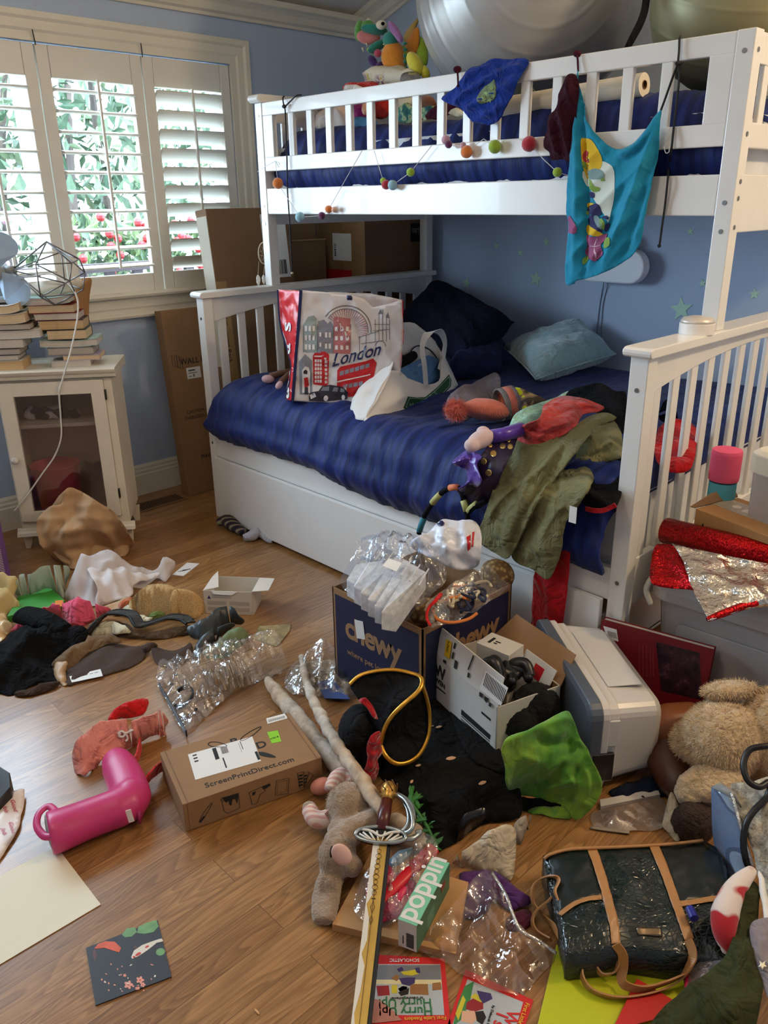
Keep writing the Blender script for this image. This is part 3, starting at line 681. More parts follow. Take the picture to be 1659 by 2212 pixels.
for a0 in(rad(62),rad(-52),rad(180)):
 bl=[(.025*cos(a0+.9),.025*sin(a0+.9))]+[(r*cos(a0+da),r*sin(a0+da))for r,da in((.07,.75),(.12,.62),(.145,.3),(.150,0),(.14,-.3),(.11,-.48),(.06,-.45),(.025,-.4))]
 q=MB();vs=[(x,y,.012*sin(atan2(y,x)-a0))for x,y in catmull([(x,y,0)for x,y in bl],4,True)for _ in(0,)]if False else[(p.x,p.y,.02*math.sin(math.atan2(p.y,p.x)-a0))for p in catmull([(x,y,0)for x,y in bl],4,True)]
 n=len(vs);q.add(vs+[(x,y,zz-.003)for x,y,zz in vs],[tuple(range(n)),tuple(range(2*n-1,n-1,-1))]+[(i,n+i,n+(i+1)%n,(i+1)%n)for i in range(n)],0,ff);q.build('blade',BLD,fan)
MB().tube([ff@V((0,0,.03)),ff@V((0,0,-.07))],[.028,.04],20).build('motor_hub',M('fan_grey',(160,162,160),.4),fan,smooth=True)
MB().tube([ff@V((0,0,-.06)),ff@V((-.01,-.10,-.06)),V((*(ff@V((-.01,-.1,-.06))).xy,LB))],.012,12).build('fan_neck',MATS['fan_grey'],fan,smooth=True)
q=MB();q.lathe([(0,0),(.06,0),(.062,.008),(.02,.02),(0,.02)],Matrix.Translation(V((*(ff@V((-.01,-.1,-.06))).xy,LB))),24);q.build('fan_base',MATS['fan_grey'],fan,smooth=True)
pb=A(25,1248);fx=frame(pb-V((.09,.35,0)),V((.09,.35,0)),V((-.35,.09,0)));Lx=V((.09,.35)).length
pbx=thing('purple_box','purple carton printed with white ruler ticks at the left edge of the floor','box',pb+V((-.15,0,0)))
PUR=M('purple_card',(118,78,140),.5);MB().bb((0,0,0),(Lx,.2,.228),fx).build('carton',PUR,pbx,bevel=.002)
fr_=fx@frame((Lx,0,0),(-1,0,0),(0,0,1));fr_=fx@frame((0,0,0),(1,0,0),(0,0,1))
mb=MB()
for k in range(26):
 ln=.035 if k%5==0 else .024;mb.prism(rect(Lx-.018-ln,.01+k*.0068,Lx-.018,.012+k*.0068),.0006,fr_)
mb.build('ruler_ticks',PAPERW,pbx);text('9',.03,PAPERW,fr_@T(Lx-.05,.193,.0002),pbx)
a0,b0=V((-.311,.05,0)),V((-.311,.262,0));top=V((-.392,.035,.872))
wf=frame(a0,b0-a0,top-a0);H=(top-a0).dot(wf.to_3x3()@V((0,1,0)));wd=.262-.05
wb=thing('flat_carton','tall flat cardboard carton leaning under the window sill beside the bed','cardboard box',a0)
MB().bb((0,0,-.062),(wd,H,0),wf).build('carton',CB1,wb,bevel=.004)
text('WALL',.040,INK,wf@T(.058,.625,.0004),wb,sx=.95);text('ROU',.040,INK,wf@T(.168,.625,.0004),wb)
mb=MB()
for i,(dx,dy)in enumerate(((0,0),(.012,-.006),(.024,-.012))):
 q=[(.02+dx,.675+dy),(.045+dx,.672+dy),(.045+dx,.617+dy),(.02+dx,.628+dy)];mb.tube([wf@V((*p,.0004))for p in q],.0011,5,True)
mb.build('printed_mark',INK,wb)
text('CAUTION: TEAM',.021,INK,wf@T(.055,.395,.0004),wb);text('OVERSIZED / OV',.021,INK,wf@T(.038,.367,.0004),wb);text('Mad',.026,INK,wf@T(.095,.17,.0004),wb,spacing=1.3)
lb=flat('shipping_label',rect(.085,.555,.16,.607),wf,PAPERW,wb);multi('label_print',[(0,rect(.095,.59,.13,.597)),(0,rect(.093,.58,.14,.583)),(0,rect(.118,.562,.124,.575)),(0,rect(.094,.565,.11,.568))],wf@T(0,0,.0007),[INKG],lb)
tA,tB=V((-.12,.245,0)),V((-.12,.690,0));tt=V((-.255,.315,1.30));tf=frame(tA,tB-tA,tt-tA);tw=(tB-tA).length;th_=(tt-tA).length
tb=thing('tall_carton','tall brown carton standing behind the headboard in front of the right shutter','cardboard box',tA)
MB().bb((0,0,-.09),(tw,th_,0),tf).build('carton',CB2,tb,bevel=.003)
sf=tf@frame((0,0,-.09),(0,0,1),(0,1,0))
MB().prism(rect(.004,.62,.086,th_-.03),.0006,frame(tf@V((-.0002,0,-.09)),tf.to_3x3()@V((0,0,1)),tf.to_3x3()@V((0,1,0)))).build('pale_side',M('pale_card',(196,186,166),.7),tb)  # window light on the narrow side, painted as a paler patch
vf=frame(tf@V((.03,0,.0004)),tf.to_3x3()@V((0,-1,0)),tf.to_3x3()@V((1,0,0)))
text('Wood Garment Rack',.032,INK,vf@T(-.92,-.02,0),tb);MB().prism(rect(.0,.45,.055,1.0),.0002,tf).build('tape_strip',M('kraft_tape',(160,124,74),.35),tb)
lb=flat('shipping_label',rect(tw-.16,.995,tw-.02,1.28),tf,PAPERW,tb)
multi('label_print',[(0,p)for p in lines(tw-.15,1.225,.06,7,.012,.006,4)+lines(tw-.15,1.105,.05,2,.012,.006,6)+barcode(None,tw-.14,1.01,.10,.065,16,3)],tf@T(0,0,.0007),[INKG],lb)
bx=thing('flap_carton','open brown carton between the tall box and the white-labelled one','cardboard box',(-.40,.88,0))
f3=frame((-.30,.74,0),(0,1,0),(0,0,1));MB().bb((0,0,-.12),(.22,1.15,0),f3).build('carton',CB2,bx,bevel=.003);MB().bb((.0,1.145,-.003),(.22,1.152,.006),f3).build('flap_edge',CB3,bx)
MB().bb((.0,1.152,-.11),(.165,1.31,-.012),f3).build('flap',CB2,bx);
f4=frame((-.42,1.0,0),(1,0,0),(0,0,1));lt=thing('labelled_carton','large carton with a white label and red tape behind the far end of the headboard','cardboard box',(-.25,1.2,0))
MB().bb((0,0,-.41),(.37,1.29,0),f4).build('carton',CB2,lt,bevel=.003);MB().prism(rect(.0,.05,.37,1.289),.0005,f4).build('pale_side',CB1,lt)  # face towards the window painted lighter than the carton, as if lit
lb=flat('address_label',rect(.13,1.045,.27,1.175),f4@T(0,0,.0005),PAPERW,lt);multi('label_print',[(0,p)for p in barcode(None,.0,.0,.06,.012,9,5)],f4@T(.155,1.065,.0014)@Matrix.Rotation(pi/2,4,'Z'),[INK],lb)
MB().prism(rect(.0,.93,.27,1.0),.0009,f4).build('red_tape',M('red_tape',(176,24,26),.35),lt);MB().prism(rect(.15,.05,.21,1.289),.0007,f4).build('brown_tape',M('brown_tape',(138,104,66),.4),lt)
f5=frame((-.0499,1.0,0),(0,1,0),(0,0,1));BK=M('black_label',(20,20,22),.5)
MB().prism(rect(.32,1.125,.405,1.215),.0005,f5).build('black_label',BK,lt);text('Lite',.045,M('label_grey',(150,150,148),.5),f5@T(.385,1.19,.0008)@Matrix.Rotation(pi,4,'Z'),lt,sx=.8)
dc=thing('dreamcatcher','small beige dreamcatcher with feathers hanging beside the head post','dreamcatcher',(.0,.33,1.05))
o=V((-.022,.335,1.08));dcx=AX(571,547,-.024);df=frame(dcx,(0,1,0),(0,0,1));TH=M('twine',(206,188,156),.8)
mb=MB();mb.tube([df@V((.032*cos(a),.045*sin(a),0))for a in np.linspace(0,2*pi,28)[:-1]],.0028,6,True)
for r0,r1,sh in((1,.6,0),(.6,.3,.4)):
 for k in range(8):
  a,b,c=k*pi/4+sh,k*pi/4+pi/8+sh,(k+1)*pi/4+sh
  for p,q in(((r0,a),(r1,b)),((r1,b),(r0,c))):mb.tube([df@V((.032*p[0]*cos(p[1]),.045*p[0]*sin(p[1]),0)),df@V((.032*q[0]*cos(q[1]),.045*q[0]*sin(q[1]),0))],.0007,4)
mb.build('hoop',TH,dc,smooth=True);MB().tube([df@V((0,.045,0)),V((-.012,dcx.y,1.2)),V((-.002,.352,1.24))],.001,5).build('hanger',TH,dc)
FE=M('white_feather',(232,228,218),.8)
for px,py,s in((558,605,1),(570,604,.9)):
 p=AX(px,py,-.02);q=AX(px+1,565 if s==1 else 575,-.022);MB().tube([q,p+V((0,0,.02))],.0012,5).build('feather_cord',TH,dc)
 m_=MB();m_.ell(p,(.004,.011*s,.022*s),None,10,8,nz=.2,nf=6);m_.build('feather',FE,dc,smooth=True)
from mathutils.bvhtree import BVHTree
NV=-CFW
def PP(pts):
 """outline points: (px, py, z) at height z, or (px, py, 'y', v) / (px, py, 'x', v) on an upright plane"""
 out=[]
 for p in pts:
  if len(p)==3:out.append(A(*p))
  elif p[2]=='y':out.append(AY(p[0],p[1],p[3]))
  elif p[2]=='x':out.append(AX(p[0],p[1],p[3]))
  elif p[2]=='z':out.append(A(p[0],p[1],p[3]))
 return out
def EP(mb,px,py,c,rx,ry,rz=None,ang=0,mi=0,**k):
 """ellipsoid standing at c, sized in picture pixels at that distance, turned by ang in the view plane"""
 s=(c-CP).dot(CFW)/CF;rz=rz or min(rx,ry);u=CR*cos(ang)-CU*sin(ang);v=CR*sin(ang)+CU*cos(ang)
 m=Matrix((u,v,u.cross(v))).transposed().to_4x4();return mb.ell(c,(rx*s,ry*s,rz*s),m,mi=mi,**k)
def bvh(mb):return BVHTree.FromPolygons([tuple(v)for v in mb.v],mb.f)
def hit(t,px,py):
 d=ray(px,py).normalized();loc,nrm,i,dist=t.ray_cast(CP,d)
 if loc is None:return None,None
 return loc,(nrm if nrm.dot(d)<0 else -nrm)
def drape(t,name,poly,mat,parent,res=5,off=.0012,smooth=3,build=True,mb=None,mi=0):
 """printed or sewn-on patch that follows a built surface t (a BVH): outline in picture points"""
 P=catmull([V((p[0],p[1],0))for p in poly],smooth,True)if smooth>1 else[V((p[0],p[1],0))for p in poly]
 rim=[]
 for i in range(len(P)):
  a,b=P[i-1],P[i];k=max(1,int((b-a).length/res))
  rim+=[a.lerp(b,j/k)for j in range(k)]
 R_=np.array([(p.x,p.y)for p in rim]);lo,hi=R_.min(0),R_.max(0)
 G=np.array([(x,y)for x in np.arange(lo[0],hi[0],res)for y in np.arange(lo[1],hi[1],res)]);G=G[inpoly(G,R_)]if len(G)else G
 if len(G):D=np.sqrt(((G[:,None]-R_[None])**2).sum(2)).min(1);G=G[D>res*.5]
 pts=list(map(tuple,G))+[tuple(p)for p in R_];n=len(pts);nb_=len(R_)
 vs,es,fs,ov,_,_=delaunay_2d_cdt([V(p)for p in pts],[],[list(range(n-nb_,n))],1,1e-5)
 out=[];ok=[]
 for q in vs:
  l,nr=hit(t,q.x,q.y);ok.append(l is not None);out.append(l+nr*off if l is not None else V((0,0,0)))
 keep=[f for f in fs if all(ok[i]for i in f)]
 m=mb or MB();m.add(out,keep,mi)
 return m.build(name,mat,parent,smooth=True,weld='keep',solid=.0003,soff=0)if build else m
def tdrape(t,body,o,u,v,mat,parent,name='printed_text',off=.0015,bold=0,shear=0):
 c=bpy.data.curves.new('t','FONT');c.body=body;c.size=1;c.offset=bold;c.shear=shear;c.resolution_u=3
 ob=bpy.data.objects.new('t',c);COL.objects.link(ob);bpy.context.view_layer.update();me=bpy.data.meshes.new_from_object(ob)
 bpy.data.objects.remove(ob);bpy.data.curves.remove(c);bad=set()
 for q in me.vertices:
  x,y=q.co.x,q.co.y;px,py=o[0]+u[0]*x+v[0]*y,o[1]+u[1]*x+v[1]*y;l,nr=hit(t,px,py)
  if l is None:bad.add(q.index);l=V((0,0,0));nr=V((0,0,0))
  q.co=l+nr*off
 mb=MB();mb.add([v_.co for v_ in me.vertices],[tuple(f.vertices)for f in me.polygons if not bad&set(f.vertices)]);bpy.data.meshes.remove(me)
 return mb.build(name,mat,parent,weld='keep')
def onp(fr,pts):
 """picture points carried onto the plane of a frame, in that plane's own coordinates"""
 i=fr.inverted();n=V(fr.col[2][:3]);o=fr.translation
 return[tuple((i@AN(p[0],p[1],o,n)).xy)for p in pts]
def cushion(c,t,n=22,pw=.5,sag=0,nz=.004,seed=0,pinch=.06):
 """pillow between four corner points, t thick"""
 c=[V(p)for p in c];nrm=(c[2]-c[0]).cross(c[3]-c[1]).normalized();mb=MB();vs=[]
 for sgn in(1,-1):
  for i in range(n+1):
   for j in range(n+1):
    u,v=i/n,j/n;uu,vv=u*2-1,v*2-1
    pu=.5+(u-.5)*(1-pinch*(1-vv*vv));pv=.5+(v-.5)*(1-pinch*(1-uu*uu))
    p=c[0].lerp(c[1],pu).lerp(c[3].lerp(c[2],pu),pv)
    h=t/2*((1-uu**4)*(1-vv**4))**pw;q=noise.noise(p*7+V((seed,0,0)))
    w_=noise.noise(V((uu*3,vv*3,seed)))
    vs.append(p+nrm*(sgn*h*(1+.25*w_)+sgn*nz*q*(h*2/t)))
 N=(n+1)**2
 fs=[(k*N+i*(n+1)+j,k*N+(i+1)*(n+1)+j,k*N+(i+1)*(n+1)+j+1,k*N+i*(n+1)+j+1)for k in(0,1)for i in range(n)for j in range(n)]
 mb.add(vs,fs);return mb
n_=V((.60,-.80,0)).normalized();P0=A(637,866,.632)
bf=frame(P0,V((.80,.60,0)),(0,0,1))
pxf=lambda pts:onp(bf,pts)
wp=lambda px,py,d=.0:AN(px,py,bf.translation-V(bf.col[2][:3])*d,V(bf.col[2][:3]))
tote=thing('tote_bag','shiny shopping tote with London pictures and a red side standing on the lower bunk','shopping bag',P0)
TOTE=M('tote_white',(214,208,206),.28,var=.05,spec=.5);RED=M('tote_red',(206,40,48),.3,var=.1);NAVYT=M('tote_navy',(26,32,78),.4)
front=[wp(632,866),wp(640,760),wp(646,690),wp(650,627),wp(700,631),wp(748,636),wp(785,645),wp(806,664),wp(838,657),wp(868,648),wp(872,720),wp(866,800),wp(858,866),wp(740,872)]
fm=sheet('front_panel',front,None,n=bf.col[2][:3],res=.012,noise_amp=.004,nf=12,smooth=1,seed=3,build=False,fold=[(.006,.09,.5,.6)])
ft=bvh(fm);fm.build('front_panel',TOTE,tote,smooth=True,solid=.0012,weld='keep')
def bk(px,py,k):return CP+(wp(px,py)-CP)*k
side=[wp(650,627),wp(646,690),wp(640,760),wp(632,866),bk(617,862,1.015),bk(628,790,1.03),bk(606,705,1.04),bk(600,626,1.045),bk(625,627,1.03)]
sm=sheet('side_gusset',side,None,n=(.2,-.95,.2),res=.01,noise_amp=.006,nf=16,smooth=1,build=False);st_=bvh(sm);sm.build('side_gusset',RED,tote,smooth=True,solid=.0012,weld='keep')
back=[bk(600,626,1.045),bk(606,705,1.04),bk(628,790,1.03),bk(617,862,1.015),wp(640,862,.14),wp(858,845,.14),wp(872,648,.14),wp(800,634,.14),wp(700,630,.12)]
sheet('back_panel',back,TOTE,tote,n=bf.col[2][:3],res=.015,noise_amp=.005,smooth=1,th=.0012)
sheet('far_gusset',[wp(868,648),wp(872,720),wp(858,866),wp(858,845,.14),wp(872,648,.14)],RED,tote,n=(.8,.6,0),res=.015,noise_amp=.004,smooth=1,th=.0012)
for a in([(650,627),(646,690),(640,760),(632,866)],):MB().ribbon([wp(p[0],p[1],-.003)for p in catmull_px]if False else[wp(*p,-.003)for p in a],.011,.002,bf.col[0][:3]).build('piping',NAVYT,tote)
MB().ribbon(catmull([bk(600,626,1.042),bk(606,705,1.037),bk(628,790,1.027),bk(617,862,1.012)]),.006,.002,bf.col[0][:3]).build('piping',NAVYT,tote)
drape(ft,'strap_end',[(748,633),(761,634),(761,648),(750,648)],NAVYT,tote,smooth=1)
tdrape(st_,'Marshalls',(624,905),(1.5,-56),(-28,-3),PAPERW,tote,bold=.02,off=.003);tdrape(st_,'Shop Marshalls.com',(638,848),(1.3,-18),(-14,-2),PAPERW,tote,off=.003)
PC=dict(gr=M('p_greygreen',(146,158,154),.3),gy=M('p_grey',(132,134,146),.3),pk=M('p_brick',(182,112,112),.3),rd=M('p_red',(190,34,40),.3),dk=M('p_dark',(52,50,58),.3),wh=M('p_white',(226,222,220),.3),nv=NAVYT,ln=M('p_line',(112,106,108),.3),tan=M('p_tan',(176,140,96),.3),ps=M('p_pink',(214,172,168),.3))
def dp(nm,polys,mat,off=.0012):
 m=MB()
 for i,p in enumerate(polys):drape(ft,nm,p,None,None,6,off,1,False,m)
 m.build(nm,mat,tote,weld='keep',solid=.0002,soff=0)
R4=lambda x,y,w,h,s=0:[(x,y),(x+w,y+s*w),(x+w,y+s*w+h),(x,y+h)]
arc=lambda cx,cy,r,a0,a1,w,n=14:[(cx+r*cos(a),cy-r*sin(a))for a in np.linspace(a0,a1,n)]+[(cx+(r-w)*cos(a),cy-(r-w)*sin(a))for a in np.linspace(a1,a0,n)]
dp('printed_wheel',[arc(748,714,55,-.1,2.55,2.0),arc(748,714,48,-.1,2.55,1.5)],PC['ln'])
dp('printed_rays',[[(748+20*cos(a),714-20*sin(a)),(748+46*cos(a+.02),714-46*sin(a+.02)),(748+46*cos(a-.02),714-46*sin(a-.02))]for a in np.linspace(-.25,2.5,24)],PC['pk'])
dp('printed_house',[[(655,760),(656,700),(666,684),(678,681),(685,690),(685,762)]],PC['gr']);dp('printed_house',[[(686,762),(687,694),(700,690),(708,700),(714,693),(721,706),(720,763)]],PC['gy'])
dp('printed_house',[[(720,763),(721,688),(725,684),(757,688),(757,765)]],PC['pk'])
win=[]
for bx0,by0,nx,ny,dx,dy,w,h in((659,704,3,3,8,20,5,11),(690,718,1,2,8,22,4,9),(702,718,2,2,8,24,5,11),(724,706,3,3,11.5,20,6,9)):
 for i in range(nx):
  for j in range(ny):win.append(R4(bx0+i*dx,by0+j*dy,w,h))
dp('printed_window',win,PC['wh'],.002);dp('printed_window',[R4(x,y,.8,60)for x,y in((655,701),(685,700),(720,702),(757,700))],PC['ln'],.002)
dp('printed_bridge',[R4(776,726,1.2,40),R4(790,722,1.2,34),R4(810,690,1.2,50),R4(818,676,1.2,60),R4(826,668,1.5,66),R4(834,680,1.2,58),R4(841,690,1.2,44),[(817,678),(822,668),(827,678)],[(833,686),(838,674),(842,688)],R4(808,700,34,1.4),R4(806,714,36,1.4,-.1),R4(774,728,44,1.4,-.3),R4(780,742,50,1.4,-.15),arc(822,748,12,0,pi,1.5)],PC['ln'])
dp('printed_sentry_box',[[(646,781),(659,765),(674,779),(674,852),(648,852)]],PC['gy']);dp('printed_arch',[[(653,848),(653,800),(659,791),(667,794),(670,804),(670,848)]],PC['wh'],.002)
dp('printed_guard',[[(657,816),(665,814),(668,832),(664,836),(658,836)]],PC['rd'],.0028);dp('printed_guard_hat',[[(656,807),(656,801),(660,798),(664,801),(664,808)],[(658,836),(666,836),(666,852),(658,852)]],PC['dk'],.0028)
dp('printed_phone_box',[[(676,768),(680,762),(700,759),(709,763),(711,768),(709,830),(704,834),(677,830)]],PC['rd'])
dp('printed_phone_pane',[R4(680+i*5.5,776+j*8.8,4.2,6.4,-.05)for i in range(3)for j in range(6)]+[R4(702+i*3,778+j*8.8,2.2,6)for i in range(2)for j in range(6)]+[R4(679,768,17,2.5)],PC['wh'],.002)
dp('printed_bus',[[(729,800),(735,792),(790,780),(806,774),(814,784),(808,812),(772,856),(752,857),(748,838),(728,834)]],PC['rd']);dp('printed_bus_pane',[[(734+i*11,803-i*3.2),(743+i*11,800-i*3.2),(743+i*11,809-i*3.2),(734+i*11,812-i*3.2)]for i in range(6)]+[[(742+i*11,831-i*2),(751+i*11,829-i*2),(751+i*11,838-i*2),(742+i*11,840-i*2)]for i in range(4)],PC['gy'],.002);dp('printed_bus_stripe',[[(729,823),(800,808),(800,810),(729,826)]],PC['wh'],.002)
dp('printed_taxi',[[(667,856),(672,847),(688,845),(696,834),(715,831),(742,836),(752,848),(750,862),(700,867),(668,866)]],PC['dk'],.002);dp('printed_taxi_pane',[[(693,844),(698,836),(712,834),(711,844)],[(718,845),(722,836),(731,837),(729,846)],[(735,846),(737,838),(744,841),(745,847)]],PC['gy'],.0028)
dp('printed_wheel_rim',[[(704+5*cos(a),860+6*sin(a))for a in np.linspace(0,6,10)],[(742+4*cos(a),858+6*sin(a))for a in np.linspace(0,6,10)],[(669,853),(680,848),(684,856),(672,862)]],PC['wh'],.0028)
tdrape(ft,'London',(716,792),(34,-8.5),(4,-40),NAVYT,tote,bold=.012,shear=.25,off=.004)
mk=thing('carrier_bag','white fabric carrier bag with a green market label beside the London tote','shopping bag',A(870,890,.62))
MKW=M('bag_white',(222,220,216),.7,var=.04,sheen=.2)
fA,fB=A(790,910,.605),A(985,836,.632);un=(fB-fA).normalized();nf_=V((un.y,-un.x,0)).normalized()
F=lambda px,py,d=0:AN(px,py,fA-nf_*d,nf_)
fr_=[F(846,800),F(880,817),F(915,829),F(940,828),F(951,815,.02),F(953,780,.05),F(958,765,.07),F(970,790,.06),F(988,826,.03),F(985,838),F(930,880,-.02),F(860,902,-.03),F(800,912,-.02),F(786,908)]
mm=sheet('front_panel',fr_,None,n=nf_,res=.012,smooth=2,noise_amp=.006,nf=9,dome=.03,dr=.12,build=False);mt_=bvh(mm);mm.build('front_panel',MKW,mk,smooth=True,solid=.0015,weld='keep')
sheet('side_panel',[F(846,800),F(786,908),A(757,882,.632),F(775,838,.12),F(822,782,.13),F(834,742,.14),F(841,712,.15),F(848,735,.08)],MKW,mk,n=(-.3,-.8,.3),res=.012,smooth=2,noise_amp=.006,nf=14,th=.0015)
sheet('back_panel',[F(841,712,.15),F(852,700,.16),F(885,696,.17),F(906,705,.17),F(930,728,.17),F(948,750,.16),F(960,775,.13),F(972,830,.1),F(880,860,.14),F(800,880,.14),F(822,782,.13)],MKW,mk,n=nf_,res=.014,smooth=2,noise_amp=.005,th=.0015)
sheet('far_panel',[F(951,815,.02),F(953,780,.05),F(948,750,.16),F(960,775,.13),F(970,790,.06)],MKW,mk,n=nf_,res=.012,smooth=1,th=.0015)
sheet('bag_base',[A(757,882,.618),A(790,908,.608),A(985,836,.618),A(950,815,.618)],MKW,mk,smooth=1,res=.03)
hp=[F(920,832,-.004),F(917,790,-.012),F(912,755,-.01),F(918,728,.0),F(935,716,.02),F(952,718,.05),F(961,740,.07),F(957,772,.065),F(951,800,.04)]
MB().ribbon(catmull(hp),.026,.002,un).build('handle',MKW,mk,smooth=False)
MB().ribbon(catmull([F(846,726,.12),F(854,745,.10),F(852,775,.10),F(846,790,.10)]),.02,.002,nf_).build('handle',MKW,mk)
GRN=M('label_green',(22,72,44),.6);drape(mt_,'green_label',[(880.6,856.5),(900,859),(918,858),(945,836),(969.5,809),(974.7,821),(973,834.7),(956,854),(927,877),(891,887.4),(870.8,881.4)],GRN,mk,smooth=1)
gl_=[(884,860),(918,862),(945,840),(969,814),(972,822),(970,834),(953,852),(926,873),(891,883.5),(876,879)]
m_=MB()
for i in range(len(gl_)):
 a,b=V(gl_[i-1]),V(gl_[i]);d=(b-a).normalized();q=V((-d.y,d.x))*.6;drape(mt_,'',[a+q,b+q,b-q,a-q],None,None,4,.002,1,False,m_)
LGG=M('label_line',(150,176,156),.6);m_.build('label_border',LGG,mk,weld='keep',solid=.0002,soff=0)
for ch_,x,y,a in(('M',883,880,.0),('A',898,879,-.12),('R',910,876,-.3),('K',920,871,-.45),('E',931,864,-.62),('T',941,856,-.75)):
 tdrape(mt_,ch_,(x,y),(13*cos(a),13*sin(a)),(14*sin(a),-14*cos(a)),LGG,mk,off=.002)
for ch_,x,y,a in(('W',921,888,-.35),('A',933,883,-.45),('I',944,877,-.5),('I',949,873,-.55)):tdrape(mt_,ch_,(x,y),(13*cos(a),13*sin(a)),(14*sin(a),-14*cos(a)),MATS['p_dark'],mk,off=.002)
bb_=thing('gift_box','blue cardboard box with pale line art lying in the white carrier bag','box',F(905,815,.06))
top_=[F(852,802,.012),F(915,832,.012),F(950,818,.06),F(950,776,.10),F(926,767,.12)]
BLU=M('box_blue',(84,128,178),.5);q=MB();N_=len(top_);q.add(top_+[p-V((0,0,.10))for p in top_],[tuple(range(N_)),tuple(range(2*N_-1,N_-1,-1))]+[(i,N_+i,N_+(i+1)%N_,(i+1)%N_)for i in range(N_)])
tq=bvh(q);q.build('carton',BLU,bb_);tdrape(tq,'06',(901,793),(9,-4),(3,-9),PAPERW,bb_);m_=MB()
for pl in([(880,797),(889,795),(893,800),(885,806)],[(889,803),(900,798),(906,809),(895,815)]):
 for i in range(4):a,b=V(pl[i-1]),V(pl[i]);d=(b-a).normalized();k_=V((-d.y,d.x))*.35;drape(tq,'',[a+k_,b+k_,b-k_,a-k_],None,None,4,.001,1,False,m_)
m_.build('line_art',M('pale_blue',(140,176,210),.5),bb_,weld='keep',solid=.0002,soff=0)
tag(MB().tube(catmull([F(846,798,.05),F(870,783,.08),F(893,768,.12)]),[.014,.02,.018],14).build('rolled_umbrella',CLOTH('black_cloth',(20,20,24)),None,smooth=True),'black rolled umbrella poking out of the white carrier bag','umbrella')
tag(MB().tube(catmull([F(846,771,.13),F(865,766,.14),F(880,775,.14),F(890,755,.14),F(906,747,.15),F(930,757,.15),F(948,780,.11)]),.0028,7).build('cord',M('navy_cord',(26,30,60),.6),None,smooth=True),'thin dark cord looping over the inside of the white carrier bag','cord')
dl=thing('rag_doll','rag doll legs with pink slippers sticking out behind the London tote','doll',A(600,815,.65))
SK=M('doll_leg',(122,86,72),.9);PK=M('slipper_pink',(206,168,170),.9)
mb=MB();mb.tube([A(585,813,.662),A(608,806,.664),A(640,800,.668)],[.014,.013,.014],12);mb.tube([A(606,826,.66),A(622,810,.664),A(645,800,.668)],[.012,.012,.014],12);mb.build('legs',SK,dl,smooth=True)
mb=MB();EP(mb,0,0,A(579,819,.662),14,9,9,.1);mb.build('slipper',PK,dl,smooth=True);mb=MB();EP(mb,0,0,A(603,832,.66),10,7,7,-.9);mb.build('slipper',PK,dl,smooth=True)
mb=MB();mb.ell(A(650,806,.69)+V((.03,.08,0)),(.07,.06,.05));mb.build('torso',M('doll_dress',(90,60,70),.9),dl,smooth=True)
NVP=CLOTH('navy_pillow',(13,17,38),500)
tag(cushion([AY(945,607,1.31),AY(1112,696,1.08),A(1010,792,.68),AY(862,690,1.0)],.17,seed=2).build('pillow',NVP,None,smooth=True),'large dark navy pillow leaning in the corner at the head of the lower bunk','pillow','navy pillows')
tag(cushion([AY(1000,716,1.18),AY(1092,742,1.12),A(1085,800,.66),A(960,815,.66)],.13,seed=5).build('pillow',CLOTH('navy_pillow_b',(20,28,62),500),None,smooth=True),'smaller navy pillow lying below the large dark one','pillow','navy pillows')
aq=thing('cushion','pale aqua velvet cushion lying near the star-dotted wall on the lower bunk','cushion',A(1200,790,.65))
ac=[AY(1086,750,1.17),AY(1254,692,1.37),AY(1330,765,1.36),A(1158,820,.648)]
cushion(ac,.15,seed=8,pinch=.10).build('cushion_cover',CLOTH('aqua_velvet',(146,182,190),300,.6,.10,14,.3,.9),aq,smooth=True)
e_=MB();n8=14
for a,b in((0,1),(1,2),(2,3),(3,0)):
 pass
ring=[]
for i in range(4):
 a,b,o_=ac[i],ac[(i+1)%4],sum(ac,V())/4
 for k in range(n8):t_=k/n8;p=a.lerp(b,t_);ring.append(p+(o_-p)*(.045*4*t_*(1-t_)))
e_.tube(ring,.0035,6,True);e_.build('piping',MATS['aqua_velvet'],aq,smooth=True)
GREYC=CLOTH('grey_felt',(112,106,116));
tag(sheet('baseball_cap',PP([(965,905,.645),(968,860,.70),(1000,832,.74),(1022,828,.735),(1050,812,.715),(1070,805,.725),(1080,816,.73),(1079,850,.70),(1050,880,.67),(1010,905,.65)]),GREYC,None,NV,.01,.03,.05,[(.006,.05,.9,.5)],skirt=None,th=.004,seed=4),'dull grey floppy cap with a stiff brim between the white bag and the salmon beanie','hat')
bn=thing('knit_beanie','salmon knit beanie with a fluffy pompom and grey striped cuff on the lower bunk','hat',A(1040,890,.65))
def knit(nm,c):
 t=NT(nm);co=t.coord();w=t.add('TexWave',_Scale=70.,_Distortion=1.);t.l(co,w.inputs[0]);t.set(Base_Color=lin(c),Roughness=.95,Sheen_Weight=.3);t.bump(w.outputs[1],.5,.003);return t.m
SAL=knit('salmon_knit',(206,112,92));mb=MB();EP(mb,0,0,A(1050,885,.675),52,24,34,.12,nz=.06,nf=3);mb.build('crown',SAL,bn,smooth=True)
c0=A(1092,872,.685);cuff=MB();axd=(A(1110,868,.69)-A(1060,882,.675)).normalized();c1=frame(c0,axd.orthogonal(),axd.cross(axd.orthogonal()))
sgn=1 if(c1.to_3x3()@V((0,0,1))).dot(axd)>0 else -1
def cuffring(z0,z1,r0):m=MB();m.lathe([(r0,z0),(r0+.004,z0),(r0+.004,z1),(r0,z1)],c1@Matrix.Diagonal((1,1,sgn,1))@Matrix.Diagonal((.92,.6,1,1))if False else c1@Matrix.Diagonal((1,1,sgn,1)),30,closed=True);return m
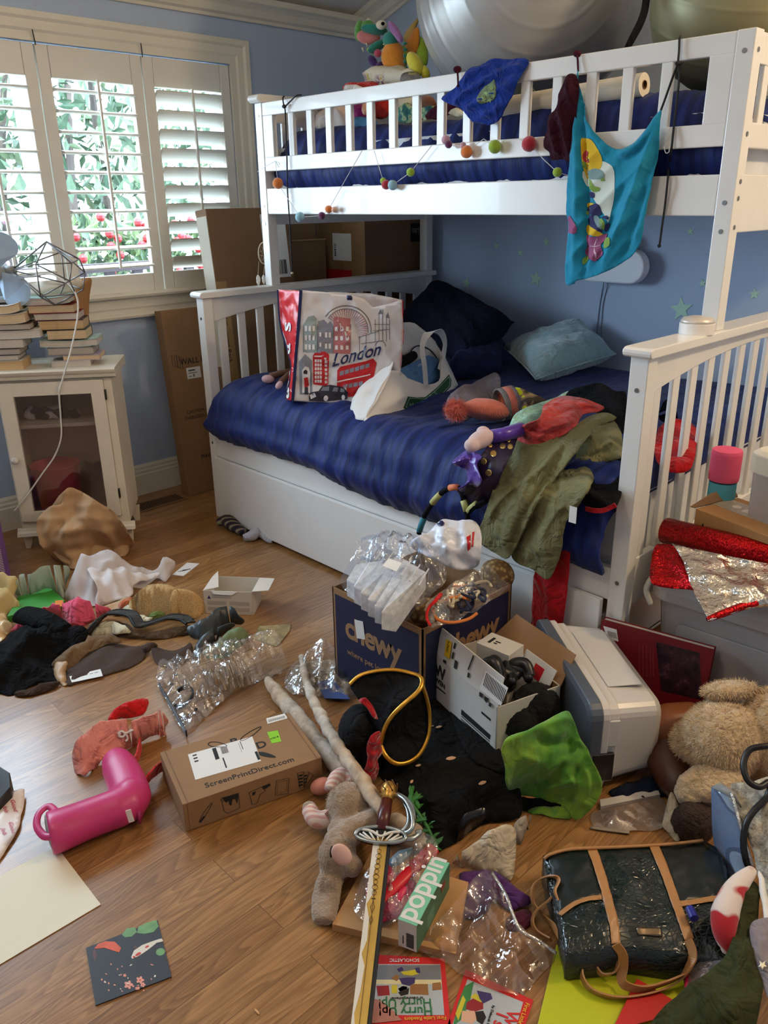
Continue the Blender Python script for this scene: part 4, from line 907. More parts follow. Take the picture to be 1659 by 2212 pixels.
for z0,z1,mt in((-.022,-.004,knit('grey_knit',(120,116,112))),(-.004,.02,SAL),(.02,.032,MATS['grey_felt'])):
 m=cuffring(z0,z1,.052);m.build('cuff',mt,bn,smooth=True)
pm=MB();R=random.Random(5);pc=A(985,886,.685);pm.ell(pc,.026,None,18,12)
for _ in range(900):
 d=V([R.gauss(0,1)for _ in range(3)]).normalized();l=R.uniform(.034,.050);a=d.orthogonal().normalized()*.0011;b=d.cross(a);tip=pc+d*l+V([R.gauss(0,.003)for _ in range(3)]);base=pc+d*.022
 pm.add([base+a,base-a*.5+b,base-a*.5-b,tip],[(0,1,3),(1,2,3),(2,0,3)])
pm.build('pompom',CLOTH('salmon_fluff',(208,108,92)),bn,weld=False)
cm=NT('camo_cloth');n2=cm.noise(cm.coord(),26,1);cm.set(Base_Color=cm.ramp(n2,[(.38,lin((60,52,46))),(.46,lin((122,104,84))),(.54,lin((150,130,100))),(.58,lin((190,205,30)))]),Roughness=.9);cm.n['Color Ramp'].color_ramp.interpolation='CONSTANT'
tag(sheet('camo_hat',PP([(1078,842,.70),(1090,834,.72),(1120,838,.73),(1150,850,.72),(1178,862,.70),(1184,874,.68),(1160,882,.67),(1130,885,.67),(1105,872,.68)]),cm.m,None,NV,.01,.03,.04,[(.005,.04,.5,.6)],th=.003),'camouflage cap with lime patches behind the salmon beanie','hat')
MINT=CLOTH('mint_cloth',(150,200,186));tag(sheet('mint_cloth',PP([(1098,930,.66),(1102,915,.68),(1115,892,.70),(1150,875,.71),(1200,858,.70),(1230,845,.69),(1222,880,.68),(1160,910,.68),(1130,935,.66)]),MINT,None,NV,.01,.02,.04,[(.01,.05,1.2,.6)],seed=3),'mint green cloth peeking out under the coral shirt','cloth')
CORAL=CLOTH('coral_cloth',(186,64,60),500);tag(sheet('shirt',PP([(1112,948,.66),(1118,925,.70),(1140,915,.73),(1165,905,.75),(1172,880,.74),(1190,865,.745),(1218,855,.74),(1250,860,.735),(1280,868,.73),(1306,880,.72),(1290,890,.715),(1260,895,.72),(1245,920,.71),(1215,940,.70),(1180,955,.68),(1150,964,.665),(1125,958,.655)]),CORAL,None,NV,.0042,.035,.04,[(.005,.025,1.4,.7)],seed=8,th=.002,creases=[([(1118,932),(1163,897),(1216,863),(1273,869)],.02,.009),([(1130,945),(1165,915),(1230,885),(1290,882)],-.02,.008),([(1125,930),(1145,940),(1150,955)],.016,.007),([(1150,920),(1170,935),(1215,925)],-.022,.008),([(1160,950),(1190,925),(1235,912)],.016,.007),([(1200,950),(1215,930),(1240,915)],-.014,.006),([(1185,870),(1190,890),(1170,905)],-.012,.006),([(1240,868),(1262,880),(1255,892)],-.014,.006),([(1120,945),(1135,925),(1150,925)],-.014,.005)]),'coral red shirt crumpled on top of the olive trousers','shirt')
BLKC=CLOTH('black_knit',(16,15,17),500);tag(sheet('black_sweatshirt',PP([(1222,858,.69),(1232,842,.73),(1270,832,.77),(1300,828,.78),(1330,845,.77),(1352,850,.76),(1352,920,.70),(1340,935,.69),(1300,900,.70),(1260,872,.70)]),BLKC,None,NV,.01,.03,.04,[(.016,.06,.5,.6)],seed=2),'black garment heaped against the foot post behind the coral shirt','clothes')
OLV=CLOTH('olive_twill',(118,114,78),700,.9,.12)
tr_=thing('trousers','olive twill trousers draped over the edge of the lower bunk','trousers',A(1230,950,.66))
SEAT=PP([(1112,950,.665),(1160,960,.672),(1210,940,.69),(1250,905,.71),(1300,890,.72),(1332,905,.715),(1345,930,.70),(1342,980,.67)])
legA=PP([(1030,1155,'y',-.095),(1045,1120,'y',-.1),(1060,1070,'y',-.1),(1078,1030,'y',-.08),(1095,985,.62),(1110,950,.665),(1150,962,.675),(1210,940,.695),(1262,905,.715),(1300,890,.72),(1326,898,.72),(1330,906,.71),(1290,925,.70),(1245,975,.69),(1200,1035,.62),(1165,1080,'y',-.115),(1130,1150,'y',-.115),(1100,1205,'y',-.11),(1070,1195,'y',-.105),(1040,1175,'y',-.10)])
sheet('trouser_leg',legA,OLV,tr_,NV,.0048,.022,.05,[(.005,.03,.75,.6)],seed=4,th=.004,creases=[([(1321,891),(1235,935),(1163,1015),(1090,1068),(1042,1132)],.02,.010),([(1102,973),(1077,1056),(1052,1138)],.014,.010),([(1229,958),(1178,1043),(1128,1122),(1105,1190)],-.02,.012),([(1140,970),(1120,1040),(1090,1110),(1075,1180)],-.010,.008),([(1150,1010),(1118,1090)],.012,.008),([(1040,1150),(1070,1165),(1100,1172)],-.006,.004),([(1290,905),(1235,960)],-.012,.008)])
legB=PP([(1105,1190,'y',-.085),(1140,1120,'y',-.09),(1180,1050,'y',-.09),(1230,985,.63),(1270,935,.70),(1320,905,.705),(1342,935,.695),(1345,985,.67),(1310,1000,.64),(1290,1025,.60),(1275,1050,'y',-.10),(1245,1100,'y',-.105),(1222,1130,'y',-.10),(1215,1180,'y',-.10),(1205,1215,'y',-.095),(1183,1252,'y',-.095),(1150,1230,'y',-.09),(1115,1215,'y',-.085)])
sheet('trouser_leg',legB,OLV,tr_,NV,.0048,.022,.05,[(.005,.035,.5,.6)],seed=9,th=.004,creases=[([(1330,945),(1248,996),(1204,1043)],.018,.010),([(1340,970),(1280,985),(1235,1030)],-.014,.010),([(1264,1065),(1229,1094),(1180,1100)],.012,.008),([(1216,1093),(1178,1138),(1160,1200)],.014,.009),([(1270,1010),(1250,1060),(1215,1110)],-.012,.008),([(1140,1135),(1125,1190)],.010,.008),([(1125,1190),(1165,1205),(1205,1200)],-.006,.004),([(1300,950),(1330,960),(1338,990)],.012,.008),([(1180,1060),(1225,1050),(1262,1052)],-.010,.007)])
BRED=thing('jacket','black garment with a red hem hanging between the olive trousers and the foot post','jacket',A(1310,1010,.6))
sheet('jacket_body',PP([(1262,1090,'y',-.07),(1270,1050,'y',-.07),(1295,1020,.60),(1340,985,.65),(1352,1000,.64),(1335,1090,'y',-.06),(1300,1100,'y',-.07)]),BLKC,BRED,NV,.01,.015,.04,[(.01,.05,1.,.5)])
RDC=CLOTH('red_cloth',(178,18,26),600);MB().ribbon(catmull(PP([(1265,1099,'y',-.075),(1285,1103,'y',-.08),(1305,1102,'y',-.08),(1330,1091,'y',-.075)])),.012,.004,(0,0,1)).build('red_hem',RDC,BRED)
tag(sheet('red_scarf',PP([(1222,1130,'y',-.04),(1234,1128,'y',-.04),(1232,1200,'y',-.05),(1225,1270,'y',-.055),(1216,1340,'y',-.05),(1210,1420,'y',-.045),(1200,1480,'y',-.04),(1140,1480,'y',-.04),(1142,1400,'y',-.045),(1148,1330,'y',-.05),(1150,1280,'y',-.055),(1155,1235,'y',-.055),(1190,1200,'y',-.05)]),RDC,None,(0,-1,0),.012,.01,.03,[(.012,.09,.2,.3)],th=.003),'long red cloth hanging down the drawer front behind the trousers','scarf')
tag(MB().bb((0,0,0),(.022,.001,.045),T(*AY(1228,1127,-.112))).build('garment_tag',PAPERW),'small white tag hanging beside the trouser leg','tag')
dd=thing('costume_doll','doll in purple dress with gold dots and pale stuffed hand at the bunk edge','doll',A(1060,960,.64))
SAT=M('purple_satin',(76,38,150),.28,var=.2,sheen=.3);DKP=M('dark_purple',(34,18,52),.45,var=.1);GOLD=M('gold_foil',(232,200,120),.3,.85,var=.1)
bm_=sheet('dress',PP([(1120,930,.69),(1090,940,.69),(1065,950,.68),(1045,975,.66),(1030,1000,.63),(1020,1020,.60),(1010,1050,.565),(998,1075,'y',-.09),(1005,1095,'y',-.09),(1030,1100,'y',-.09),(1060,1080,'y',-.085),(1085,1020,.62),(1110,970,.67)]),None,None,NV,.008,.03,.05,[(.005,.04,.8,.5)],build=False,seed=3)
bt=bvh(bm_);bm_.build('dress',DKP,dd,smooth=True,solid=.002,weld='keep')
for px,py,r in((1059,962,5),(1086,964,6),(1102,965,6),(1066,980,7),(1045,997,7),(1039,979,3.5),(1027,1014,4),(1056,1021,7),(1036,1037,6),(1099,952,4)):drape(bt,'gold_dot',[(px+r*cos(a),py+r*sin(a))for a in np.linspace(0,6.28,12)[:-1]],GOLD,dd,2.5,.0015)
sheet('satin_flounce',PP([(1012,972,.65),(1000,978,.645),(982,992,.63),(978,1002,.62),(992,1008,.61),(1006,1015,.60),(1010,1030,.585),(1002,1048,.565),(990,1058,.555),(1002,1064,'y',-.098),(1020,1058,'y',-.098),(1040,1040,.60),(1030,1005,.63),(1040,985,.655)]),SAT,dd,NV,.004,.02,.025,[(.006,.02,.5,.8)],seed=6,creases=[([(1010,975),(995,995),(982,1000)],.016,.006),([(1025,980),(1008,1002),(995,1006)],-.014,.006),([(1020,1015),(1012,1040),(995,1056)],.016,.006),([(1030,1020),(1022,1045),(1010,1060)],-.012,.005)])
mb=MB();mb.tube(catmull([A(1064,945,.685),A(1090,938,.70),A(1125,928,.70)]),[.024,.02,.022],14);mb.build('sleeve',SAT,dd,smooth=True)
mb=MB();EP(mb,0,0,A(1038,950,.685),32,21,20,-.5);EP(mb,0,0,A(1044,934,.695),16,14,14,.2);EP(mb,0,0,A(1020,962,.675),18,16,16,0);mb.build('stuffed_hand',M('doll_hand',(212,186,186),.85,bs=500,bst=.2),dd,smooth=True,remesh=.004)
cg=thing('beaded_cord','black cord with coloured tube sleeves hanging off the lower bunk edge','cord',AY(950,1090,-.1))
c1p=catmull([AY(905,1152,-.10),AY(912,1125,-.105),AY(925,1100,-.105),AY(942,1078,-.105),AY(960,1060,-.105),AY(985,1052,-.10),AY(998,1066,-.10),AY(1005,1095,-.105),AY(1010,1120,-.105),AY(1006,1145,-.10)],6);mb=MB();mb.tube(c1p,.0085,10);mb.tube(catmull([AY(1008,1112,-.105),AY(1025,1095,-.11),AY(1050,1080,-.10)],4),.007,10);mb.build('cord',MATS['black_cloth'],cg,smooth=True)
for a,b,c,nm in(((906,1147),(916,1118),(46,130,150),'teal_sleeve'),((934,1086),(952,1067),(196,192,120),'yellow_sleeve'),((972,1054),(989,1053),(222,124,84),'orange_sleeve'),((1001,1081),(1008,1104),(186,186,118),'yellow_sleeve'),((1012,1104),(1030,1088),(186,186,118),'yellow_sleeve')):
 MB().tube([AY(*a,-.106),AY((a[0]+b[0])/2,(a[1]+b[1])/2-1,-.107),AY(*b,-.106)],.0100,12).build(nm,M('sleeve_%d'%c[0],c,.6),cg,smooth=True)
tag(sheet('red_garment',PP([(1418,935,.66),(1440,910,.69),(1470,905,.70),(1502,925,.68),(1500,990,.65),(1480,1020,.62),(1440,1015,.62),(1415,985,.63)]),RDC,None,NV,.012,.03,.05,[(.02,.05,.8,.6)],seed=5),'red garment bunched behind the foot slats of the lower bunk','clothes')
tag(sheet('black_bundle',PP([(1425,905,.66),(1432,870,.73),(1450,862,.745),(1462,885,.73),(1460,915,.67)]),BLKC,None,NV,.012,.03,.03),'dark bundle behind the foot slats above the red garment','clothes')
pk=thing('push_light','round white push light sitting on the foot cap of the lower bunk','light',(2.0,.318,.987));pm_=Matrix.Translation((2.004,.288,.9872))
MB().lathe([(0,0),(.045,0),(.045,.027),(.0435,.028),(0,.028)],pm_,40).build('light_base',M('puck_white',(236,232,228),.3,var=.02),pk,smooth=False);MB().lathe([(0,.0285),(.043,.0285),(.043,.033),(.038,.040),(.022,.044),(0,.045)],pm_,40).build('lens',M('puck_lens',(214,206,196),.35,.3,var=.02),pk,smooth=True)
def starpoly(r):return[((r if k%2==0 else r*.42)*cos(pi/2+k*pi/5),(r if k%2==0 else r*.42)*sin(pi/2+k*pi/5))for k in range(10)]
STARM=M('star_plastic',(186,222,196),.5,var=.03)
for i,(px,py,r,a,lab)in enumerate(((1073,531,7,.2,'tiny pale star highest left on the blue wall under the bunk'),(1125,546,8,.1,'tiny star right of and below the leftmost one on the wall'),(1181,523,9,-.1,'small star on the wall left of the hanging turquoise cloth'),(1158,602,16,-.15,'middle-sized star on the wall above the aqua cushion'),(1472,668,25,.15,'large green star on the wall beside the white push light'),(1630,635,12,.1,'small star at the right edge of the wall beyond the upper post'),(1518,612,9,.3,'small star tucked just left of the upper foot post'),(1008,612,11,-.2,'faint star above the large navy pillow'),(1492,500,8,.2,'faint small star under the bunk rail right of the black cord'))):
 p=AY(px,py,YB-.0005);s=(p-CP).dot(CFW)/CF;tag(MB().prism(starpoly(r*s*1.08),.0022,frame(p,(1,0,0),(0,0,1))@Matrix.Rotation(a,4,'Z')).build('wall_star',STARM),lab,'wall star','glow stars on the blue wall')
cl_=thing('cloud_lamp','white cloud-shaped wall lamp half hidden by the hanging turquoise cloth','wall lamp',(1.1,1.40,1.05))
LW=M('lamp_white',(228,230,236),.35,var=.01)
x0,z0=1.188,1.054;cb_=[(x0+.066*cos(a),z0+.068*sin(a))for a in np.linspace(-pi/2,pi*.62,18)]+[(1.1+.08*cos(a),1.105+.08*sin(a))for a in np.linspace(.5,pi*.8,10)]+[(1.0+.066*cos(a),z0+.068*sin(a))for a in np.linspace(pi*.5,pi*1.5,14)]
MB().prism([(x,z)for x,z in cb_],.05,frame((0,1.40,0),(1,0,0),(0,0,1))).build('lamp_body',LW,cl_,bevel=.006)
MB().prism(disc(1.09,1.05,.05,20),.035,frame((0,YB-.0005,0),(1,0,0),(0,0,1))).build('wall_mount',LW,cl_)
for k,(a,b,c,d)in enumerate(((1302,1296,1292,1290),(1311,1303,1300,1299))):
 MB().tube(catmull([AY(a+2,610,1.41),AY(a,622,1.428),AY(b,655,1.43),AY(c,690,1.43),AY(d,712,1.43),AY(d,740,1.428)]),.0018,6).build('lamp_cord',M('cord_grey',(120,132,150),.5),cl_,smooth=True)
def ball(c,r,c1,lab,rough,axis,n1=9,plug=None):
 o=thing('exercise_ball',lab,'exercise ball',c);mb=MB();prof=[]
 for i in range(161):
  th=pi*i/160;q=1.0
  d=abs(th-pi/2)
  for k in range(n1):
   a=.32+k*.21
   for aa in(a,pi-a):q+=.006*math.exp(-((th-aa)/.014)**2)
  prof.append((r*q*sin(th),r*q*cos(th)))
 ax=V(axis).normalized();fr=frame(c,ax.orthogonal(),ax.cross(ax.orthogonal()));mb.lathe(prof,fr,72)
 m=M('ball_'+lab[:6],c1,rough,.35,var=.05,vs=14,spec=.6,bs=70,bst=.06);mb.build('ball_skin',m,o,smooth=True)
 MB().prism(disc(0,0,.012,14),.006,fr@T(0,0,r-.001)).build('air_plug',M('plug',(90,90,84),.5),o);return o
ball(V((.985,.855,2.012)),.40,(186,186,184),'huge silver exercise ball resting on the upper bunk mattress',.33,(.6,-.62,.05))
c2=AY(1588,118,.86);ball(V((c2.x,.86,1.605+.262)),.258,(150,144,108),'olive grey exercise ball at the right end of the upper bunk',.45,(.30,-.38,.86),6)
tag(MB().ribbon(catmull([AY(1398,-20,.62),AY(1393,20,.60),AY(1383,50,.58),AY(1370,75,.56),AY(1358,98,.55),AY(1348,120,.56)]),.022,.005,(.3,.9,.2)).build('black_strap',MATS['black_cloth']),'black strap hanging between the two exercise balls','strap')
r0,r1=AY(1062,237,.455),AY(1392,183,.455);rl=thing('paper_roll','roll of white paper with a hollow core behind the upper guard rail','paper roll',r0.lerp(r1,.5))
ax=(r1-r0).normalized();RW_=M('roll_paper',(226,218,200),.8,var=.03);f=frame(r0,ax.orthogonal(),ax.cross(ax.orthogonal()));L=(r1-r0).length
zd=1 if V(f.col[2][:3]).dot(ax)>0 else -1
MB().lathe([(.031,0),(.031,L*zd),(.012,L*zd),(.012,0)],f,32,closed=True).build('rolled_paper',RW_,rl,smooth=False);MB().lathe([(.0118,-.002*zd),(.0118,(L+.002)*zd),(.010,(L+.002)*zd),(.010,-.002*zd)],f,24,closed=True).build('core',CB2,rl)
dg=thing('plush_dragon','bright plush dragon with teal head, orange belly and wings sitting on the upper bunk','plush toy',AY(850,150,.75))
def PL(nm,c):return M('plush_'+nm,c,.95,bs=260,bst=.5,bd=.003,sheen=.5,var=.12,vs=22)
TEAL,GRNP,ORG,YEL,PNK,PRP,LIM,WHT,DPR=PL('teal',(40,140,126)),PL('green',(96,166,78)),PL('orange',(236,150,44)),PL('yellow',(232,220,70)),PL('pink',(226,140,140)),PL('lilac',(176,124,190)),PL('lime',(168,208,64)),PL('cream',(232,226,206)),PL('plum',(74,44,112))
Y=.75;D=lambda px,py,y=Y:AY(px,py,y)
def blob(nm,mat,*es,rm=.0):
 mb=MB()
 for e in es:EP(mb,0,0,*e)
 return mb.build(nm,mat,dg,smooth=True,remesh=rm)
blob('belly',ORG,(D(848,120),26,32,22,.2),(D(858,146),22,14,20),rm=.012)
blob('back',LIM,(D(868,128,.79),14,32,16,.1),(D(912,112,.86),14,36,12,-.15),rm=.01)
blob('head',TEAL,(D(845,86),20,17,20,.2),(D(808,64),32,9,18,.12),(D(815,100),26,9,16,-.5),rm=.01)
blob('snout',GRNP,(D(776,66),10,22,16,.15),(D(795,56),14,9,15));blob('mouth',PNK,(D(796,80),26,15,12,.1))
blob('eye',WHT,(D(824,54,.735),12,9,9));blob('pupil',MATS['black_cloth'],(D(827,51,.722),4,3.5,3.5));blob('nostril',WHT,(D(796,45),5,5,5))
blob('ear',PRP,(D(853,66,.74),9,25,9,-.6),(D(862,80,.74),8,14,8,-.5),rm=.006)
for px,py,a in((785,60,.2),(791,96,2.9),(829,94,1.2),(783,108,2.4)):
 s=MB();p=D(px,py,.735);s.tube([p-CU*.012*cos(a),p+CU*.012*cos(a)+CR*.004],[.005,.0005],8);s.build('fang',WHT,dg,smooth=True)
blob('jaw_patch',LIM,(D(808,112),17,5,10,.35));blob('tongue',PL('rose',(206,86,116)),(D(816,115,.745),8,8,8))
blob('paw',DPR,(D(805,132),9,15,10,-.7),(D(822,143),10,10,10,.2),rm=.006);blob('leg',YEL,(D(897,138,.68),15,28,16,-.55));blob('leg',YEL,(D(918,157,.70),10,16,11,-.4));blob('foot_claw',ORG,(D(866,151,.70),11,4,6,-.4))
for pts,m in(([(905,36),(896,60),(890,90),(882,104),(874,100),(872,78),(884,58)],PL('tan',(196,160,84))),([(892,66),(902,60),(904,90),(898,112),(884,118),(876,108),(876,92),(884,78)],ORG)):
 sheet('wing',[D(x,y,.85 if m is not ORG else .835)for x,y in pts],m,dg,NV,.01,.01,.03,th=.008)
for k in range(5):s=MB();p=D(872,95+k*13,.735);s.tube([p,p+CR*.016+CU*.004],[.008,.001],6);s.build('spine_tuft',TEAL,dg,smooth=True)
pp_=NT('printed_cotton');n_=pp_.noise(pp_.coord(),55,2,.5);n2_=pp_.noise(pp_.coord(),9,2)
pp_.set(Base_Color=pp_.mix(pp_.ramp(n2_,[(.5,(0,0,0)),(.62,(1,1,1))]),lin((226,220,200)),pp_.ramp(n_,[(.42,lin((150,90,110))),(.5,lin((226,220,200))),(.58,lin((200,170,90)))])),Roughness=.85)
tag(cushion([AY(782,158,.62),AY(905,172,.62),AY(900,200,.95),AY(800,190,.95)],.10,seed=3).build('pillow',pp_.m,None,smooth=True),'cream pillow with a fine flowery print under the plush dragon','pillow')
SEQ=M('silver_sequin',(170,170,176),.25,.8,var=.5,vs=160);tag(sheet('sequin_pouch',[AY(868,160,.58),AY(890,154,.62),AY(905,158,.64),AY(908,178,.58),AY(885,190,.56),AY(866,182,.56)],SEQ,None,NV,.01,.015,.03,th=.012),'silver sequinned pouch beside the flowery pillow','pouch')
def heap(nm,pts,mat,lab,cat,y=.5,dome=.05,seed=0,fold=((.02,.06,.6,.7),),res=.011,**k):
 return tag(sheet(nm,[AY(p[0],p[1],p[2]if len(p)>2 else y)for p in pts],mat,None,NV,res,dome,.05,fold,seed=seed,**k),lab,cat)
heap('red_garment',[(742,195),(746,180),(760,178),(790,176),(815,180),(840,215),(838,250),(815,258),(800,240),(790,215)],CLOTH('scarlet',(188,44,36)),'red garment with a black edge piled on the upper bunk left of the dragon','clothes',.52,seed=2)
heap('white_shirt',[(744,186),(752,182),(775,185),(800,195),(790,205),(760,204),(744,200)],CLOTH('offwhite',(226,220,210)),'white cloth poking out under the red garment on the upper bunk','clothes',.49)
heap('magenta_cloth',[(760,225),(785,222),(792,240),(790,262),(768,266),(758,250)],CLOTH('magenta',(140,34,100)),'magenta cloth seen between the left guard slats','clothes',.47)
mb=MB();EP(mb,0,0,AY(788,235,.46),7,13,9);tag(mb.build('plush_paw',PL('peach',(226,180,150)),None,smooth=True),'peach plush paw beside the magenta cloth on the upper bunk','plush toy')
heap('yellow_teal_blanket',[(758,262),(775,252),(800,255),(815,268),(790,275),(760,278)],M('teal_yellow',(60,110,140),.9,var=.7,vs=20),'small teal and yellow blanket corner below the magenta cloth','blanket',.46,.02)
heap('plastic_bag',[(680,275),(684,250),(696,235),(720,222),(745,220),(752,250),(745,285),(728,290),(712,278)],M('bag_beige',(214,196,182),.35,var=.1),'crumpled beige plastic bag at the head of the upper bunk','plastic bag',.50,.05,4,((.02,.05,.9,.8),))
heap('grey_plush',[(636,275),(648,252),(660,238),(676,232),(690,244),(694,262),(690,276)],PL('grey',(164,150,146)),'greyish plush heap behind the leftmost guard slats','plush toy',.52,.05)
bl=NT('patch_print');n_=bl.noise(bl.coord(),30,2);bl.set(Base_Color=bl.ramp(n_,[(.3,lin((40,70,96))),(.45,lin((52,120,106))),(.55,lin((180,200,150))),(.65,lin((110,40,50)))]),Roughness=.9)
heap('patterned_blanket',[(855,255),(860,232),(880,222),(905,232),(935,228),(962,232),(965,252),(930,258),(880,266)],bl.m,'teal and green patterned blanket in the middle of the upper bunk','blanket',.47,.03,3)
heap('paper_wrap',[(850,225),(862,212),(885,207),(895,212),(890,225),(870,232)],M('wrap_paper',(226,214,186),.6,var=.2),'cream wrapping paper above the patterned blanket','paper',.50,.02)
heap('brown_plush',[(895,235),(905,212),(920,204),(936,210),(942,228),(920,238)],PL('brown',(120,70,44)),'brown shaggy plush between the guard slats under the dragon','plush toy',.49,.04)
heap('maroon_garment',[(918,252),(930,238),(948,225),(985,222),(992,240),(960,252),(935,258)],CLOTH('maroon',(74,24,44)),'dark maroon garment on the upper bunk behind the blue cloth','clothes',.46,.02)
heap('cream_cloth',[(968,246),(985,232),(1002,242),(990,250)],CLOTH('cream',(224,216,186)),'scrap of cream cloth left of the hanging blue cloth','cloth',.44,.01)
heap('headscarf',[(1118,205),(1130,180),(1150,188),(1165,212),(1140,216)],CLOTH('sage',(92,110,92)),'grey green scarf behind the right edge of the blue cloth','scarf',.45,.01)
by=.338
bm2=sheet('bandana',[AY(x,y,yy)for x,y,yy in((954,214,.34),(985,188,.345),(1010,150,.345),(1035,141,.345),(1062,127,.35),(1100,128,.35),(1140,128,.35),(1124,165,.335),(1104,210,.33),(1078,258,.33),(1055,270,.332),(1030,266,.335),(1008,250,.335),(992,234,.336))],None,None,(0,-1,0),.007,.012,.03,[(.012,.05,1.9,.4),(.006,.03,1.2,.6)],seed=5,build=False)
ba=thing('bandana','royal blue cloth with a green embroidered patch hanging over the upper guard rail','cloth',AY(1050,190,by));tb_=bvh(bm2);bm2.build('cloth',CLOTH('royal_blue',(22,50,134),600),ba,smooth=True,solid=.002,weld='keep')
drape(tb_,'embroidered_patch',[(1030,215),(1042,192),(1060,178),(1068,172),(1072,190),(1070,212),(1055,220),(1040,224)],M('patch_sage',(112,128,92),.8,var=.4,vs=60),ba,4)
m_=MB()
for px,py,r in((1046,214,7),(1058,216,7),(1066,206,6),(1050,202,6),(1062,192,6)):drape(tb_,'',[(px+(r if k%2==0 else r*.5)*cos(k*pi/5),py+(r if k%2==0 else r*.5)*sin(k*pi/5))for k in range(10)],None,None,3,.0025,1,False,m_)
m_.build('leaf_stitching',M('stitch_green',(150,176,120),.8),ba,weld='keep',solid=.0003,soff=0)
tag(sheet('maroon_tights',[AY(x,y,.332)for x,y in((1222,166),(1240,160),(1250,185),(1246,250),(1246,300),(1238,350),(1215,344),(1192,346),(1186,328),(1174,316),(1180,285),(1184,255),(1200,232),(1210,195))],CLOTH('dark_maroon',(52,16,30),500),None,(0,-1,0),.007,.02,.03,[(.012,.04,.3,.6)],seed=6),'dark maroon cloth hanging at the guard rail left of the turquoise sarong','cloth')
for px,nm in((988,'left of the blue cloth'),(1247,'above the turquoise sarong')):
 py=150 if px<1000 else 116;mb=MB();EP(mb,0,0,AY(px,py,.352),9,7,7);mb.tube([AY(px,py+2,.345),AY(px+1,py+14,.345),AY(px+2,py+38,.342)],.003,7);tag(mb.build('tied_knot',CLOTH('knot_maroon',(60,18,34))),'dark maroon cloth knot tied on the upper guard rail '+nm,'knot','knots on the guard rail')
TQ=CLOTH('turquoise',(30,136,168),500,.8,.08,wr=.25)
so=[(1247,150,.338),(1252,205,.335),(1262,245,.333),(1276,272,.332),(1298,300,.33),(1330,322,.328),(1364,312,.328),(1396,280,.33),(1426,238,.338),(1428,262,.33),(1418,330,.325),(1407,400,.32),(1394,470,.32),(1380,532,.322),(1340,570,.325),(1292,594,.325),(1246,606,.325),(1238,614,.325),(1222,612,.325),(1221,570,.325),(1227,500,.322),(1222,440,.32),(1230,350,.322),(1240,280,.328),(1244,200,.334)]
smb=sheet('sarong',[AY(*p)for p in so],None,None,(0,-1,0),.006,.010,.06,[(.006,.05,2.3,.6)],seed=12,build=False,creases=[([(1420,262),(1362,430),(1300,578)],.014,.012),([(1420,300),(1388,430),(1342,560)],-.014,.012),([(1412,345),(1396,440),(1372,525)],.010,.010),([(1424,245),(1380,310),(1335,335)],.012,.008),([(1415,262),(1375,330),(1330,352)],-.012,.008),([(1250,190),(1258,300),(1266,450),(1260,600)],-.020,.008),([(1244,250),(1246,400),(1240,590)],.012,.012),([(1350,390),(1320,470),(1290,560)],-.010,.010),([(1262,250),(1285,300),(1310,335)],.008,.008)])
sr=thing('sarong','turquoise sarong with large painted flowers tied to the upper guard rail','cloth',AY(1310,420,.325));stt=bvh(smb);smb.build('cloth',TQ,sr,smooth=True,solid=.0015,weld='keep')
def fl(nm,polys,c,off=.0012,sm=3,res=4):
 m=MB()
 for p in polys:drape(stt,nm,p,None,None,res,off,sm,False,m)
 m.build(nm,M('dye_%02x%02x%02x'%c,c,.8,var=.08),sr,weld='keep',solid=.0003,soff=0)
fl('white_field',[[(1258,372),(1290,350),(1312,352),(1327,370),(1327,420),(1322,450),(1314,480),(1308,468),(1296,450),(1282,428),(1276,408),(1266,400)]],(206,216,206))
fl('yellow_field',[[(1254,304),(1262,299),(1278,302),(1292,322),(1301,345),(1296,366),(1278,366),(1272,390),(1262,372),(1256,345)],[(1268,440),(1284,440),(1286,455),(1272,452)],[(1268,486),(1280,490),(1298,502),(1302,508),(1285,510),(1268,504)]],(218,178,26),.0018)
fl('navy_shapes',[[(1276,414),(1285,418),(1284,428),(1275,424)],[(1270,448),(1290,440),(1299,452),(1298,464),(1284,466),(1270,460)],[(1272,468),(1284,464),(1290,480),(1302,500),(1290,498),(1272,484)],[(1306,486),(1318,482),(1316,494),(1308,500)],[(1300,470),(1312,466),(1314,474)]],(34,34,84),.0022)
fl('green_leaves',[[(1268,392),(1276,388),(1284,402),(1294,404),(1296,412),(1282,414),(1272,402)],[(1256,352),(1264,350),(1268,366),(1260,362)],[(1308,516),(1318,514),(1316,530),(1306,536)],[(1258,560),(1270,552),(1272,562),(1260,572)],[(1298,472),(1306,480),(1304,496),(1296,486)],[(1264,460),(1274,456),(1272,466)],[(1302,382),(1308,390),(1298,390)]],(122,156,62),.0026)
fl('grey_leaves',[[(1270,372),(1285,364),(1302,370),(1306,382),(1290,388),(1274,386)],[(1284,466),(1294,468),(1302,488),(1296,494),(1286,480)]],(118,146,146),.0026)
fl('red_blossom',[[(1258,334),(1266,324),(1272,330),(1270,342),(1274,350),(1264,352),(1258,344)]],(180,52,66),.003)
fl('plum_blossom',[[(1267,508),(1285,512),(1312,504),(1308,520),(1298,530),(1304,548),(1292,560),(1284,564),(1270,556),(1263,545),(1268,530)],[(1230,466),(1238,475),(1246,492),(1242,504),(1230,502),(1226,490)]],(146,74,116),.0026)
fl('petal_veins',[[(1284,530),(1290,514),(1291,514),(1286,531)],[(1272,530),(1286,532),(1300,530),(1286,534)],[(1285,534),(1288,550),(1287,560),(1284,545)]],(220,190,205),.0032,1,3)
BC=M('black_cord',(22,21,24),.7)
cdl=thing('hanging_rope','thin black cord knotted at the left end of the upper guard rail','cord',AY(616,230,.34));yy=.345
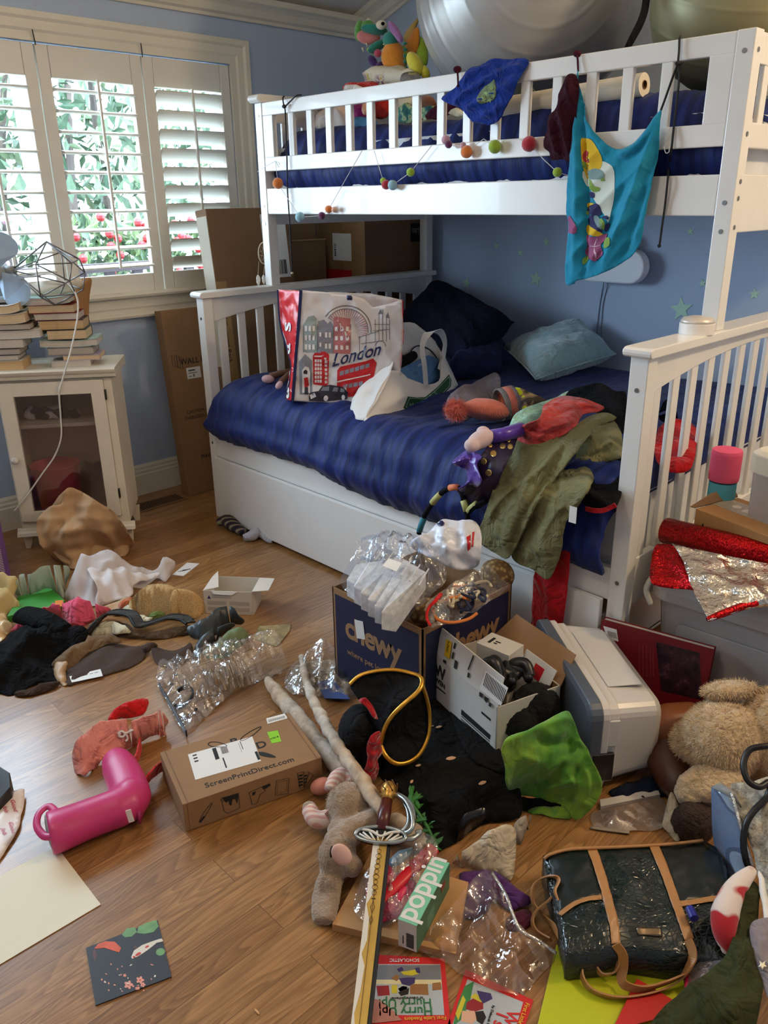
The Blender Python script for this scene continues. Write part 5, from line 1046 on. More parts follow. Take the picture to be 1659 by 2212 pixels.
mb=MB();mb.tube(catmull([AY(614,208,.36),AY(611,212,yy),AY(613,228,yy-.004),AY(616,240,yy),AY(618,290,yy),AY(620,350,yy),AY(621,410,yy-.002),AY(625,470,yy),AY(628,530,.35),AY(631,587,.352)]),.0028,7);mb.tube(catmull([AY(651,205,.37),AY(640,207,yy),AY(630,216,yy),AY(617,229,yy-.004)]),.0028,7);EP(mb,0,0,AY(614,230,yy-.005),5,4,4);mb.build('cord',BC,cdl,smooth=True)
mb=MB();EP(mb,0,0,AY(631,590,.352),3,2.5,2.5);mb.build('cord_tip',M('cord_tip',(210,196,170),.5),cdl,smooth=True)
cdr=thing('hanging_rope','black cord knotted at the right end of the upper guard rail beside the sarong','cord',AY(1468,135,.34))
mb=MB();mb.tube(catmull([AY(1470,78,.37),AY(1468,84,yy),AY(1467,110,yy),AY(1465,136,yy-.005),AY(1468,160,yy),AY(1462,220,yy),AY(1455,280,yy),AY(1450,325,yy-.002),AY(1444,360,.40),AY(1443,382,yy-.002),AY(1437,440,yy),AY(1430,490,yy),AY(1425,528,yy)]),.003,7);mb.tube(catmull([AY(1464,138,yy-.005),AY(1452,170,yy),AY(1438,210,yy),AY(1427,240,yy-.004)]),.003,7)
EP(mb,0,0,AY(1466,137,yy-.006),8,5,5);EP(mb,0,0,AY(1424,531,yy),4,4,4);mb.build('cord',BC,cdr,smooth=True)
ga=thing('felt_ball_garland','garland of coloured felt balls on a thin white string looped along the bunk rails','garland',AY(900,360,.34))
gy=.338
FELT={k:M('felt_'+k,c,.95,bs=420,bst=.6,bd=.002,sheen=.6,var=.1,vs=30)for k,c in dict(or_=(224,122,42),bl=(146,190,204),pu=(96,26,82),gn=(150,182,42),rd=(178,22,44),pk=(206,160,176),pc=(232,178,150)).items()}
NM=dict(or_='orange',bl='pale_blue',pu='plum',gn='green',rd='red',pk='pink',pc='peach')
for px,py,r,k in((600,396,11.5,'or_'),(648,469,10.5,'bl'),(695,466,8,'pu'),(710,452,8,'or_'),(722,453,6,'pc'),(828,391,7,'gn'),(834,399,10,'rd'),(848,400,10.5,'bl'),(887,372,9,'gn'),(963,302,9.5,'pk'),(969,312,8,'pu'),(1000,314,7,'pk'),(1008,328,13,'or_'),(1069,317,14,'gn'),(1143,311,16,'rd'),(1204,372,10,'gn')):  # the peach one models a reflection in the glossy rail, not a real ball
 mb=MB();EP(mb,0,0,AY(px,py,gy-.006),r,r,r,nz=.06,nf=5,seed=px);mb.build(NM[k]+'_felt_ball',FELT[k],ga,smooth=True)
st=MB()
for pl in([(595,348),(600,396),(648,469),(695,466),(710,452),(745,390),(782,326)],[(808,325),(826,385),(834,399),(848,400),(887,372),(932,315)],[(958,300),(969,312),(985,316),(1000,314),(1008,328)],[(1020,318),(1045,300),(1069,317)],[(1090,306),(1120,300),(1143,311),(1175,345),(1204,372),(1230,380)],[(556,371),(580,356),(595,348),(604,352),(602,362),(596,349)]):
 st.tube([AY(*p,gy)for p in pl],.0012,5)
st.tube(catmull([AY(1425,300,gy),AY(1440,288,gy),AY(1448,275,gy)]),.0012,5);st.tube(catmull([AY(1434,315,gy),AY(1438,330,gy),AY(1445,328,gy),AY(1446,316,gy)]),.0012,5)
st.build('string',M('white_string',(214,214,210),.8),ga,smooth=True)
def VZ(b,px,py,back=0):
 """point on the upright plane facing us through floor picture point b, pushed back by `back` metres"""
 n=V((CFW.x,CFW.y,0)).normalized();return AN(px,py,A(*b)+n*back,n)
def pile(nm,pts,mat,lab,cat,dome=.03,dr=.05,fold=((.012,.05,.6,.7),),seed=0,res=.010,parent=None,th=.003,n=(0,0,1),skirt=None,noise_amp=.007,smooth=3,ctrl=()):
 P=[p if isinstance(p,V)else A(p[0],p[1],p[2]if len(p)>2 else .004)for p in pts]
 o=sheet(nm,P,mat,parent,n,res,dome,dr,fold,skirt=skirt,th=th,seed=seed,noise_amp=noise_amp,smooth=smooth,ctrl=ctrl)
 return tag(o,lab,cat)if lab else o
KR=CARD('kraft_paper',(186,150,112))
b0=(165,1226)
kb=thing('kraft_bag','big crumpled brown paper bag slumped against the glass cabinet','paper bag',A(165,1215))
K=lambda px,py,back=0:VZ(b0,px,py,back)
sheet('bag_front',[A(160,1228,.004),A(120,1212,.004),K(92,1185,-.02),K(78,1140,-.01),K(86,1112,.0),K(108,1094,.02),K(133,1088,.03),K(138,1064,.04),K(150,1053,.05),K(172,1061,.05),K(215,1086,.05),K(250,1110,.05),K(276,1152,.06),A(283,1180,.01),A(250,1196,.004),A(236,1192,.004),A(200,1212,.004)],KR,kb,(.75,-.55,.35),.012,.06,.12,[(.03,.14,.7,.9),(.012,.05,2.,.9)],seed=5,noise_amp=.028,nf=8,th=.001)
sheet('bag_back',[A(160,1226,.004),K(80,1140,.10),K(110,1095,.13),K(150,1056,.14),K(215,1088,.15),K(276,1154,.15),A(284,1180,.01)],KR,kb,(.75,-.55,.35),.02,.0,.1,[(.02,.1,.7,.9)],th=.001)
tag(sheet('brown_paper',[A(235,1195,.006),A(250,1150,.07),A(272,1140,.09),A(282,1170,.02),A(270,1200,.004)],KR,None,(0,0,1),.012,.01,.03,[(.01,.05,.4,.5)],th=.001),'loose flap of brown paper beside the cabinet foot','paper')
def TIS(nm,c,tr=.5):
 if nm in MATS:return MATS[nm]
 t=NT(nm);a=t.add('BsdfDiffuse');b=t.add('BsdfTranslucent');a.inputs[0].default_value=b.inputs[0].default_value=lin(c);m=t.add('MixShader',_0=tr*.6);t.l(a.outputs[0],m.inputs[1]);t.l(b.outputs[0],m.inputs[2])
 tp=t.add('BsdfTransparent');m2=t.add('MixShader',_0=tr*.3);t.l(m.outputs[0],m2.inputs[1]);t.l(tp.outputs[0],m2.inputs[2]);t.l(m2.outputs[0],t.o.inputs[0]);MATS[nm]=t.m;return t.m
ts=thing('tissue_paper','crumpled white tissue paper spread across the floor in front of the brown bag','tissue paper',A(260,1260))
pile('grey_tissue',[(137,1292),(146,1265,.05),(160,1232,.10),(172,1205,.13),(178,1200,.14),(196,1204,.12),(215,1187,.14),(242,1190,.13),(264,1208,.09),(286,1223,.05),(310,1229,.04),(340,1233,.02),(352,1207,.07),(378,1212,.06),(372,1236,.02),(357,1256),(338,1252),(320,1266),(290,1271),(250,1290),(205,1310),(170,1302)],TIS('tissue',(232,224,222),.4),None,None,.03,.08,((.02,.07,.5,.9),),7,parent=ts,noise_amp=.012,th=.0006)
pile('white_tissue',[(188,1226,.10),(215,1228,.09),(262,1225,.08),(300,1236,.05),(345,1236,.035),(330,1250,.03),(290,1262,.03),(287,1283,.02),(262,1296,.02),(232,1302,.01),(212,1316),(206,1296,.03),(212,1276,.06),(200,1250,.09)],TIS('tissue_white',(240,232,230),.3),None,None,.02,.05,((.014,.06,1.1,.8),),2,parent=ts,noise_amp=.01,th=.0006)
GRT=TIS('mint_film',(196,206,184),.5);pile('foam_wrap',[(38,1250,.09),(46,1241,.10),(68,1239,.11),(92,1224,.13),(108,1222,.13),(130,1221,.12),(148,1226,.11),(152,1240,.08),(141,1266,.03),(137,1292,.01),(118,1276,.02),(104,1271,.03),(70,1282,.025),(42,1288,.02),(30,1276,.05)],GRT,'pale greenish packing film behind the green folder','plastic bag',.02,.05,((.014,.08,.9,.8),),3,th=.0008)
def slab(nm,pts,h,mat,lab,cat,z=.0,bevel=.001,parent=None):
 P=[A(p[0],p[1],z+h)for p in pts];c=sum(P,V())/len(P)
 mb=MB();n=len(P);vs=P+[p-V((0,0,h))for p in P];mb.add(vs,[tuple(range(n)),tuple(range(2*n-1,n-1,-1))]+[(i,n+i,n+(i+1)%n,(i+1)%n)for i in range(n)])
 o=mb.build(nm,mat,parent,bevel=bevel);return tag(o,lab,cat)if lab else o
slab('green_folder',[(38,1289),(108,1268),(140,1297),(118,1312),(70,1316),(15,1332)],.022,M('folder_green',(58,142,50),.5),'bright green folder lying under the packing film','folder')
slab('orange_card',[(119,1297),(136,1296),(138,1309),(119,1311)],.002,M('card_orange',(222,126,44),.6),'small orange card at the edge of the green folder','card',.024)
CRM=TIS('cream_film',(222,196,138),.35);CRS=M('shiny_film',(222,190,140),.25,var=.2)
pile('yellow_bag',[(-30,1290),(-30,1238,.10),(0,1234,.11),(18,1242,.10),(38,1252,.08),(32,1280,.05),(10,1290,.04)],CRM,'yellowish plastic bag at the left edge behind the lower one','plastic bag',.03,.05,((.02,.06,.6,.9),),4,noise_amp=.015,th=.001)
pile('yellow_bag',[(-40,1330),(-30,1275,.06),(5,1270,.08),(22,1276,.07),(40,1300,.04),(46,1316,.01),(20,1326),(0,1340)],CRM,'crumpled yellowish plastic bag at the left edge beside the green folder','plastic bag',.04,.05,((.02,.06,.9,.9),),6,noise_amp=.015,th=.001)
pile('gold_wrapper',[(-40,1370),(-30,1335,.03),(8,1325,.03),(17,1340,.02),(30,1352,.01),(15,1372),(0,1388)],CRS,'shiny tan wrapper at the left edge above the black sweater','wrapper',.02,.03,((.015,.04,.5,.9),),8,noise_amp=.01,th=.001)
PNKC=CLOTH('pink_jersey',(232,92,122),500)
pile('pink_shirt',[(86,1320),(104,1308,.05),(140,1302,.07),(154,1294,.09),(178,1293,.09),(206,1304,.07),(240,1318,.03),(228,1330,.01),(200,1346),(178,1353),(152,1352),(140,1338,.01),(114,1324)],PNKC,'hot pink top crumpled below the white tissue paper','clothes',.03,.05,((.018,.05,.5,.8),(.008,.025,1.2,.7)),3)
pile('pink_sleeve',[(22,1366),(40,1346,.03),(62,1343,.03),(66,1356,.01),(44,1364)],PNKC,'pink cloth end poking out left of the black sweater','clothes',.02,.03)
pile('orange_scrap',[(255,1308,.03),(265,1297,.05),(285,1290,.06),(280,1310,.03),(264,1318,.02)],CLOTH('orange_scrap',(214,120,80)),'orange cloth scrap beside the straw hat','cloth',.01,.02)
pile('brown_shipping_paper',[(210,1322),(235,1306,.02),(280,1288,.03),(300,1300,.01),(270,1330)],KR,'sheet of brown paper under the straw hat','paper',.01,.03,th=.001)
CREAMC=CLOTH('cream_canvas',(214,206,176),600)
pile('cream_cloth',[(258,1322,.02),(276,1303,.05),(292,1325,.02),(330,1335,.02),(300,1345),(262,1330)],CREAMC,'cream cloth corner standing up between the pink top and straw hat','cloth',.01,.02)
BLKS=CLOTH('black_sweater',(12,12,13),300);sw=thing('sweater','black knitted sweater heaped at the left edge of the floor','sweater',A(60,1430))
pile('sweater_body',[(-60,1500),(-50,1395,.03),(0,1388,.05),(20,1370,.05),(60,1352,.06),(100,1352,.07),(145,1354,.06),(188,1357,.05),(184,1386,.03),(160,1400,.02),(140,1403,.015),(116,1426,.01),(112,1442),(122,1462),(128,1470),(80,1478),(30,1500),(0,1498)],BLKS,None,None,.05,.09,((.02,.1,.5,.8),(.01,.05,1.3,.8)),9,parent=sw,res=.013,th=.004)
mb=MB();mb.tube(catmull([A(50,1328,.06),A(75,1334,.065),(A(105,1345,.065)),A(140,1362,.05)]),[.042,.045,.04,.03],16,sq=.6);mb.build('sleeve',BLKS,sw,smooth=True)
FBR=CLOTH('brown_felt',(118,92,66),500);TPE=CLOTH('taupe_felt',(74,60,52),700,.95,.06,wr=.1)
pile('brown_felt',[(112,1440),(118,1425,.02),(150,1400,.03),(186,1384,.04),(192,1374,.04),(240,1372,.04),(262,1386,.03),(225,1394,.02),(190,1410,.015),(160,1440),(140,1450)],FBR,'mid brown felt sheet between the black sweater and the taupe felt','felt',.012,.04,((.014,.08,.6,.6),),3)
tp=thing('taupe_felt','dark taupe felt offcuts, one curved end, with a white paper tag','felt',A(250,1430))
pile('felt_sheet',[(145,1480),(143,1452,.006),(168,1426,.006),(196,1402,.012),(206,1396,.012),(250,1390,.012),(296,1397,.012),(313,1393,.02),(316,1408,.01),(310,1424),(284,1440),(250,1452),(200,1466),(170,1474)],TPE,None,None,.004,.03,((.005,.1,.5,.4),),4,parent=tp,th=.004,noise_amp=.0015)
pile('curved_offcut',[(326,1402,.02),(332,1396,.025),(345,1400,.02),(372,1405,.012),(398,1396,.02),(412,1388,.03),(418,1408,.015),(406,1424,.006),(384,1438),(352,1439),(334,1428,.004)],TPE,None,None,.004,.03,((.006,.08,.3,.4),),5,parent=tp,th=.004,noise_amp=.0015)
pile('felt_bridge',[(306,1400,.02),(316,1390,.035),(330,1388,.04),(340,1396,.03),(330,1402,.02),(318,1410,.012)],TPE,None,None,.004,.02,(),5,parent=tp,th=.003,noise_amp=.0015)  # dark strip put in for the shadow between the two offcuts
slab('paper_tag',[(150,1461),(217,1445),(222,1460),(155,1474)],.001,PAPERW,None,None,.008,0,tp);m_=MB()
for k in range(5):a,b=A(160+k*11,1464-k*2.6,.0095),A(168+k*11,1462-k*2.6,.0095);m_.tube([a,b],.0007,4)
m_.build('tag_print',INKG,tp)
pile('tan_paper',[(120,1466),(118,1436,.02),(130,1430,.03),(146,1432,.03),(142,1450,.012),(145,1478),(135,1480)],M('tan_lining',(186,150,110),.5),'torn tan paper between the black sweater and the taupe felt','paper',.008,.02,((.01,.03,.4,.8),),3,th=.001)
pile('dark_cloth_edge',[(30,1500),(60,1488,.01),(120,1472,.012),(128,1482),(100,1495),(50,1506)],CLOTH('umber',(60,42,32)),'brown cloth edge under the black sweater','cloth',.008,.02)
gb=thing('sling_bag','grey bag with black-piped straps lying flat under the straw hat','bag',A(320,1350))
GRB=CLOTH('grey_strap',(72,72,70),700);BLKP=M('black_piping',(16,16,17),.6)
ps=[(192,1366,.02),(214,1340,.05),(236,1325,.06),(266,1324,.055),(288,1330,.05),(302,1350,.035),(330,1345,.035),(365,1334,.04),(395,1336,.035),(410,1345,.03)]
c=catmull([A(*p)for p in ps],5);MB().ribbon(c,.048,.006,[(.55,-.8,.2)]).build('strap',GRB,gb)
for s in(-1,1):MB().tube([p+V((.55,-.8,.2)).normalized()*.024*s+V((0,0,.002))for p in c],.0045,7).build('piping',BLKP,gb,smooth=True)
pile('bag_panel',[(188,1372),(210,1352,.03),(245,1340,.035),(280,1352,.03),(300,1370,.02),(410,1352,.02),(415,1368),(330,1382),(240,1374)],CLOTH('bag_brown',(86,70,54)),None,None,.01,.04,((.01,.07,.3,.5),),3,parent=gb)
pile('pocket',[(198,1372,.012),(206,1356,.03),(228,1342,.045),(254,1345,.045),(282,1362,.03),(262,1370,.02),(225,1371,.012)],CREAMC,None,None,.01,.03,((.008,.04,1.,.6),),4,parent=gb)
VIN=M('grey_vinyl',(52,58,62),.42,var=.2,spec=.5);vg=thing('vinyl_jacket','crumpled charcoal vinyl garment by the small white carton','clothes',A(460,1360))
pile('vinyl_body',[(404,1366,.02),(412,1350,.04),(440,1338,.06),(466,1318,.08),(490,1310,.085),(506,1315,.08),(516,1330,.06),(528,1340,.04),(520,1348,.02),(500,1352,.012),(475,1370),(446,1384),(420,1380)],VIN,None,None,.015,.04,((.014,.05,.8,.8),),6,parent=vg,noise_amp=.008)
pile('vinyl_sleeve',[(418,1414),(424,1390,.02),(440,1370,.04),(470,1355,.055),(500,1345,.06),(506,1352,.04),(480,1370,.02),(452,1396),(424,1421)],VIN,None,None,.014,.03,((.012,.04,.5,.8),),8,parent=vg,noise_amp=.006)
GMS=M('green_mesh',(106,124,88),.6,var=.2);pile('mesh_bag',[(446,1420),(452,1400,.02),(476,1380,.04),(500,1360,.05),(522,1356,.05),(536,1370,.03),(530,1388,.01),(506,1406),(480,1421)],GMS,'grey green mesh bag crumpled beside the charcoal vinyl','mesh bag',.015,.04,((.01,.03,.7,.7),),2)
pile('cream_strip',[(438,1412,.012),(448,1400,.03),(480,1398,.035),(496,1404,.02),(480,1412,.012),(455,1416,.01)],CREAMC,'cream cloth strip under the green mesh bag','cloth',.006,.02)
sv=thing('straw_hat','folded straw sun hat lying on its side left of the small white carton','hat',A(350,1310))
stw=NT('straw');co=stw.coord();wv=stw.add('TexVoronoi',_Scale=330.);stw.l(co,wv.inputs[0]);stw.set(Base_Color=stw.ramp(wv.outputs[0],[(.1,lin((224,188,130))),(.7,lin((176,138,88)))]),Roughness=.8);stw.bump(wv.outputs[0],-.5,.003)
pile('crown',[(284,1322,.01),(278,1302,.05),(290,1286,.08),(318,1266,.11),(350,1261,.12),(376,1268,.11),(388,1282,.09),(380,1302,.06),(372,1322,.03),(345,1330,.012),(310,1330,.008)],stw.m,None,None,.045,.07,((.012,.2,.9,.3),),3,parent=sv,th=.003,skirt=.004,noise_amp=.002)
pile('brim',[(374,1276,.10),(395,1272,.10),(420,1280,.085),(438,1298,.05),(442,1324,.012),(425,1334,.008),(398,1334,.008),(372,1330,.02),(366,1305,.06)],stw.m,None,None,.012,.05,(),3,parent=sv,th=.003,noise_amp=.001)
pile('green_cloth',[(318,1334,.012),(330,1322,.03),(352,1322,.03),(354,1333,.015),(335,1338,.01)],CLOTH('leaf_cloth',(104,120,62)),'small green cloth under the straw hat','cloth',.006,.02)
a,b=A(443,1325),A(548,1329);f,w=stand(a,b);WC=M('carton_white',(214,206,194),.6,var=.03)
wc=thing('open_carton','small white open carton with printed grey panels on the floor','box',a);d=.115;h=.088
wall5(f,w,d,h,.0015).build('carton',WC,wc)
for o_,x0,dx,ang in((0,0,-.05,.5),(1,w,.055,.35)):
 m=MB();m.add([(x0,.003,h),(x0,d-.003,h),(x0+dx,d-.01,h+.012*(1 if o_==0 else .2)),(x0+dx,.012,h+.012*(1 if o_==0 else .2))],[(0,1,2,3)],0,f)
 if o_==0:m=MB();m.add([(0,.003,h),(0,d-.003,h),(.028,d-.02,h+.03),(.05,.02,h+.006)],[(0,1,2,3)],0,f)
 m.build('flap',WC,wc,solid=.0015)
m=MB();m.add([(.03,0,h),(w-.05,0,h),(w-.07,-.004,h-.012),(.04,-.004,h-.01)],[(0,1,2,3)],0,f);m.build('flap',PAPERW,wc,solid=.0012)
fo=f@frame((0,0,0),(1,0,0),(0,0,1));VLT=M('print_violet',(74,66,130),.6);multi('printed_panel',[(0,rect(.012,.035,.08,.05)),(0,rect(.09,.035,.16,.05)),(0,rect(.012,.012,.08,.027)),(0,rect(.09,.012,.16,.027)),(0,rect(.03,.062,.10,.067)),(0,rect(.03,.071,.09,.074))],fo,[M('print_grey',(182,176,170),.6)],wc,.0003)
flat('printed_triangle',[(.013,.058),(.027,.058),(.02,.071)],fo,VLT,wc,.0004)
slab('business_card',[(372,1241),(404,1215),(431,1217),(396,1244)],.002,PAPERW,'white printed card lying on the bare boards above the open carton','card');
o=bpy.data.objects['business_card'];m_=MB()
for k in range(3):p,q=A(394-k*5,1232-k*-1.5,.0025),A(412-k*5,1229+k*1.5,.0025);m_.tube([p,q],.0016 if k==0 else .0008,4)
m_.build('card_print',INK,o)
slab('picture_booklet',[(545,1378),(560,1352),(628,1348),(626,1362),(604,1390),(596,1396)],.004,M('sepia_print',(142,124,84),.5,var=.35,vs=40),'small sepia picture booklet lying behind the clear packaging','booklet')
def sock(nm,pts,r,mat,lab,sq=.75):
 o=thing(nm,lab,'sock',A(pts[0][0],pts[0][1]));mb=MB();mb.tube(catmull([A(*p)for p in pts],6),r,14,sq=sq);mb.build('knit',mat,o,smooth=True,disp=(.008,.02));return o
sk=NT('striped_sock');wv=sk.add('TexWave',_Scale=11.,_Distortion=2.);sk.l(sk.coord(rot=(0,0,.8)),wv.inputs[0]);sk.set(Base_Color=sk.ramp(wv.outputs[1],[(.40,lin((26,24,28))),(.5,lin((88,40,78))),(.80,lin((92,44,80))),(.92,lin((126,134,84)))]),Roughness=.95)
sock('ankle_sock',[(470,1128,.022),(490,1124,.032),(508,1138,.026),(528,1150,.022)],[.020,.034,.028,.018],sk.m,'dark purple and black striped sock against the trundle drawer')
sock('ankle_sock',[(526,1162,.018),(545,1156,.026),(556,1148,.028),(566,1156,.02),(576,1166,.012),(588,1172,.008)],[.016,.028,.026,.018,.012,.007],CLOTH('grey_sock',(176,176,186),300),'pale grey sock twisted beside the purple one at the drawer')
def rope(nm,pts,r,mat,lab=None,cat=None,parent=None,n=6,seg=8,sq=1.):
 o=MB().tube(catmull(pts,n),r,seg,sq=sq).build(nm,mat,parent,smooth=True);return tag(o,lab,cat)if lab else o
CLEAR=FILM('clear_film');CLEAR2=FILM('zip_film','fff6ea',.10,.06,14,.03)
a,b=A(402,1798),A(698,1692);SF,sw_=stand(a,b);sd_,sh_=.208,.078
sp_=thing('mailer_box','closed brown mailer carton printed ScreenPrintDirect.com with paint tool drawings','cardboard box',a)
MB().bb((0,0,0),(sw_,sd_,sh_),SF).build('carton',CB1,sp_,bevel=.002)
q=MB();q.bb((.010,-.001,.004),(sw_-.010,.001,sh_+.0005),SF);q.build('front_flap',CB1,sp_);q=MB()
for x in(.012,sw_-.012):q.bb((x-.0012,0,sh_-.001),(x+.0012,sd_,sh_+.0008),SF)
q.build('lid_fold',CB2,sp_)
ST=SF@T(0,0,sh_+.0002);pt_=lambda pts:onp(ST,pts);SFR=SF@frame((0,-.0011,0),(1,0,0),(0,0,1));pf_=lambda pts:onp(SFR,pts)
def stroke(fr,pts,w,mb,closed=False):mb.ribbon([fr@V((p[0],p[1],.0004))for p in pts],w,.0006,fr.to_3x3()@V((0,0,1))if False else None,0,closed)
def outline(fr,pts,mb,r=.0008,closed=True):mb.tube([fr@V((p[0],p[1],0))for p in pts],r,5,closed)
u0,u1=pt_([(444,1702),(638,1643)]);ang=atan2(u1[1]-u0[1],u1[0]-u0[0]);ln=sqrt((u1[0]-u0[0])**2+(u1[1]-u0[1])**2)
text('ScreenPrintDirect.com',ln/9.35,INK,ST@T(u0[0],u0[1],0)@Matrix.Rotation(ang,4,'Z'),sp_,bold=.012)
for ch_,p,hgt in(('P',(500,1610),.036),('D',(556,1618),.036)):
 c=pt_([p])[0];text(ch_,hgt,INK,ST@T(c[0],c[1],0)@Matrix.Rotation(ang,4,'Z'),sp_,bold=.03)
def oval(fr,p0,p1,w,n=22):
 p0,p1=V(p0),V(p1);c=(p0+p1)/2;d=p1-p0;L=d.length/2;d.normalize();e=V((-d.y,d.x));return[tuple(c+d*L*cos(t)+e*w*sin(t)*(1-.25*cos(t)))for t in[2*pi*k/n for k in range(n)]]
q=MB();outline(ST,oval(ST,*pt_([(520,1600),(564,1570)]),.008),q,.0012);outline(ST,oval(ST,*pt_([(450,1606),(490,1612)]),.009),q,.0012);q.build('printed_tool',INK,sp_)
flat('printed_tool',oval(ST,*pt_([(556,1626),(596,1636)]),.007),ST,INK,sp_,.0004)
lb=flat('shipping_label',pt_([(406,1630),(545,1591),(564,1644),(422,1685)]),ST,PAPERW,sp_)
q=[]
def along(fr,A_,B_,C_,s,t):
 return(A_[0]+(B_[0]-A_[0])*s+(C_[0]-A_[0])*t,A_[1]+(B_[1]-A_[1])*s+(C_[1]-A_[1])*t)
l0,l1,l2=pt_([(406,1630),(545,1591),(422,1685)]);lq=lambda s,t:along(ST,l0,l1,l2,s,t);R_=lambda s0,t0,s1,t1:[lq(s0,t0),lq(s1,t0),lq(s1,t1),lq(s0,t1)]
q=[R_(.36,.04,.42,.5),R_(.94,.62,.98,.95)]+[R_(.48,.10+k*.03,.58,.115+k*.03)for k in range(9)]+[R_(.06,.08+k*.12,.12,.13+k*.12)for k in range(3)]+[R_(.76,.1+k*.05,.765,.14+k*.05)for k in range(8)]+[R_(.46,.5,.48,.9),R_(.79,.06,.8,.4)]
multi('label_print',[(0,p)for p in q],ST@T(0,0,.0007),[INK],lb,.0002,0)
lb=flat('green_sticker',pt_([(577,1582),(600,1578),(608,1602),(587,1606)]),ST,M('neon_green',(140,206,40),.6),sp_);g0=pt_([(584,1598)])[0];text('c-2618',.008,INK,ST@T(g0[0],g0[1],.0008)@Matrix.Rotation(ang,4,'Z'),lb)
lb=flat('barcode_sticker',pt_([(575,1552),(617,1541),(621,1552),(578,1564)]),ST,PAPERW,sp_);b0_,b1_,b2_=pt_([(578,1556),(616,1546),(579,1561)]);multi('barcode',[(0,[along(ST,b0_,b1_,b2_,s,0),along(ST,b0_,b1_,b2_,s+.02,0),along(ST,b0_,b1_,b2_,s+.02,1),along(ST,b0_,b1_,b2_,s,1)])for s in np.linspace(.05,.93,18)],ST@T(0,0,.0008),[INK],lb,.0002,0)
q=MB();outline(SFR,oval(SFR,*pf_([(432,1774),(458,1734)]),.004),q);outline(SFR,pf_([(478,1724),(515,1713),(518,1745),(492,1757),(484,1752)]),q);outline(SFR,pf_([(476,1728),(484,1722),(482,1732)]),q);outline(SFR,pf_([(538,1712),(565,1700),(574,1708),(562,1716),(556,1734),(544,1738),(542,1726)]),q);outline(SFR,pf_([(597,1686),(625,1681),(622,1714),(594,1718)]),q);outline(SFR,pf_([(601,1690),(621,1686),(618,1710),(598,1714)]),q,.0004)
outline(SFR,pf_([(642,1670),(656,1667),(657,1700),(648,1703)]),q);outline(SFR,pf_([(656,1669),(668,1668),(656,1701)]),q);outline(SFR,pf_([(668,1669),(677,1674),(658,1701)]),q);q.build('printed_drawings',INK,sp_)
pol=[pf_([(480,1724),(514,1714),(515,1722),(512,1736),(508,1726),(502,1727),(500,1740),(495,1738),(494,1730),(488,1734)]),pf_([(545,1712),(553,1709),(551,1716),(545,1719)]),pf_([(566,1699),(582,1692),(585,1696),(574,1704),(568,1705)]),pf_([(429,1776),(440,1762),(444,1764),(434,1777)])]+[pf_([(645,1674+k*7),(654,1672+k*7),(654,1676+k*7),(645,1678+k*7)])for k in range(4)]+[pf_([(658,1674+k*7),(664-k,1673+k*7),(663-k,1677+k*7),(657,1678+k*7)])for k in range(3)]
multi('printed_drawings',[(0,p)for p in pol],SFR,[INK],sp_,.0004,0)
cp_k=thing('clear_packet','crinkled clear plastic packet holding a black hook and a bundle of thin brown sticks','plastic bag',A(470,1470))
pile('film',[(338,1478),(346,1432,.03),(372,1420,.04),(402,1416,.04),(440,1398,.05),(478,1386,.06),(520,1385,.07),(548,1372,.09),(570,1366,.10),(598,1368,.10),(606,1385,.08),(612,1412,.05),(620,1432,.02),(600,1458),(560,1475),(520,1482),(488,1512),(460,1535),(428,1562),(400,1582),(382,1560),(362,1520)],CLEAR,None,None,.03,.06,((.02,.05,.6,.9),(.012,.025,1.6,.9)),6,parent=cp_k,noise_amp=.022,th=0,res=.008)
MB().bb((0,0,0),((A(402,1592)-A(344,1488)).length,.004,.02),frame(A(344,1488,.001),A(402,1592)-A(344,1488),V((A(402,1592)-A(344,1488)).yx.to_3d()*1 if False else(-(A(402,1592)-A(344,1488)).y,(A(402,1592)-A(344,1488)).x,0)))).build('hook_plate',BLACK,cp_k,bevel=.001)
MB().ribbon(catmull([A(378,1526,.014),A(392,1526,.02),(A(410,1512,.026)),A(417,1496,.03),A(408,1486,.034),A(392,1487,.036),A(384,1492,.034)],6),.012,.005,(0,0,1)).build('hook',BLACK,cp_k)
for px,py in((380,1458),(371,1478),(423,1532)):q=MB();q.ell(A(px,py,.02),(.006,.006,.003),None,12,6);q.build('screw_cap',BLACK,cp_k,smooth=True)
R=random.Random(3);STK=M('thin_stick',(132,100,66),.7,var=.3)
for k in range(22):
 x=438+k*4.2;MB().tube([A(x+R.uniform(-2,2),1448-k*1.2,.02+R.uniform(0,.02)),A(x+18+R.uniform(-5,5),1498-k*.9,.012+R.uniform(0,.02))],.0017,5).build('stick',STK,cp_k)
tag(MB().tube([A(424,1440,.01),A(462,1424,.012)],.002,6).build('wooden_skewer',M('skewer',(208,178,130),.7)),'thin pale wooden skewer at the top of the clear packet','skewer')
cb_k=thing('clear_bag','clear garment bag with a blue card and round sticker by the pet box','plastic bag',A(700,1470))
pile('film',[(614,1478),(622,1448,.01),(640,1428,.02),(668,1405,.05),(686,1382,.09),(704,1382,.09),(724,1402,.06),(744,1420,.04),(762,1448,.03),(770,1480,.02),(772,1504),(744,1514),(700,1508),(650,1502),(628,1496)],CLEAR,None,None,.012,.05,((.014,.05,.6,.9),),3,parent=cb_k,noise_amp=.012,th=0)
pile('folded_fabric',[(622,1486,.002),(640,1440,.004),(690,1428,.008),(740,1432,.01),(766,1480,.004),(766,1502,.002),(700,1504,.002)],CLOTH('beige_fabric',(168,148,124)),None,None,.006,.03,parent=cb_k,th=.002)
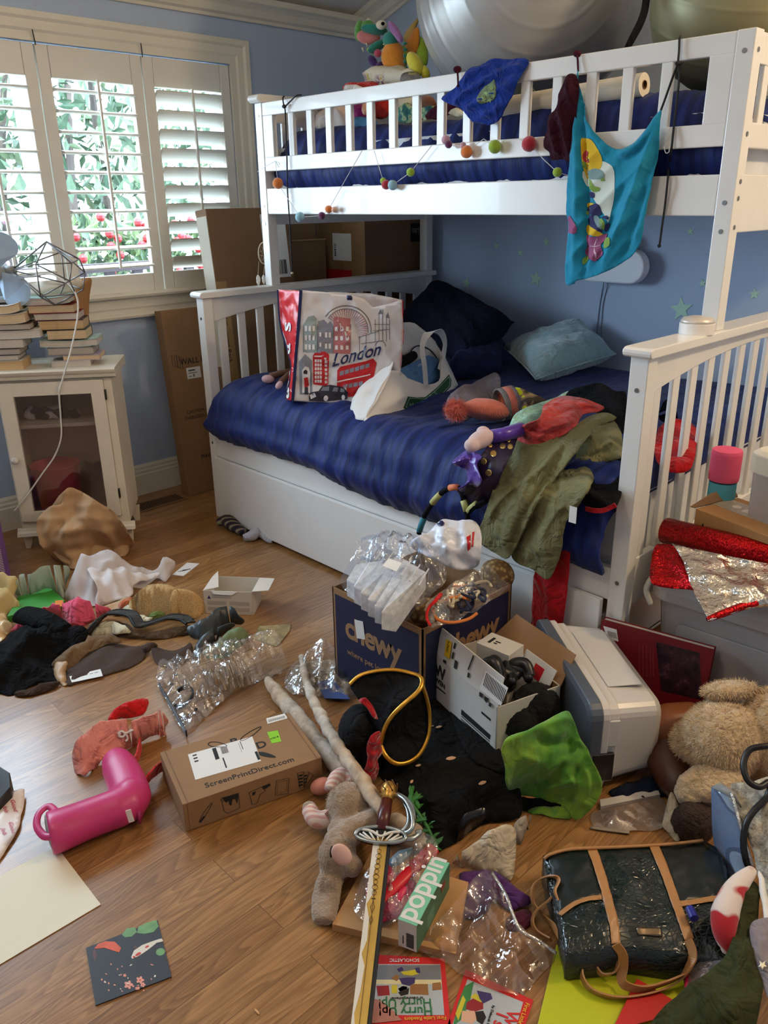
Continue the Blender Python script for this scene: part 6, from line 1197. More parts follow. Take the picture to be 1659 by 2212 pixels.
slab('blue_card',[(684,1475),(717,1463),(756,1510),(702,1508)],.002,M('card_blue',(64,84,140),.5),None,None,.014,0,cb_k);MB().prism(disc(0,0,.008,18),.001,T(*A(719,1443,.02))).build('size_sticker',PAPERW,cb_k);text('M',.010,INK,T(*A(715,1446,.0212))@Matrix.Rotation(.9,4,'Z'),cb_k)
dw=NT('driftwood');n_=dw.noise(dw.coord((1,1,1)),22,4,.6);n2_=dw.noise(dw.coord(),4,2);dw.set(Base_Color=dw.mix(dw.ramp(n2_,[(.4,(0,0,0)),(.65,(1,1,1))]),dw.ramp(n_,[(.3,lin((146,130,114))),(.6,lin((206,196,182)))]),dw.ramp(n_,[(.3,lin((146,114,86))),(.6,lin((196,166,132)))])),Roughness=.85);dw.bump(n_,.5,.006)
def stick(pts,r,lab,seed=1,knob=None):
 o=thing('driftwood',lab,'driftwood',A(pts[0][0],pts[0][1]),'driftwood sticks');mb=MB();P=catmull([A(*p)for p in pts],7);rr=[np.interp(i/(len(P)-1),np.linspace(0,1,len(r)),r)*(1+.10*noise.noise(p*9+V((seed,0,0))))for i,p in enumerate(P)]
 mb.tube(P,rr,16);
 for i,q in enumerate(mb.v):mb.v[i]=q+V((1,1,1))*.004*noise.noise(q*40)
 if knob:mb.tube([A(*k)for k in knob],[.011,.007],8)
 mb.build('wood',dw.m,o,smooth=True)
 return o
stick([(578,1470,.022),(612,1512,.024),(650,1560,.026),(690,1606,.026),(735,1655,.03),(775,1708,.03),(800,1745,.03)],[.014,.022,.024,.022,.026,.020,.012],'thick grey-brown driftwood stick next to the brown mailer carton',2)
stick([(652,1418,.03),(660,1462,.05),(678,1516,.07),(706,1570,.085),(738,1622,.095),(772,1672,.10),(800,1712,.105),(828,1756,.105)],[.009,.013,.014,.015,.016,.019,.018,.015],'long pale curved driftwood stick lying over the thicker one',5,[(738,1618,.095),(724,1606,.10)])
stick([(850,1770,.03),(868,1790,.03),(895,1808,.03),(915,1830,.02)],[.02,.03,.028,.015],'stubby brown driftwood chunk under the sword hilt',9)
RIB=CLOTH('red_ribbon',(206,24,26),500,.6);rb=thing('red_ribbon','bright red ribbon winding under the salmon shorts','ribbon',A(290,1600))
pile('bow_loop',[(234,1562),(238,1542,.02),(262,1524,.04),(282,1513,.05),(320,1511,.04),(314,1536,.02),(298,1548,.01),(262,1552)],RIB,None,None,.01,.03,((.01,.05,.4,.5),),2,parent=rb)
for pts,w in(([(304,1604,.02),(298,1630,.03),(290,1652,.03),(300,1680,.02),(310,1712,.006)],.03),([(306,1706,.012),(314,1690,.03),(330,1670,.04),(346,1658,.03),(358,1652,.02)],.036)):
 MB().ribbon(catmull([A(*p)for p in pts]),w,.003,(.4,-.3,.8)).build('ribbon_tail',RIB,rb)
SLM=CLOTH('salmon_seersucker',(232,148,136),350,.9,.15);sh=thing('shorts','crumpled salmon pink shorts with a white drawstring bow','shorts',A(255,1610))
sb_=sheet('shorts_body',[A(*p)for p in((158,1652,.01),(156,1624,.05),(172,1592,.08),(200,1566,.09),(240,1556,.09),(282,1552,.09),(316,1545,.09),(342,1534,.08),(358,1546,.06),(363,1562,.03),(354,1574,.02),(358,1588,.005),(330,1590,.005),(292,1608,.005),(245,1632,.004),(212,1652,.004),(184,1676,.004),(164,1670,.004))],None,None,(0,0,1),.007,.035,.05,[(.02,.05,-.35,.5),(.014,.026,-.2,.7),(.008,.014,.2,.8)],seed=4,noise_amp=.008,build=False);sbt=bvh(sb_);sb_.build('shorts_body',SLM,sh,smooth=True,solid=.003,weld='keep')
l,n_=hit(sbt,272,1582)
if l is not None:
 q=MB();s_=(l-CP).dot(CFW)/CF
 for pts in([(254,1584),(262,1578),(272,1582),(280,1572),(288,1574),(284,1584),(272,1583)],[(272,1583),(266,1590),(256,1588),(260,1582)],[(272,1583),(274,1594),(270,1600)]):
  P=[hit(sbt,*p)for p in pts];q.tube(catmull([a_+b_*.004 for a_,b_ in P if a_ is not None],4),.0032,6)
 q.build('drawstring',PAPERW,sh,smooth=True)
BT=M('boot_rubber',(198,52,112),.38,var=.05,spec=.5,bs=160,bst=.05);bo=thing('rain_boot','bright pink rubber rain boot lying on its side, pull handle to the left','boot',A(200,1780))
def tube2(mb,pts,seg=22):
 C_=[p[0]for p in pts];vs=[]
 for i,(c,rx,ry)in enumerate(pts):
  t=(C_[min(i+1,len(C_)-1)]-C_[max(i-1,0)]);t.z*=.3;t.normalize();s=V((t.y,-t.x,0)).normalized();u=s.cross(t).normalized();u=u if u.z>0 else -u
  for k in range(seg):a=2*pi*k/seg;vs.append(c+s*rx*cos(a)+u*ry*sin(a))
 n=len(pts);fs=[(i*seg+k,i*seg+(k+1)%seg,(i+1)*seg+(k+1)%seg,(i+1)*seg+k)for i in range(n-1)for k in range(seg)]+[tuple(range(seg)),tuple((n-1)*seg+k for k in range(seg))]
 return mb.add(vs,fs)
mb=MB();tube2(mb,[(A(106,1800,.046),.052,.044),(A(130,1793,.045),.050,.044),(A(175,1775,.043),.047,.042),(A(220,1758,.043),.045,.042),(A(255,1745,.044),.046,.043),(A(280,1732,.044),.046,.043),(A(298,1722,.043),.036,.038)])
mb.ell(A(285,1722,.044),.044);
tube2(mb,[(A(285,1736,.042),.040,.040),(A(281,1712,.042),.046,.041),(A(270,1682,.040),.045,.039),(A(258,1656,.038),.042,.037),(A(250,1640,.036),.034,.033),(A(246,1630,.035),.018,.02)])
mb.build('boot_body',BT,bo,smooth=True,remesh=.005)
q=MB();q.tube(catmull([A(128,1762,.072),A(106,1742,.074),A(84,1758,.070),A(80,1785,.062),A(96,1806,.058),A(116,1806,.062)],8),.0085,12,sq=.7);q.build('pull_handle',BT,bo,smooth=True)
q=MB();fc=frame(A(103,1800,.047),A(160,1780,.046)-A(103,1800,.047),(0,0,1));q.ell(A(107,1798,.046),(.006,.044,.036),Matrix((fc.col[0][:3],fc.to_3x3()@V((0,0,1)),fc.to_3x3()@V((0,1,0)))).transposed().to_4x4());q.build('boot_opening',M('boot_lining',(150,150,142),.9),bo,smooth=True)
q=MB();q.ribbon(catmull([A(300,1768,.03),A(309,1742,.028),(A(306,1712,.03)),A(292,1680,.03),A(278,1655,.03)]),.03,.006,(0,0,1));q.build('boot_sole',M('boot_sole',(168,40,96),.45),bo,smooth=True)
q=MB();c_=A(281,1762,.062);q.prism(rect(-.014,-.006,.014,.006),.003,frame(c_,A(285,1775,.05)-A(277,1750,.075),CR*.9+CU*.3));q.build('boot_badge',M('badge_cream',(222,206,196),.5),bo)
dp_=A(122,1829);e1_=(A(218,1955)-dp_);e2_=V((e1_.y,-e1_.x,0)).normalized()*.285
q=MB();q.add([dp_,dp_+e1_,dp_+e1_+e2_,dp_+e2_],[(0,1,2,3)],0,T(0,0,.0012));tag(q.build('paper_sheet',M('sheet_ivory',(228,220,196),.7,var=.01),solid=.0008),'blank ivory sheet of paper on the floor at the left edge','paper')
gj=thing('printed_ribbon','white satin ribbon printed Good Job in red script at the left edge','ribbon',A(20,1780,.01));gr_=sheet('ribbon',[A(*p)for p in((-20,1742,.01),(16,1712,.018),(35,1707,.02),(53,1705,.012),(50,1745,.01),(38,1792,.008),(20,1826,.006),(-5,1862,.005),(-30,1880,.005),(-30,1800,.008))],None,None,(0,0,1),.01,.004,.03,[(.004,.06,.6,.4)],smooth=2,build=False);grt=bvh(gr_);gr_.build('ribbon',M('ribbon_white',(224,206,194),.4,var=.03),gj,smooth=True,solid=.001,weld='keep')
GJ=M('script_red',(190,60,80),.5)
for x,y in((22,1728),(18,1776)):tdrape(grt,'Good',(x,y),(3.5,11.),(13,-3),GJ,gj,shear=.3,bold=.01);tdrape(grt,'Job',(x-16,y+14),(3.5,11.),(13,-3),GJ,gj,shear=.3,bold=.01)
q=MB();tp_=[A(-30,1650,.06),A(0,1655,.06),A(21,1668,.06),A(22,1700,.05),A(0,1745,.02),A(-30,1760,.02)];nn=len(tp_);q.add(tp_+[V((p.x,p.y,.001))for p in tp_],[tuple(range(nn)),tuple(range(2*nn-1,nn-1,-1))]+[(i,nn+i,nn+(i+1)%nn,(i+1)%nn)for i in range(nn)]);tag(q.build('black_case',M('case_black',(34,32,32),.5),bevel=.003),'corner of a black case cut off by the left edge above the printed ribbon','case')
kd=[A(186,2050),A(341,1990),A(371,2112),A(207,2174)];kc=thing('koi_card','square dark card painted with koi fish and blossoms on the bare floor','card',sum(kd,V())/4)
KF=frame(kd[3],kd[2]-kd[3],kd[0]-kd[3]);pk_=lambda pts:onp(KF,pts);kp=onp(KF,[(186,2050),(341,1990),(371,2112),(207,2174)])
MB().prism(kp,.003,KF).build('card',M('koi_dark',(48,50,56),.5,var=.06),kc);KT=KF@T(0,0,.0031)
kcol=[M('koi_orange',(214,92,58),.5,var=.15,vs=60),M('koi_white',(222,214,200),.5),M('koi_green',(112,158,104),.5,var=.2,vs=40),M('koi_pink',(222,150,132),.5),M('koi_red',(196,60,48),.5),M('koi_shade',(96,60,58),.5)]
def dk(cx,cy,rx,ry,a=0,n=16):return pk_([(cx+rx*cos(t)*cos(a)-ry*sin(t)*sin(a),cy+rx*cos(t)*sin(a)+ry*sin(t)*cos(a))for t in[2*pi*k/n for k in range(n)]])
pol=[(2,pk_([(264,2022),(274,2008),(292,2006),(296,2016),(285,2026),(270,2027)])),(2,pk_([(296,2018),(300,2004),(318,1996),(338,1990),(343,2004),(332,2016),(312,2020)])),(2,dk(347,2059,10,8,-.3)),(5,pk_([(200,2064),(204,2052),(210,2066),(206,2080)])),(0,pk_([(204,2052),(212,2042),(228,2036),(248,2037),(262,2050),(258,2060),(244,2056),(226,2050),(212,2052)])),(1,pk_([(284,2070),(290,2056),(308,2044),(330,2036),(348,2030),(336,2042),(318,2056),(300,2068),(286,2074)])),(5,pk_([(288,2052),(292,2044),(298,2052)])),(1,pk_([(334,2040),(350,2030),(353,2036),(346,2038)])),(4,dk(299,2064,7,3,-.5)),(4,dk(290,2070,3,2)),(4,dk(318,2048,5,2,-.5))]
R=random.Random(8)
for _ in range(24):pol.append((R.choice((1,3,3)),dk(R.uniform(205,350),R.uniform(2085,2150)-0,R.uniform(1.5,4),R.uniform(1,2),R.uniform(0,3),8)))
for cx,cy,r in((278,2130,10),(303,2120,9),(309,2130,6),(270,2110,4),(296,2138,4)):
 for k in range(5):pol.append((3,dk(cx+r*.55*cos(k*1.257),cy+r*.5*sin(k*1.257),r*.45,r*.32,k*1.257,10)))
 pol.append((4,dk(cx,cy,r*.2,r*.18,0,8)))
pol=[(k,p)for k,p in pol];multi('painted_picture',pol,KT,kcol,kc,.0002,.00004)
cx0,cy0,cx1,cy1,chh=1.392,-.493,1.746,-.122,.302
cw_=thing('pet_supply_box','dark blue open carton printed chewy in tan, piled with clear packages','cardboard box',(1.57,-.3,0));CHB=M('chewy_blue',(30,34,68),.6,var=.1)
wall5(T(cx0,cy0,0),cx1-cx0,cy1-cy0,chh,.004).build('carton',CB1,cw_)
f1=frame((cx0,cy0-.0004,0),(1,0,0),(0,0,1));f2=frame((cx1+.0004,cy0,0),(0,1,0),(0,0,1));wA,wB=cx1-cx0,cy1-cy0;TANI=M('tan_ink',(158,122,88),.6)
for f,w,sc in((f1,wA,1),(f2,wB,.9)):
 MB().prism(rect(.012,.008,w-.014,chh-.018),.0005,f).build('printed_panel',CHB,cw_)
for w_,fz in((f1,None),):
 g0,g1=onp(f1,[(750,1392),(868,1466)]);aa=atan2(g1[1]-g0[1],g1[0]-g0[0])
text('chewy',.098,TANI,f1@T(.052,.165,.0008),cw_,bold=.045,sx=.95,spacing=.92);text('where pet lovers shop',.026,TANI,f1@T(.058,.108,.0008),cw_,bold=.006)
text('chewy',.098,TANI,f2@T(.09,.17,.0008),cw_,bold=.045,sx=.95,spacing=.92);text('where pet lovers shop',.026,TANI,f2@T(.09,.11,.0008),cw_,bold=.006)
lb=flat('white_sticker',onp(f1,[(767,1338),(785,1342),(790,1381),(772,1378)]),f1@T(0,0,.0016),PAPERW,cw_)
pkm=NT('clear_blister');co=pkm.coord();pkm.set(Base_Color=pkm.ramp(pkm.noise(co,60,3),[(.3,lin((196,198,202))),(.7,lin((232,234,238)))]),Roughness=.14,Alpha=.8);pkm.bump(pkm.noise(co,40,2),.3,.003)
bl_=thing('blister_packs','stack of clear trays in a crinkled clear bag on top of the blue box','package',(1.5,-.35,.33))
def quadbox(nm,px4,z,h,mat,parent,bevel=.003):
 P=[A(p[0],p[1],p[2]if len(p)>2 else z)for p in px4];q=MB();q.add(P+[p-V((0,0,h))for p in P],[(0,1,2,3),(7,6,5,4)]+[(i,4+i,4+(i+1)%4,(i+1)%4)for i in range(4)]);return q.build(nm,mat,parent,bevel=bevel)
for k in range(6):
 t_=k/6;quadbox('tray',[(752+t_*88,1244-t_*36+t_*96*.0+0*k,.40+.012*k)if False else(748+k*15,1252+k*14,.375+.004*k),(802+k*17,1168+k*10,.435),(836+k*17,1180+k*11,.435),(775+k*16,1268+k*12,.372)],.4,.05,pkm.m,bl_,.003)
for k in range(7):MB().tube([A(790+k*19,1200+k*11,.445),A(812+k*19,1175+k*9,.446)],.0022,6).build('tray_rib',pkm.m,bl_)
slab('package_label',[(826,1222),(840,1206),(868,1216),(856,1234)],.001,PAPERW,None,None,.448,0,bl_)
CLB=FILM('crinkle_film','f2f6ff',.14,.06,26,.05)
bag_=[(736,1260,.34),(742,1238,.37),(760,1205,.41),(785,1175,.44),(815,1155,.46),(845,1146,.47),(880,1150,.47),(915,1165,.46),(945,1190,.44),(955,1215,.41),(965,1250,.38),(940,1280,.36),(905,1315,.34),(872,1345,.32),(845,1330,.32),(800,1310,.32),(760,1290,.32)]
pile('clear_bag',bag_,CLB,None,None,.035,.07,((.022,.06,.5,.9),(.012,.03,1.7,.9)),4,parent=bl_,noise_amp=.012,th=0,res=.008)
pile('bag_tail',[(770,1168,.45),(790,1160,.46),(820,1150,.47),(838,1146,.475),(840,1152,.465),(810,1160,.455),(785,1170,.445),(772,1173,.445)],CLB,None,None,.004,.02,parent=bl_,th=0)
wbg=thing('plastic_shopping_bag','white plastic bag with blue and red print behind the clear trays','plastic bag',A(990,1170,.42));PLW=M('bag_plastic',(216,218,228),.3,var=.06,sss=.1)
wb_=sheet('bag',[A(*p)for p in((885,1180,.42),(900,1160,.45),(925,1150,.46),(945,1128,.48),(962,1122,.485),(990,1126,.485),(1020,1122,.49),(1034,1135,.48),(1040,1160,.46),(1038,1200,.42),(1030,1225,.38),(990,1230,.38),(950,1215,.40))],None,None,(.5,-.55,.65),.010,.03,.06,[(.022,.06,.8,.9),(.012,.03,1.8,.9)],seed=7,noise_amp=.012,build=False);wbt=bvh(wb_);wb_.build('bag',PLW,wbg,smooth=True,solid=.0008,weld='keep')
drape(wbt,'blue_emblem',[(952+8*cos(a),1131+6*sin(a))for a in np.linspace(0,6,12)],NAVYT,wbg,3);drape(wbt,'red_print',[(1008,1160),(1016,1155),(1016,1185),(1010,1190)],RED,wbg,4,smooth=1);drape(wbt,'red_print',[(1020,1150),(1025,1148),(1022,1180),(1018,1182)],RED,wbg,4,smooth=1)
bsk=NT('woven_straw');co=bsk.coord();vo=bsk.add('TexVoronoi',_Scale=75.);bsk.l(co,vo.inputs['Vector']);bsk.set(Base_Color=bsk.ramp(vo.outputs[0],[(.1,lin((206,168,106))),(.55,lin((112,82,44)))]),Roughness=.7);bsk.bump(vo.outputs[0],-1.,.012)
q=MB();EP(q,0,0,A(1075,1240,.32),38,32,30,.5,nz=.05);EP(q,0,0,A(925,1325,.285),46,34,34,.3,nz=.05)
tag(q.build('woven_basket',bsk.m,None,smooth=True),'braided straw basket inside the blue pet box under the clear bags','basket')
rbag=thing('rope_bag','clear zip bag of orange, navy and cream cord on the blue pet box','plastic bag',A(1010,1290,.33))
R=random.Random(12)
for nm,c,npts in(('orange_rope',(222,128,62),4),('navy_rope',(34,38,66),5),('cream_rope',(206,192,162),6)):
 m_=M(nm,c,.85,bs=400,bst=.5)
 for k in range(npts):
  px,py=R.uniform(965,1030),R.uniform(1270,1310);pts=[]
  for j in range(6):pts.append(A(px+R.uniform(-26,26)+j*3,py+R.uniform(-18,16)-j*2,.335+R.uniform(0,.03)))
  rope('rope',pts,.0042,m_,None,None,rbag,6,7)
rope('rope',[A(935,1318,.335),A(945,1338,.33),A(975,1345,.33),A(1010,1338,.33),A(1030,1325,.335)],.0042,MATS['orange_rope'],None,None,rbag);rope('rope',[A(1005,1278,.35),A(1025,1262,.36),A(1050,1256,.36),A(1062,1268,.35)],.0045,MATS['cream_rope'],None,None,rbag)
rope('red_tie',[A(952,1284,.37),A(940,1298,.37),A(925,1315,.355),A(922,1335,.34),(A(930,1352,.33))],[.006,.005,.004,.004,.003],RIB,None,None,rbag)
pile('film',[(922,1345,.32),(920,1310,.35),(945,1285,.37),(985,1255,.39),(1025,1235,.40),(1060,1225,.39),(1085,1255,.35),(1104,1266,.325),(1060,1300,.315),(1010,1330,.31),(960,1350,.31),(932,1360,.312)],CLEAR,None,None,.03,.05,((.014,.05,.5,.9),),5,parent=rbag,noise_amp=.014,th=0)
BNY=M('bunny_fur',(158,134,110),.98,bs=190,bst=.9,bd=.006,sheen=.7,var=.14,vs=30);BPK=M('bunny_pink',(222,180,168),.9,bs=300,bst=.3);bn_=NT('striped_leg');wv=bn_.add('TexWave',_Scale=26.);bn_.l(bn_.coord(rot=(0,0,.9)),wv.inputs[0]);bn_.set(Base_Color=bn_.ramp(wv.outputs[1],[(.4,lin((212,160,150))),(.6,lin((226,204,192)))]),Roughness=.95)
bu=thing('plush_bunny','grey-brown floppy plush bunny with striped legs lying face down beside the sword','plush toy',A(740,1850))
q=MB();EP(q,0,0,A(752,1742,.062),48,52,50,.1);EP(q,0,0,A(728,1845,.052),40,46,40,.5);EP(q,0,0,A(742,1800,.04),36,40,30,0)
q.tube(catmull([A(722,1828,.06),A(752,1800,.068),A(795,1778,.07),A(826,1758,.07)]),[.032,.030,.026,.024],14);q.tube(catmull([A(725,1870,.035),A(712,1905,.022),A(703,1950,.018),A(700,1992,.016)]),[.026,.030,.030,.024],14,sq=.55);EP(q,0,0,A(758,1870,.05),26,24,24,.4)
q.build('body',BNY,bu,smooth=True,remesh=.0055,disp=(.006,.012))
q=MB();q.tube(catmull([A(715,1708,.045),A(728,1682,.055),A(748,1674,.055),A(765,1688,.05)]),[.018,.02,.02,.02],12);q.build('striped_leg',bn_.m,bu,smooth=True);q=MB();q.tube(catmull([A(668,1748,.04),A(680,1768,.035),A(700,1770,.035),A(724,1760,.045)]),[.018,.02,.02,.02],12);q.build('striped_leg',bn_.m,bu,smooth=True)
q=MB();EP(q,0,0,A(695,1698,.03),26,18,18,-.3);q.build('pink_foot',M('bunny_foot',(216,142,124),.95),bu,smooth=True);q=MB();EP(q,0,0,A(668,1744,.04),15,13,13,0);q.build('toe',BNY,bu,smooth=True)
q=MB();EP(q,0,0,A(738,1846,.105),20,26,8,-.7);q.build('inner_ear',BPK,bu,smooth=True);q=MB();EP(q,0,0,A(716,1840,.095),4,13,5,.1);q.build('eye',M('glossy_eye',(20,16,14),.1),bu,smooth=True)
q=MB();q.ribbon(catmull([A(704,1762,.06),A(716,1754,.065),A(728,1768,.06)]),.02,.003,(0,0,1));q.build('ribbon',BPK,bu)
swd=thing('toy_sword','toy rapier with gold and white printed blade, ornate guard and silver knuckle bow','toy sword',A(800,1950))
p0,p1=A(821,1822,.10),A(772,2240,.016);d=(p1-p0).normalized();sd=d.cross(V((0,0,1))).normalized();up_=sd.cross(d);up_=up_ if up_.z>0 else -up_;L=(p1-p0).length;sgn_=1 if sd.dot(CR)>0 else -1;sd=sd*sgn_
BF=frame(p0,sd,d);nz_=V(BF.col[2][:3]);
blade=lambda w0,w1,L0,L1,h0,h1,mat,nm,off=0:MB().add([p0+d*a*L+sd*(b+off)+up_*c for a,b,c in((L0,-w0,h0),(L0,w0,h0),(L1,w1,h0),(L1,-w1,h0),(L0,-w0,h1),(L0,w0,h1),(L1,w1,h1),(L1,-w1,h1))],[(0,1,2,3),(7,6,5,4),(0,4,5,1),(1,5,6,2),(2,6,7,3),(3,7,4,0)]).build(nm,mat,swd)
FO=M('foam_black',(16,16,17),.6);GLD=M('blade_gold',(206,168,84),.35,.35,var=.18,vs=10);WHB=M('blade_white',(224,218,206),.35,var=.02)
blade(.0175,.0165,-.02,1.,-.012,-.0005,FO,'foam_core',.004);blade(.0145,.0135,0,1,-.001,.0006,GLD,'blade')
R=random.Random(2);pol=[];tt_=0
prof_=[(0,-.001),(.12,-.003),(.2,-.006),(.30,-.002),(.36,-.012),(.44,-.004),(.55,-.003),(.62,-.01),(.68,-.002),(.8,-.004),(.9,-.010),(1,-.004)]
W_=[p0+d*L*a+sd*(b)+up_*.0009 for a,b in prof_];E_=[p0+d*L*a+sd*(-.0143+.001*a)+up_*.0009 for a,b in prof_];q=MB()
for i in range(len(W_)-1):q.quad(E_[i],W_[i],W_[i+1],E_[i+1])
q.build('white_highlight',WHB,swd,weld='keep',solid=.0003)  # wavy white part of the gold and white blade
q=MB();cl=lambda a,b:p0+d*a+sd*b+up_*.0012
q.tube([cl(.1,.0),cl(L,.001)],.0006,5);
for k in range(9):a=.018+k*.011;q.tube([cl(a+.005*cos(t),.004*sin(t)*(1+.4*(k%2)))for t in np.linspace(0,6.28,12)[:-1]],.0006,4,True)
for a,r in((.135,.008),(.16,.006)):q.tube([cl(a-r*1.6,0),cl(a,r*.5),cl(a+r*1.6,0),cl(a,-r*.5)],.0006,4,True)
q.tube([cl(.112,0),cl(.124,0)],.001,5);q.tube([cl(.118,-.004),cl(.118,.004)],.001,5);q.build('engraving',M('engrave',(96,66,30),.5),swd)
g0=p0+up_*.002;SLV=M('sword_silver',(168,176,176),.25,.8,var=.15,vs=30);GL2=M('hilt_gold',(198,150,74),.3,.7,var=.15,vs=40)
q=MB();gp=[(sd*(.052*cos(t))-d*(.014+.020*sin(t)*(1 if sin(t)>0 else .8)))for t in np.linspace(0,2*pi,40)[:-1]];q.tube([g0+v_+up_*.004 for v_ in gp],.004,8,True);q.build('guard_rim',SLV,swd,smooth=True)
q=MB();q.add([g0+v_*.97+up_*.002 for v_ in gp]+[g0+v_*.97-up_*.008 for v_ in gp],[tuple(range(39)),tuple(range(77,38,-1))]+[(i,(i+1)%39,39+(i+1)%39,39+i)for i in range(39)]);q.build('guard_plate',FO,swd)
q=MB()
for t in np.linspace(.25,pi-.25,8):q.tube([g0+sd*.012*cos(t)-d*.004+up_*.004,g0+sd*.044*cos(t)*(1)-d*(.002+.022*sin(t)*.9)+up_*.004]if False else[g0+sd*.014*cos(t)-d*(.002-.004)+up_*.004,g0+sd*.046*cos(t)-d*(.012+.012*sin(t))+up_*.004],.0022,6)
q.tube(catmull([g0-sd*.045-d*.026+up_*.004,g0-sd*.02-d*.022+up_*.005,g0-d*.012+up_*.005,g0+sd*.02-d*.022+up_*.005,g0+sd*.045-d*.026+up_*.004]),.003,7);q.build('guard_scroll',WHB,swd,smooth=True)
q=MB()
for t in np.linspace(.4,pi-.4,9):q.tube([g0+sd*.008*cos(t)+d*.004+up_*.004,g0+sd*.022*cos(t)-d*(-.002+.010*sin(t))+up_*.005],.0016,5)
q.build('guard_sunburst',GL2,swd,smooth=True)
h1=A(836,1728,.122);h0=g0-d*.03;q=MB();q.tube([h0,h0.lerp(h1,.5)+up_*.002,h1],[.0125,.014,.012],14,sq=.8);q.build('grip',M('grip_maroon',(84,26,24),.3,var=.2),swd,smooth=True)
q=MB();hd=(h1-h0).normalized();q.tube([h1,h1+hd*.008,h1+hd*.012,h1+hd*.022,h1+hd*.034,h1+hd*.042,h1+hd*.045],[.013,.011,.016,.0175,.0175,.012,.004],18);q.build('pommel',GL2,swd,smooth=True)
q=MB()
for k in range(7):a=k*.9;c=h1+hd*.028;q.tube([c+hd*(-.014+.004*j)+(sd*cos(a+j*.18)+up_*sin(a+j*.18))*.0178 for j in range(8)],.0016,5)
q.build('pommel_ridge',M('ridge_dark',(96,62,30),.4,.5),swd,smooth=True)
KB=lambda*p:rope('knuckle_bow',[A(*x)for x in p],.0046,SLV,None,None,swd,7,9)
KB((850,1712,.12),(872,1722,.125),(890,1742,.125),(894,1770,.12),(886,1795,.11),(862,1800,.10));KB((850,1714,.118),(866,1726,.115),(880,1750,.112),(882,1778,.108),(868,1796,.10),(850,1798,.095));KB((848,1708,.12),(856,1716,.125),(876,1730,.13),(890,1760,.125),(890,1790,.115),(868,1804,.10))
rope('quillon',[A(864,1812,.10),A(888,1812,.10),A(902,1804,.10),A(908,1796,.104),A(898,1798,.104)],[.005,.006,.0055,.005,.004],SLV,None,None,swd)
rope('quillon',[A(790,1800,.095),A(782,1806,.095),A(780,1812,.09)],.005,SLV,None,None,swd)
WD=M('raw_wood',(196,148,96),.7,var=.12,vs=5);slab('wooden_board',[(800,1843),(1012,1905),(985,2060),(717,1996)],.018,WD,'square pale wooden board under the sword and the mint carton','board',.0,.001)
bt_=thing('bagged_toy','clear bag of red and pink plastic doll clothes on the wooden board','plastic bag',A(860,1900,.03));HP=M('hot_pink',(216,36,90),.4,var=.1);RDP=M('glossy_red',(210,28,44),.25)
rope('red_strip',[A(808,1960,.045),A(850,1916,.055),A(900,1868,.062),A(936,1832,.07)],[.010,.014,.015,.016],RDP,None,None,bt_,6,12,.6)
pile('pink_part',[(790,1935,.03),(800,1895,.04),(822,1868,.05),(850,1880,.05),(856,1920,.04),(830,1960,.03),(812,1985,.025)],HP,None,None,.015,.04,((.01,.04,.6,.7),),4,parent=bt_);pile('pink_part',[(815,1990,.022),(840,1940,.04),(880,1900,.05),(900,1910,.045),(880,1955,.035),(855,1985,.025)],HP,None,None,.012,.03,((.01,.03,.8,.7),),5,parent=bt_)
pile('blue_wrap',[(838,1862,.05),(860,1840,.06),(890,1828,.06),(880,1850,.06),(850,1875,.05)],M('aqua_wrap',(120,160,178),.3),None,None,.008,.02,parent=bt_)
pile('film',[(765,1968,.022),(772,1920,.03),(795,1878,.06),(830,1845,.075),(880,1815,.085),(918,1802,.085),(940,1818,.085),(945,1845,.075),(925,1890,.065),(905,1930,.05),(870,1980,.03),(835,2000,.022),(795,1998,.02)],CLEAR,None,None,.018,.05,((.012,.05,.7,.9),),3,parent=bt_,noise_amp=.012,th=0,res=.008)
mz0=.0185;a,b,c=A(860,2042,mz0),A(900,2058,mz0),A(992,1928,mz0);fM,wM=stand(a,b);dM=(c-b).length;hM=.066
mc=thing('mint_carton','mint green stationery carton printed poppin, standing on the wooden board','box',a);MG=M('mint_print',(120,192,156),.5,var=.02);MGD=M('mint_dark',(72,122,96),.5)
MB().bb((0,0,0),(wM,dM,hM),fM).build('carton',M('carton_face',(222,216,208),.55),mc,bevel=.001);top_=fM@T(0,0,hM+.0001);MB().prism(rect(0,0,wM,dM),.0004,top_).build('printed_top',MG,mc)
rs_=fM@frame((wM+.0001,0,0),(0,1,0),(0,0,1));MB().prism(rect(0,0,dM,hM),.0004,rs_).build('printed_side',MGD,mc)
text('poppin',dM/2.72,M('carton_white2',(226,222,214),.5),top_@T(wM*.80,dM*.02,.0006)@Matrix.Rotation(pi/2,4,'Z'),mc,bold=.03,sx=1.0)
ff_=fM@frame((0,-.0002,0),(1,0,0),(0,0,1));multi('barcode',[(0,p)for p in[rect(wM*.45,.006+k*.0032,wM*.85,.008+k*.0032)for k in range(11)]]+[(0,rect(wM*.25,.01,wM*.3,.03))],ff_,[INK],mc,.0004,0)
flat('red_mark',rect(dM*.72,hM*.5,dM*.84,hM*.72),rs_@T(0,0,.0005),M('mark_red',(150,60,50),.5),mc);multi('side_print',[(0,p)for p in lines(dM*.3,hM*.55,dM*.3,6,.006,.0016,4)],rs_@T(0,0,.0005),[M('mint_pale',(132,176,150),.5)],mc,.0003,0)
PFE=CLOTH('purple_felt',(82,46,100),600,.95,.06);pile('purple_felt',[(992,1900),(1000,1886,.012),(1042,1878,.02),(1082,1890,.02),(1118,1920,.02),(1150,1946,.012),(1106,1968,.006),(1066,1942,.01),(1050,1976,.004),(1008,1952,.004)],PFE,'purple felt piece folded between the mint carton and the crocodile bag','felt',.005,.02,((.008,.07,.5,.4),),3,th=.003)
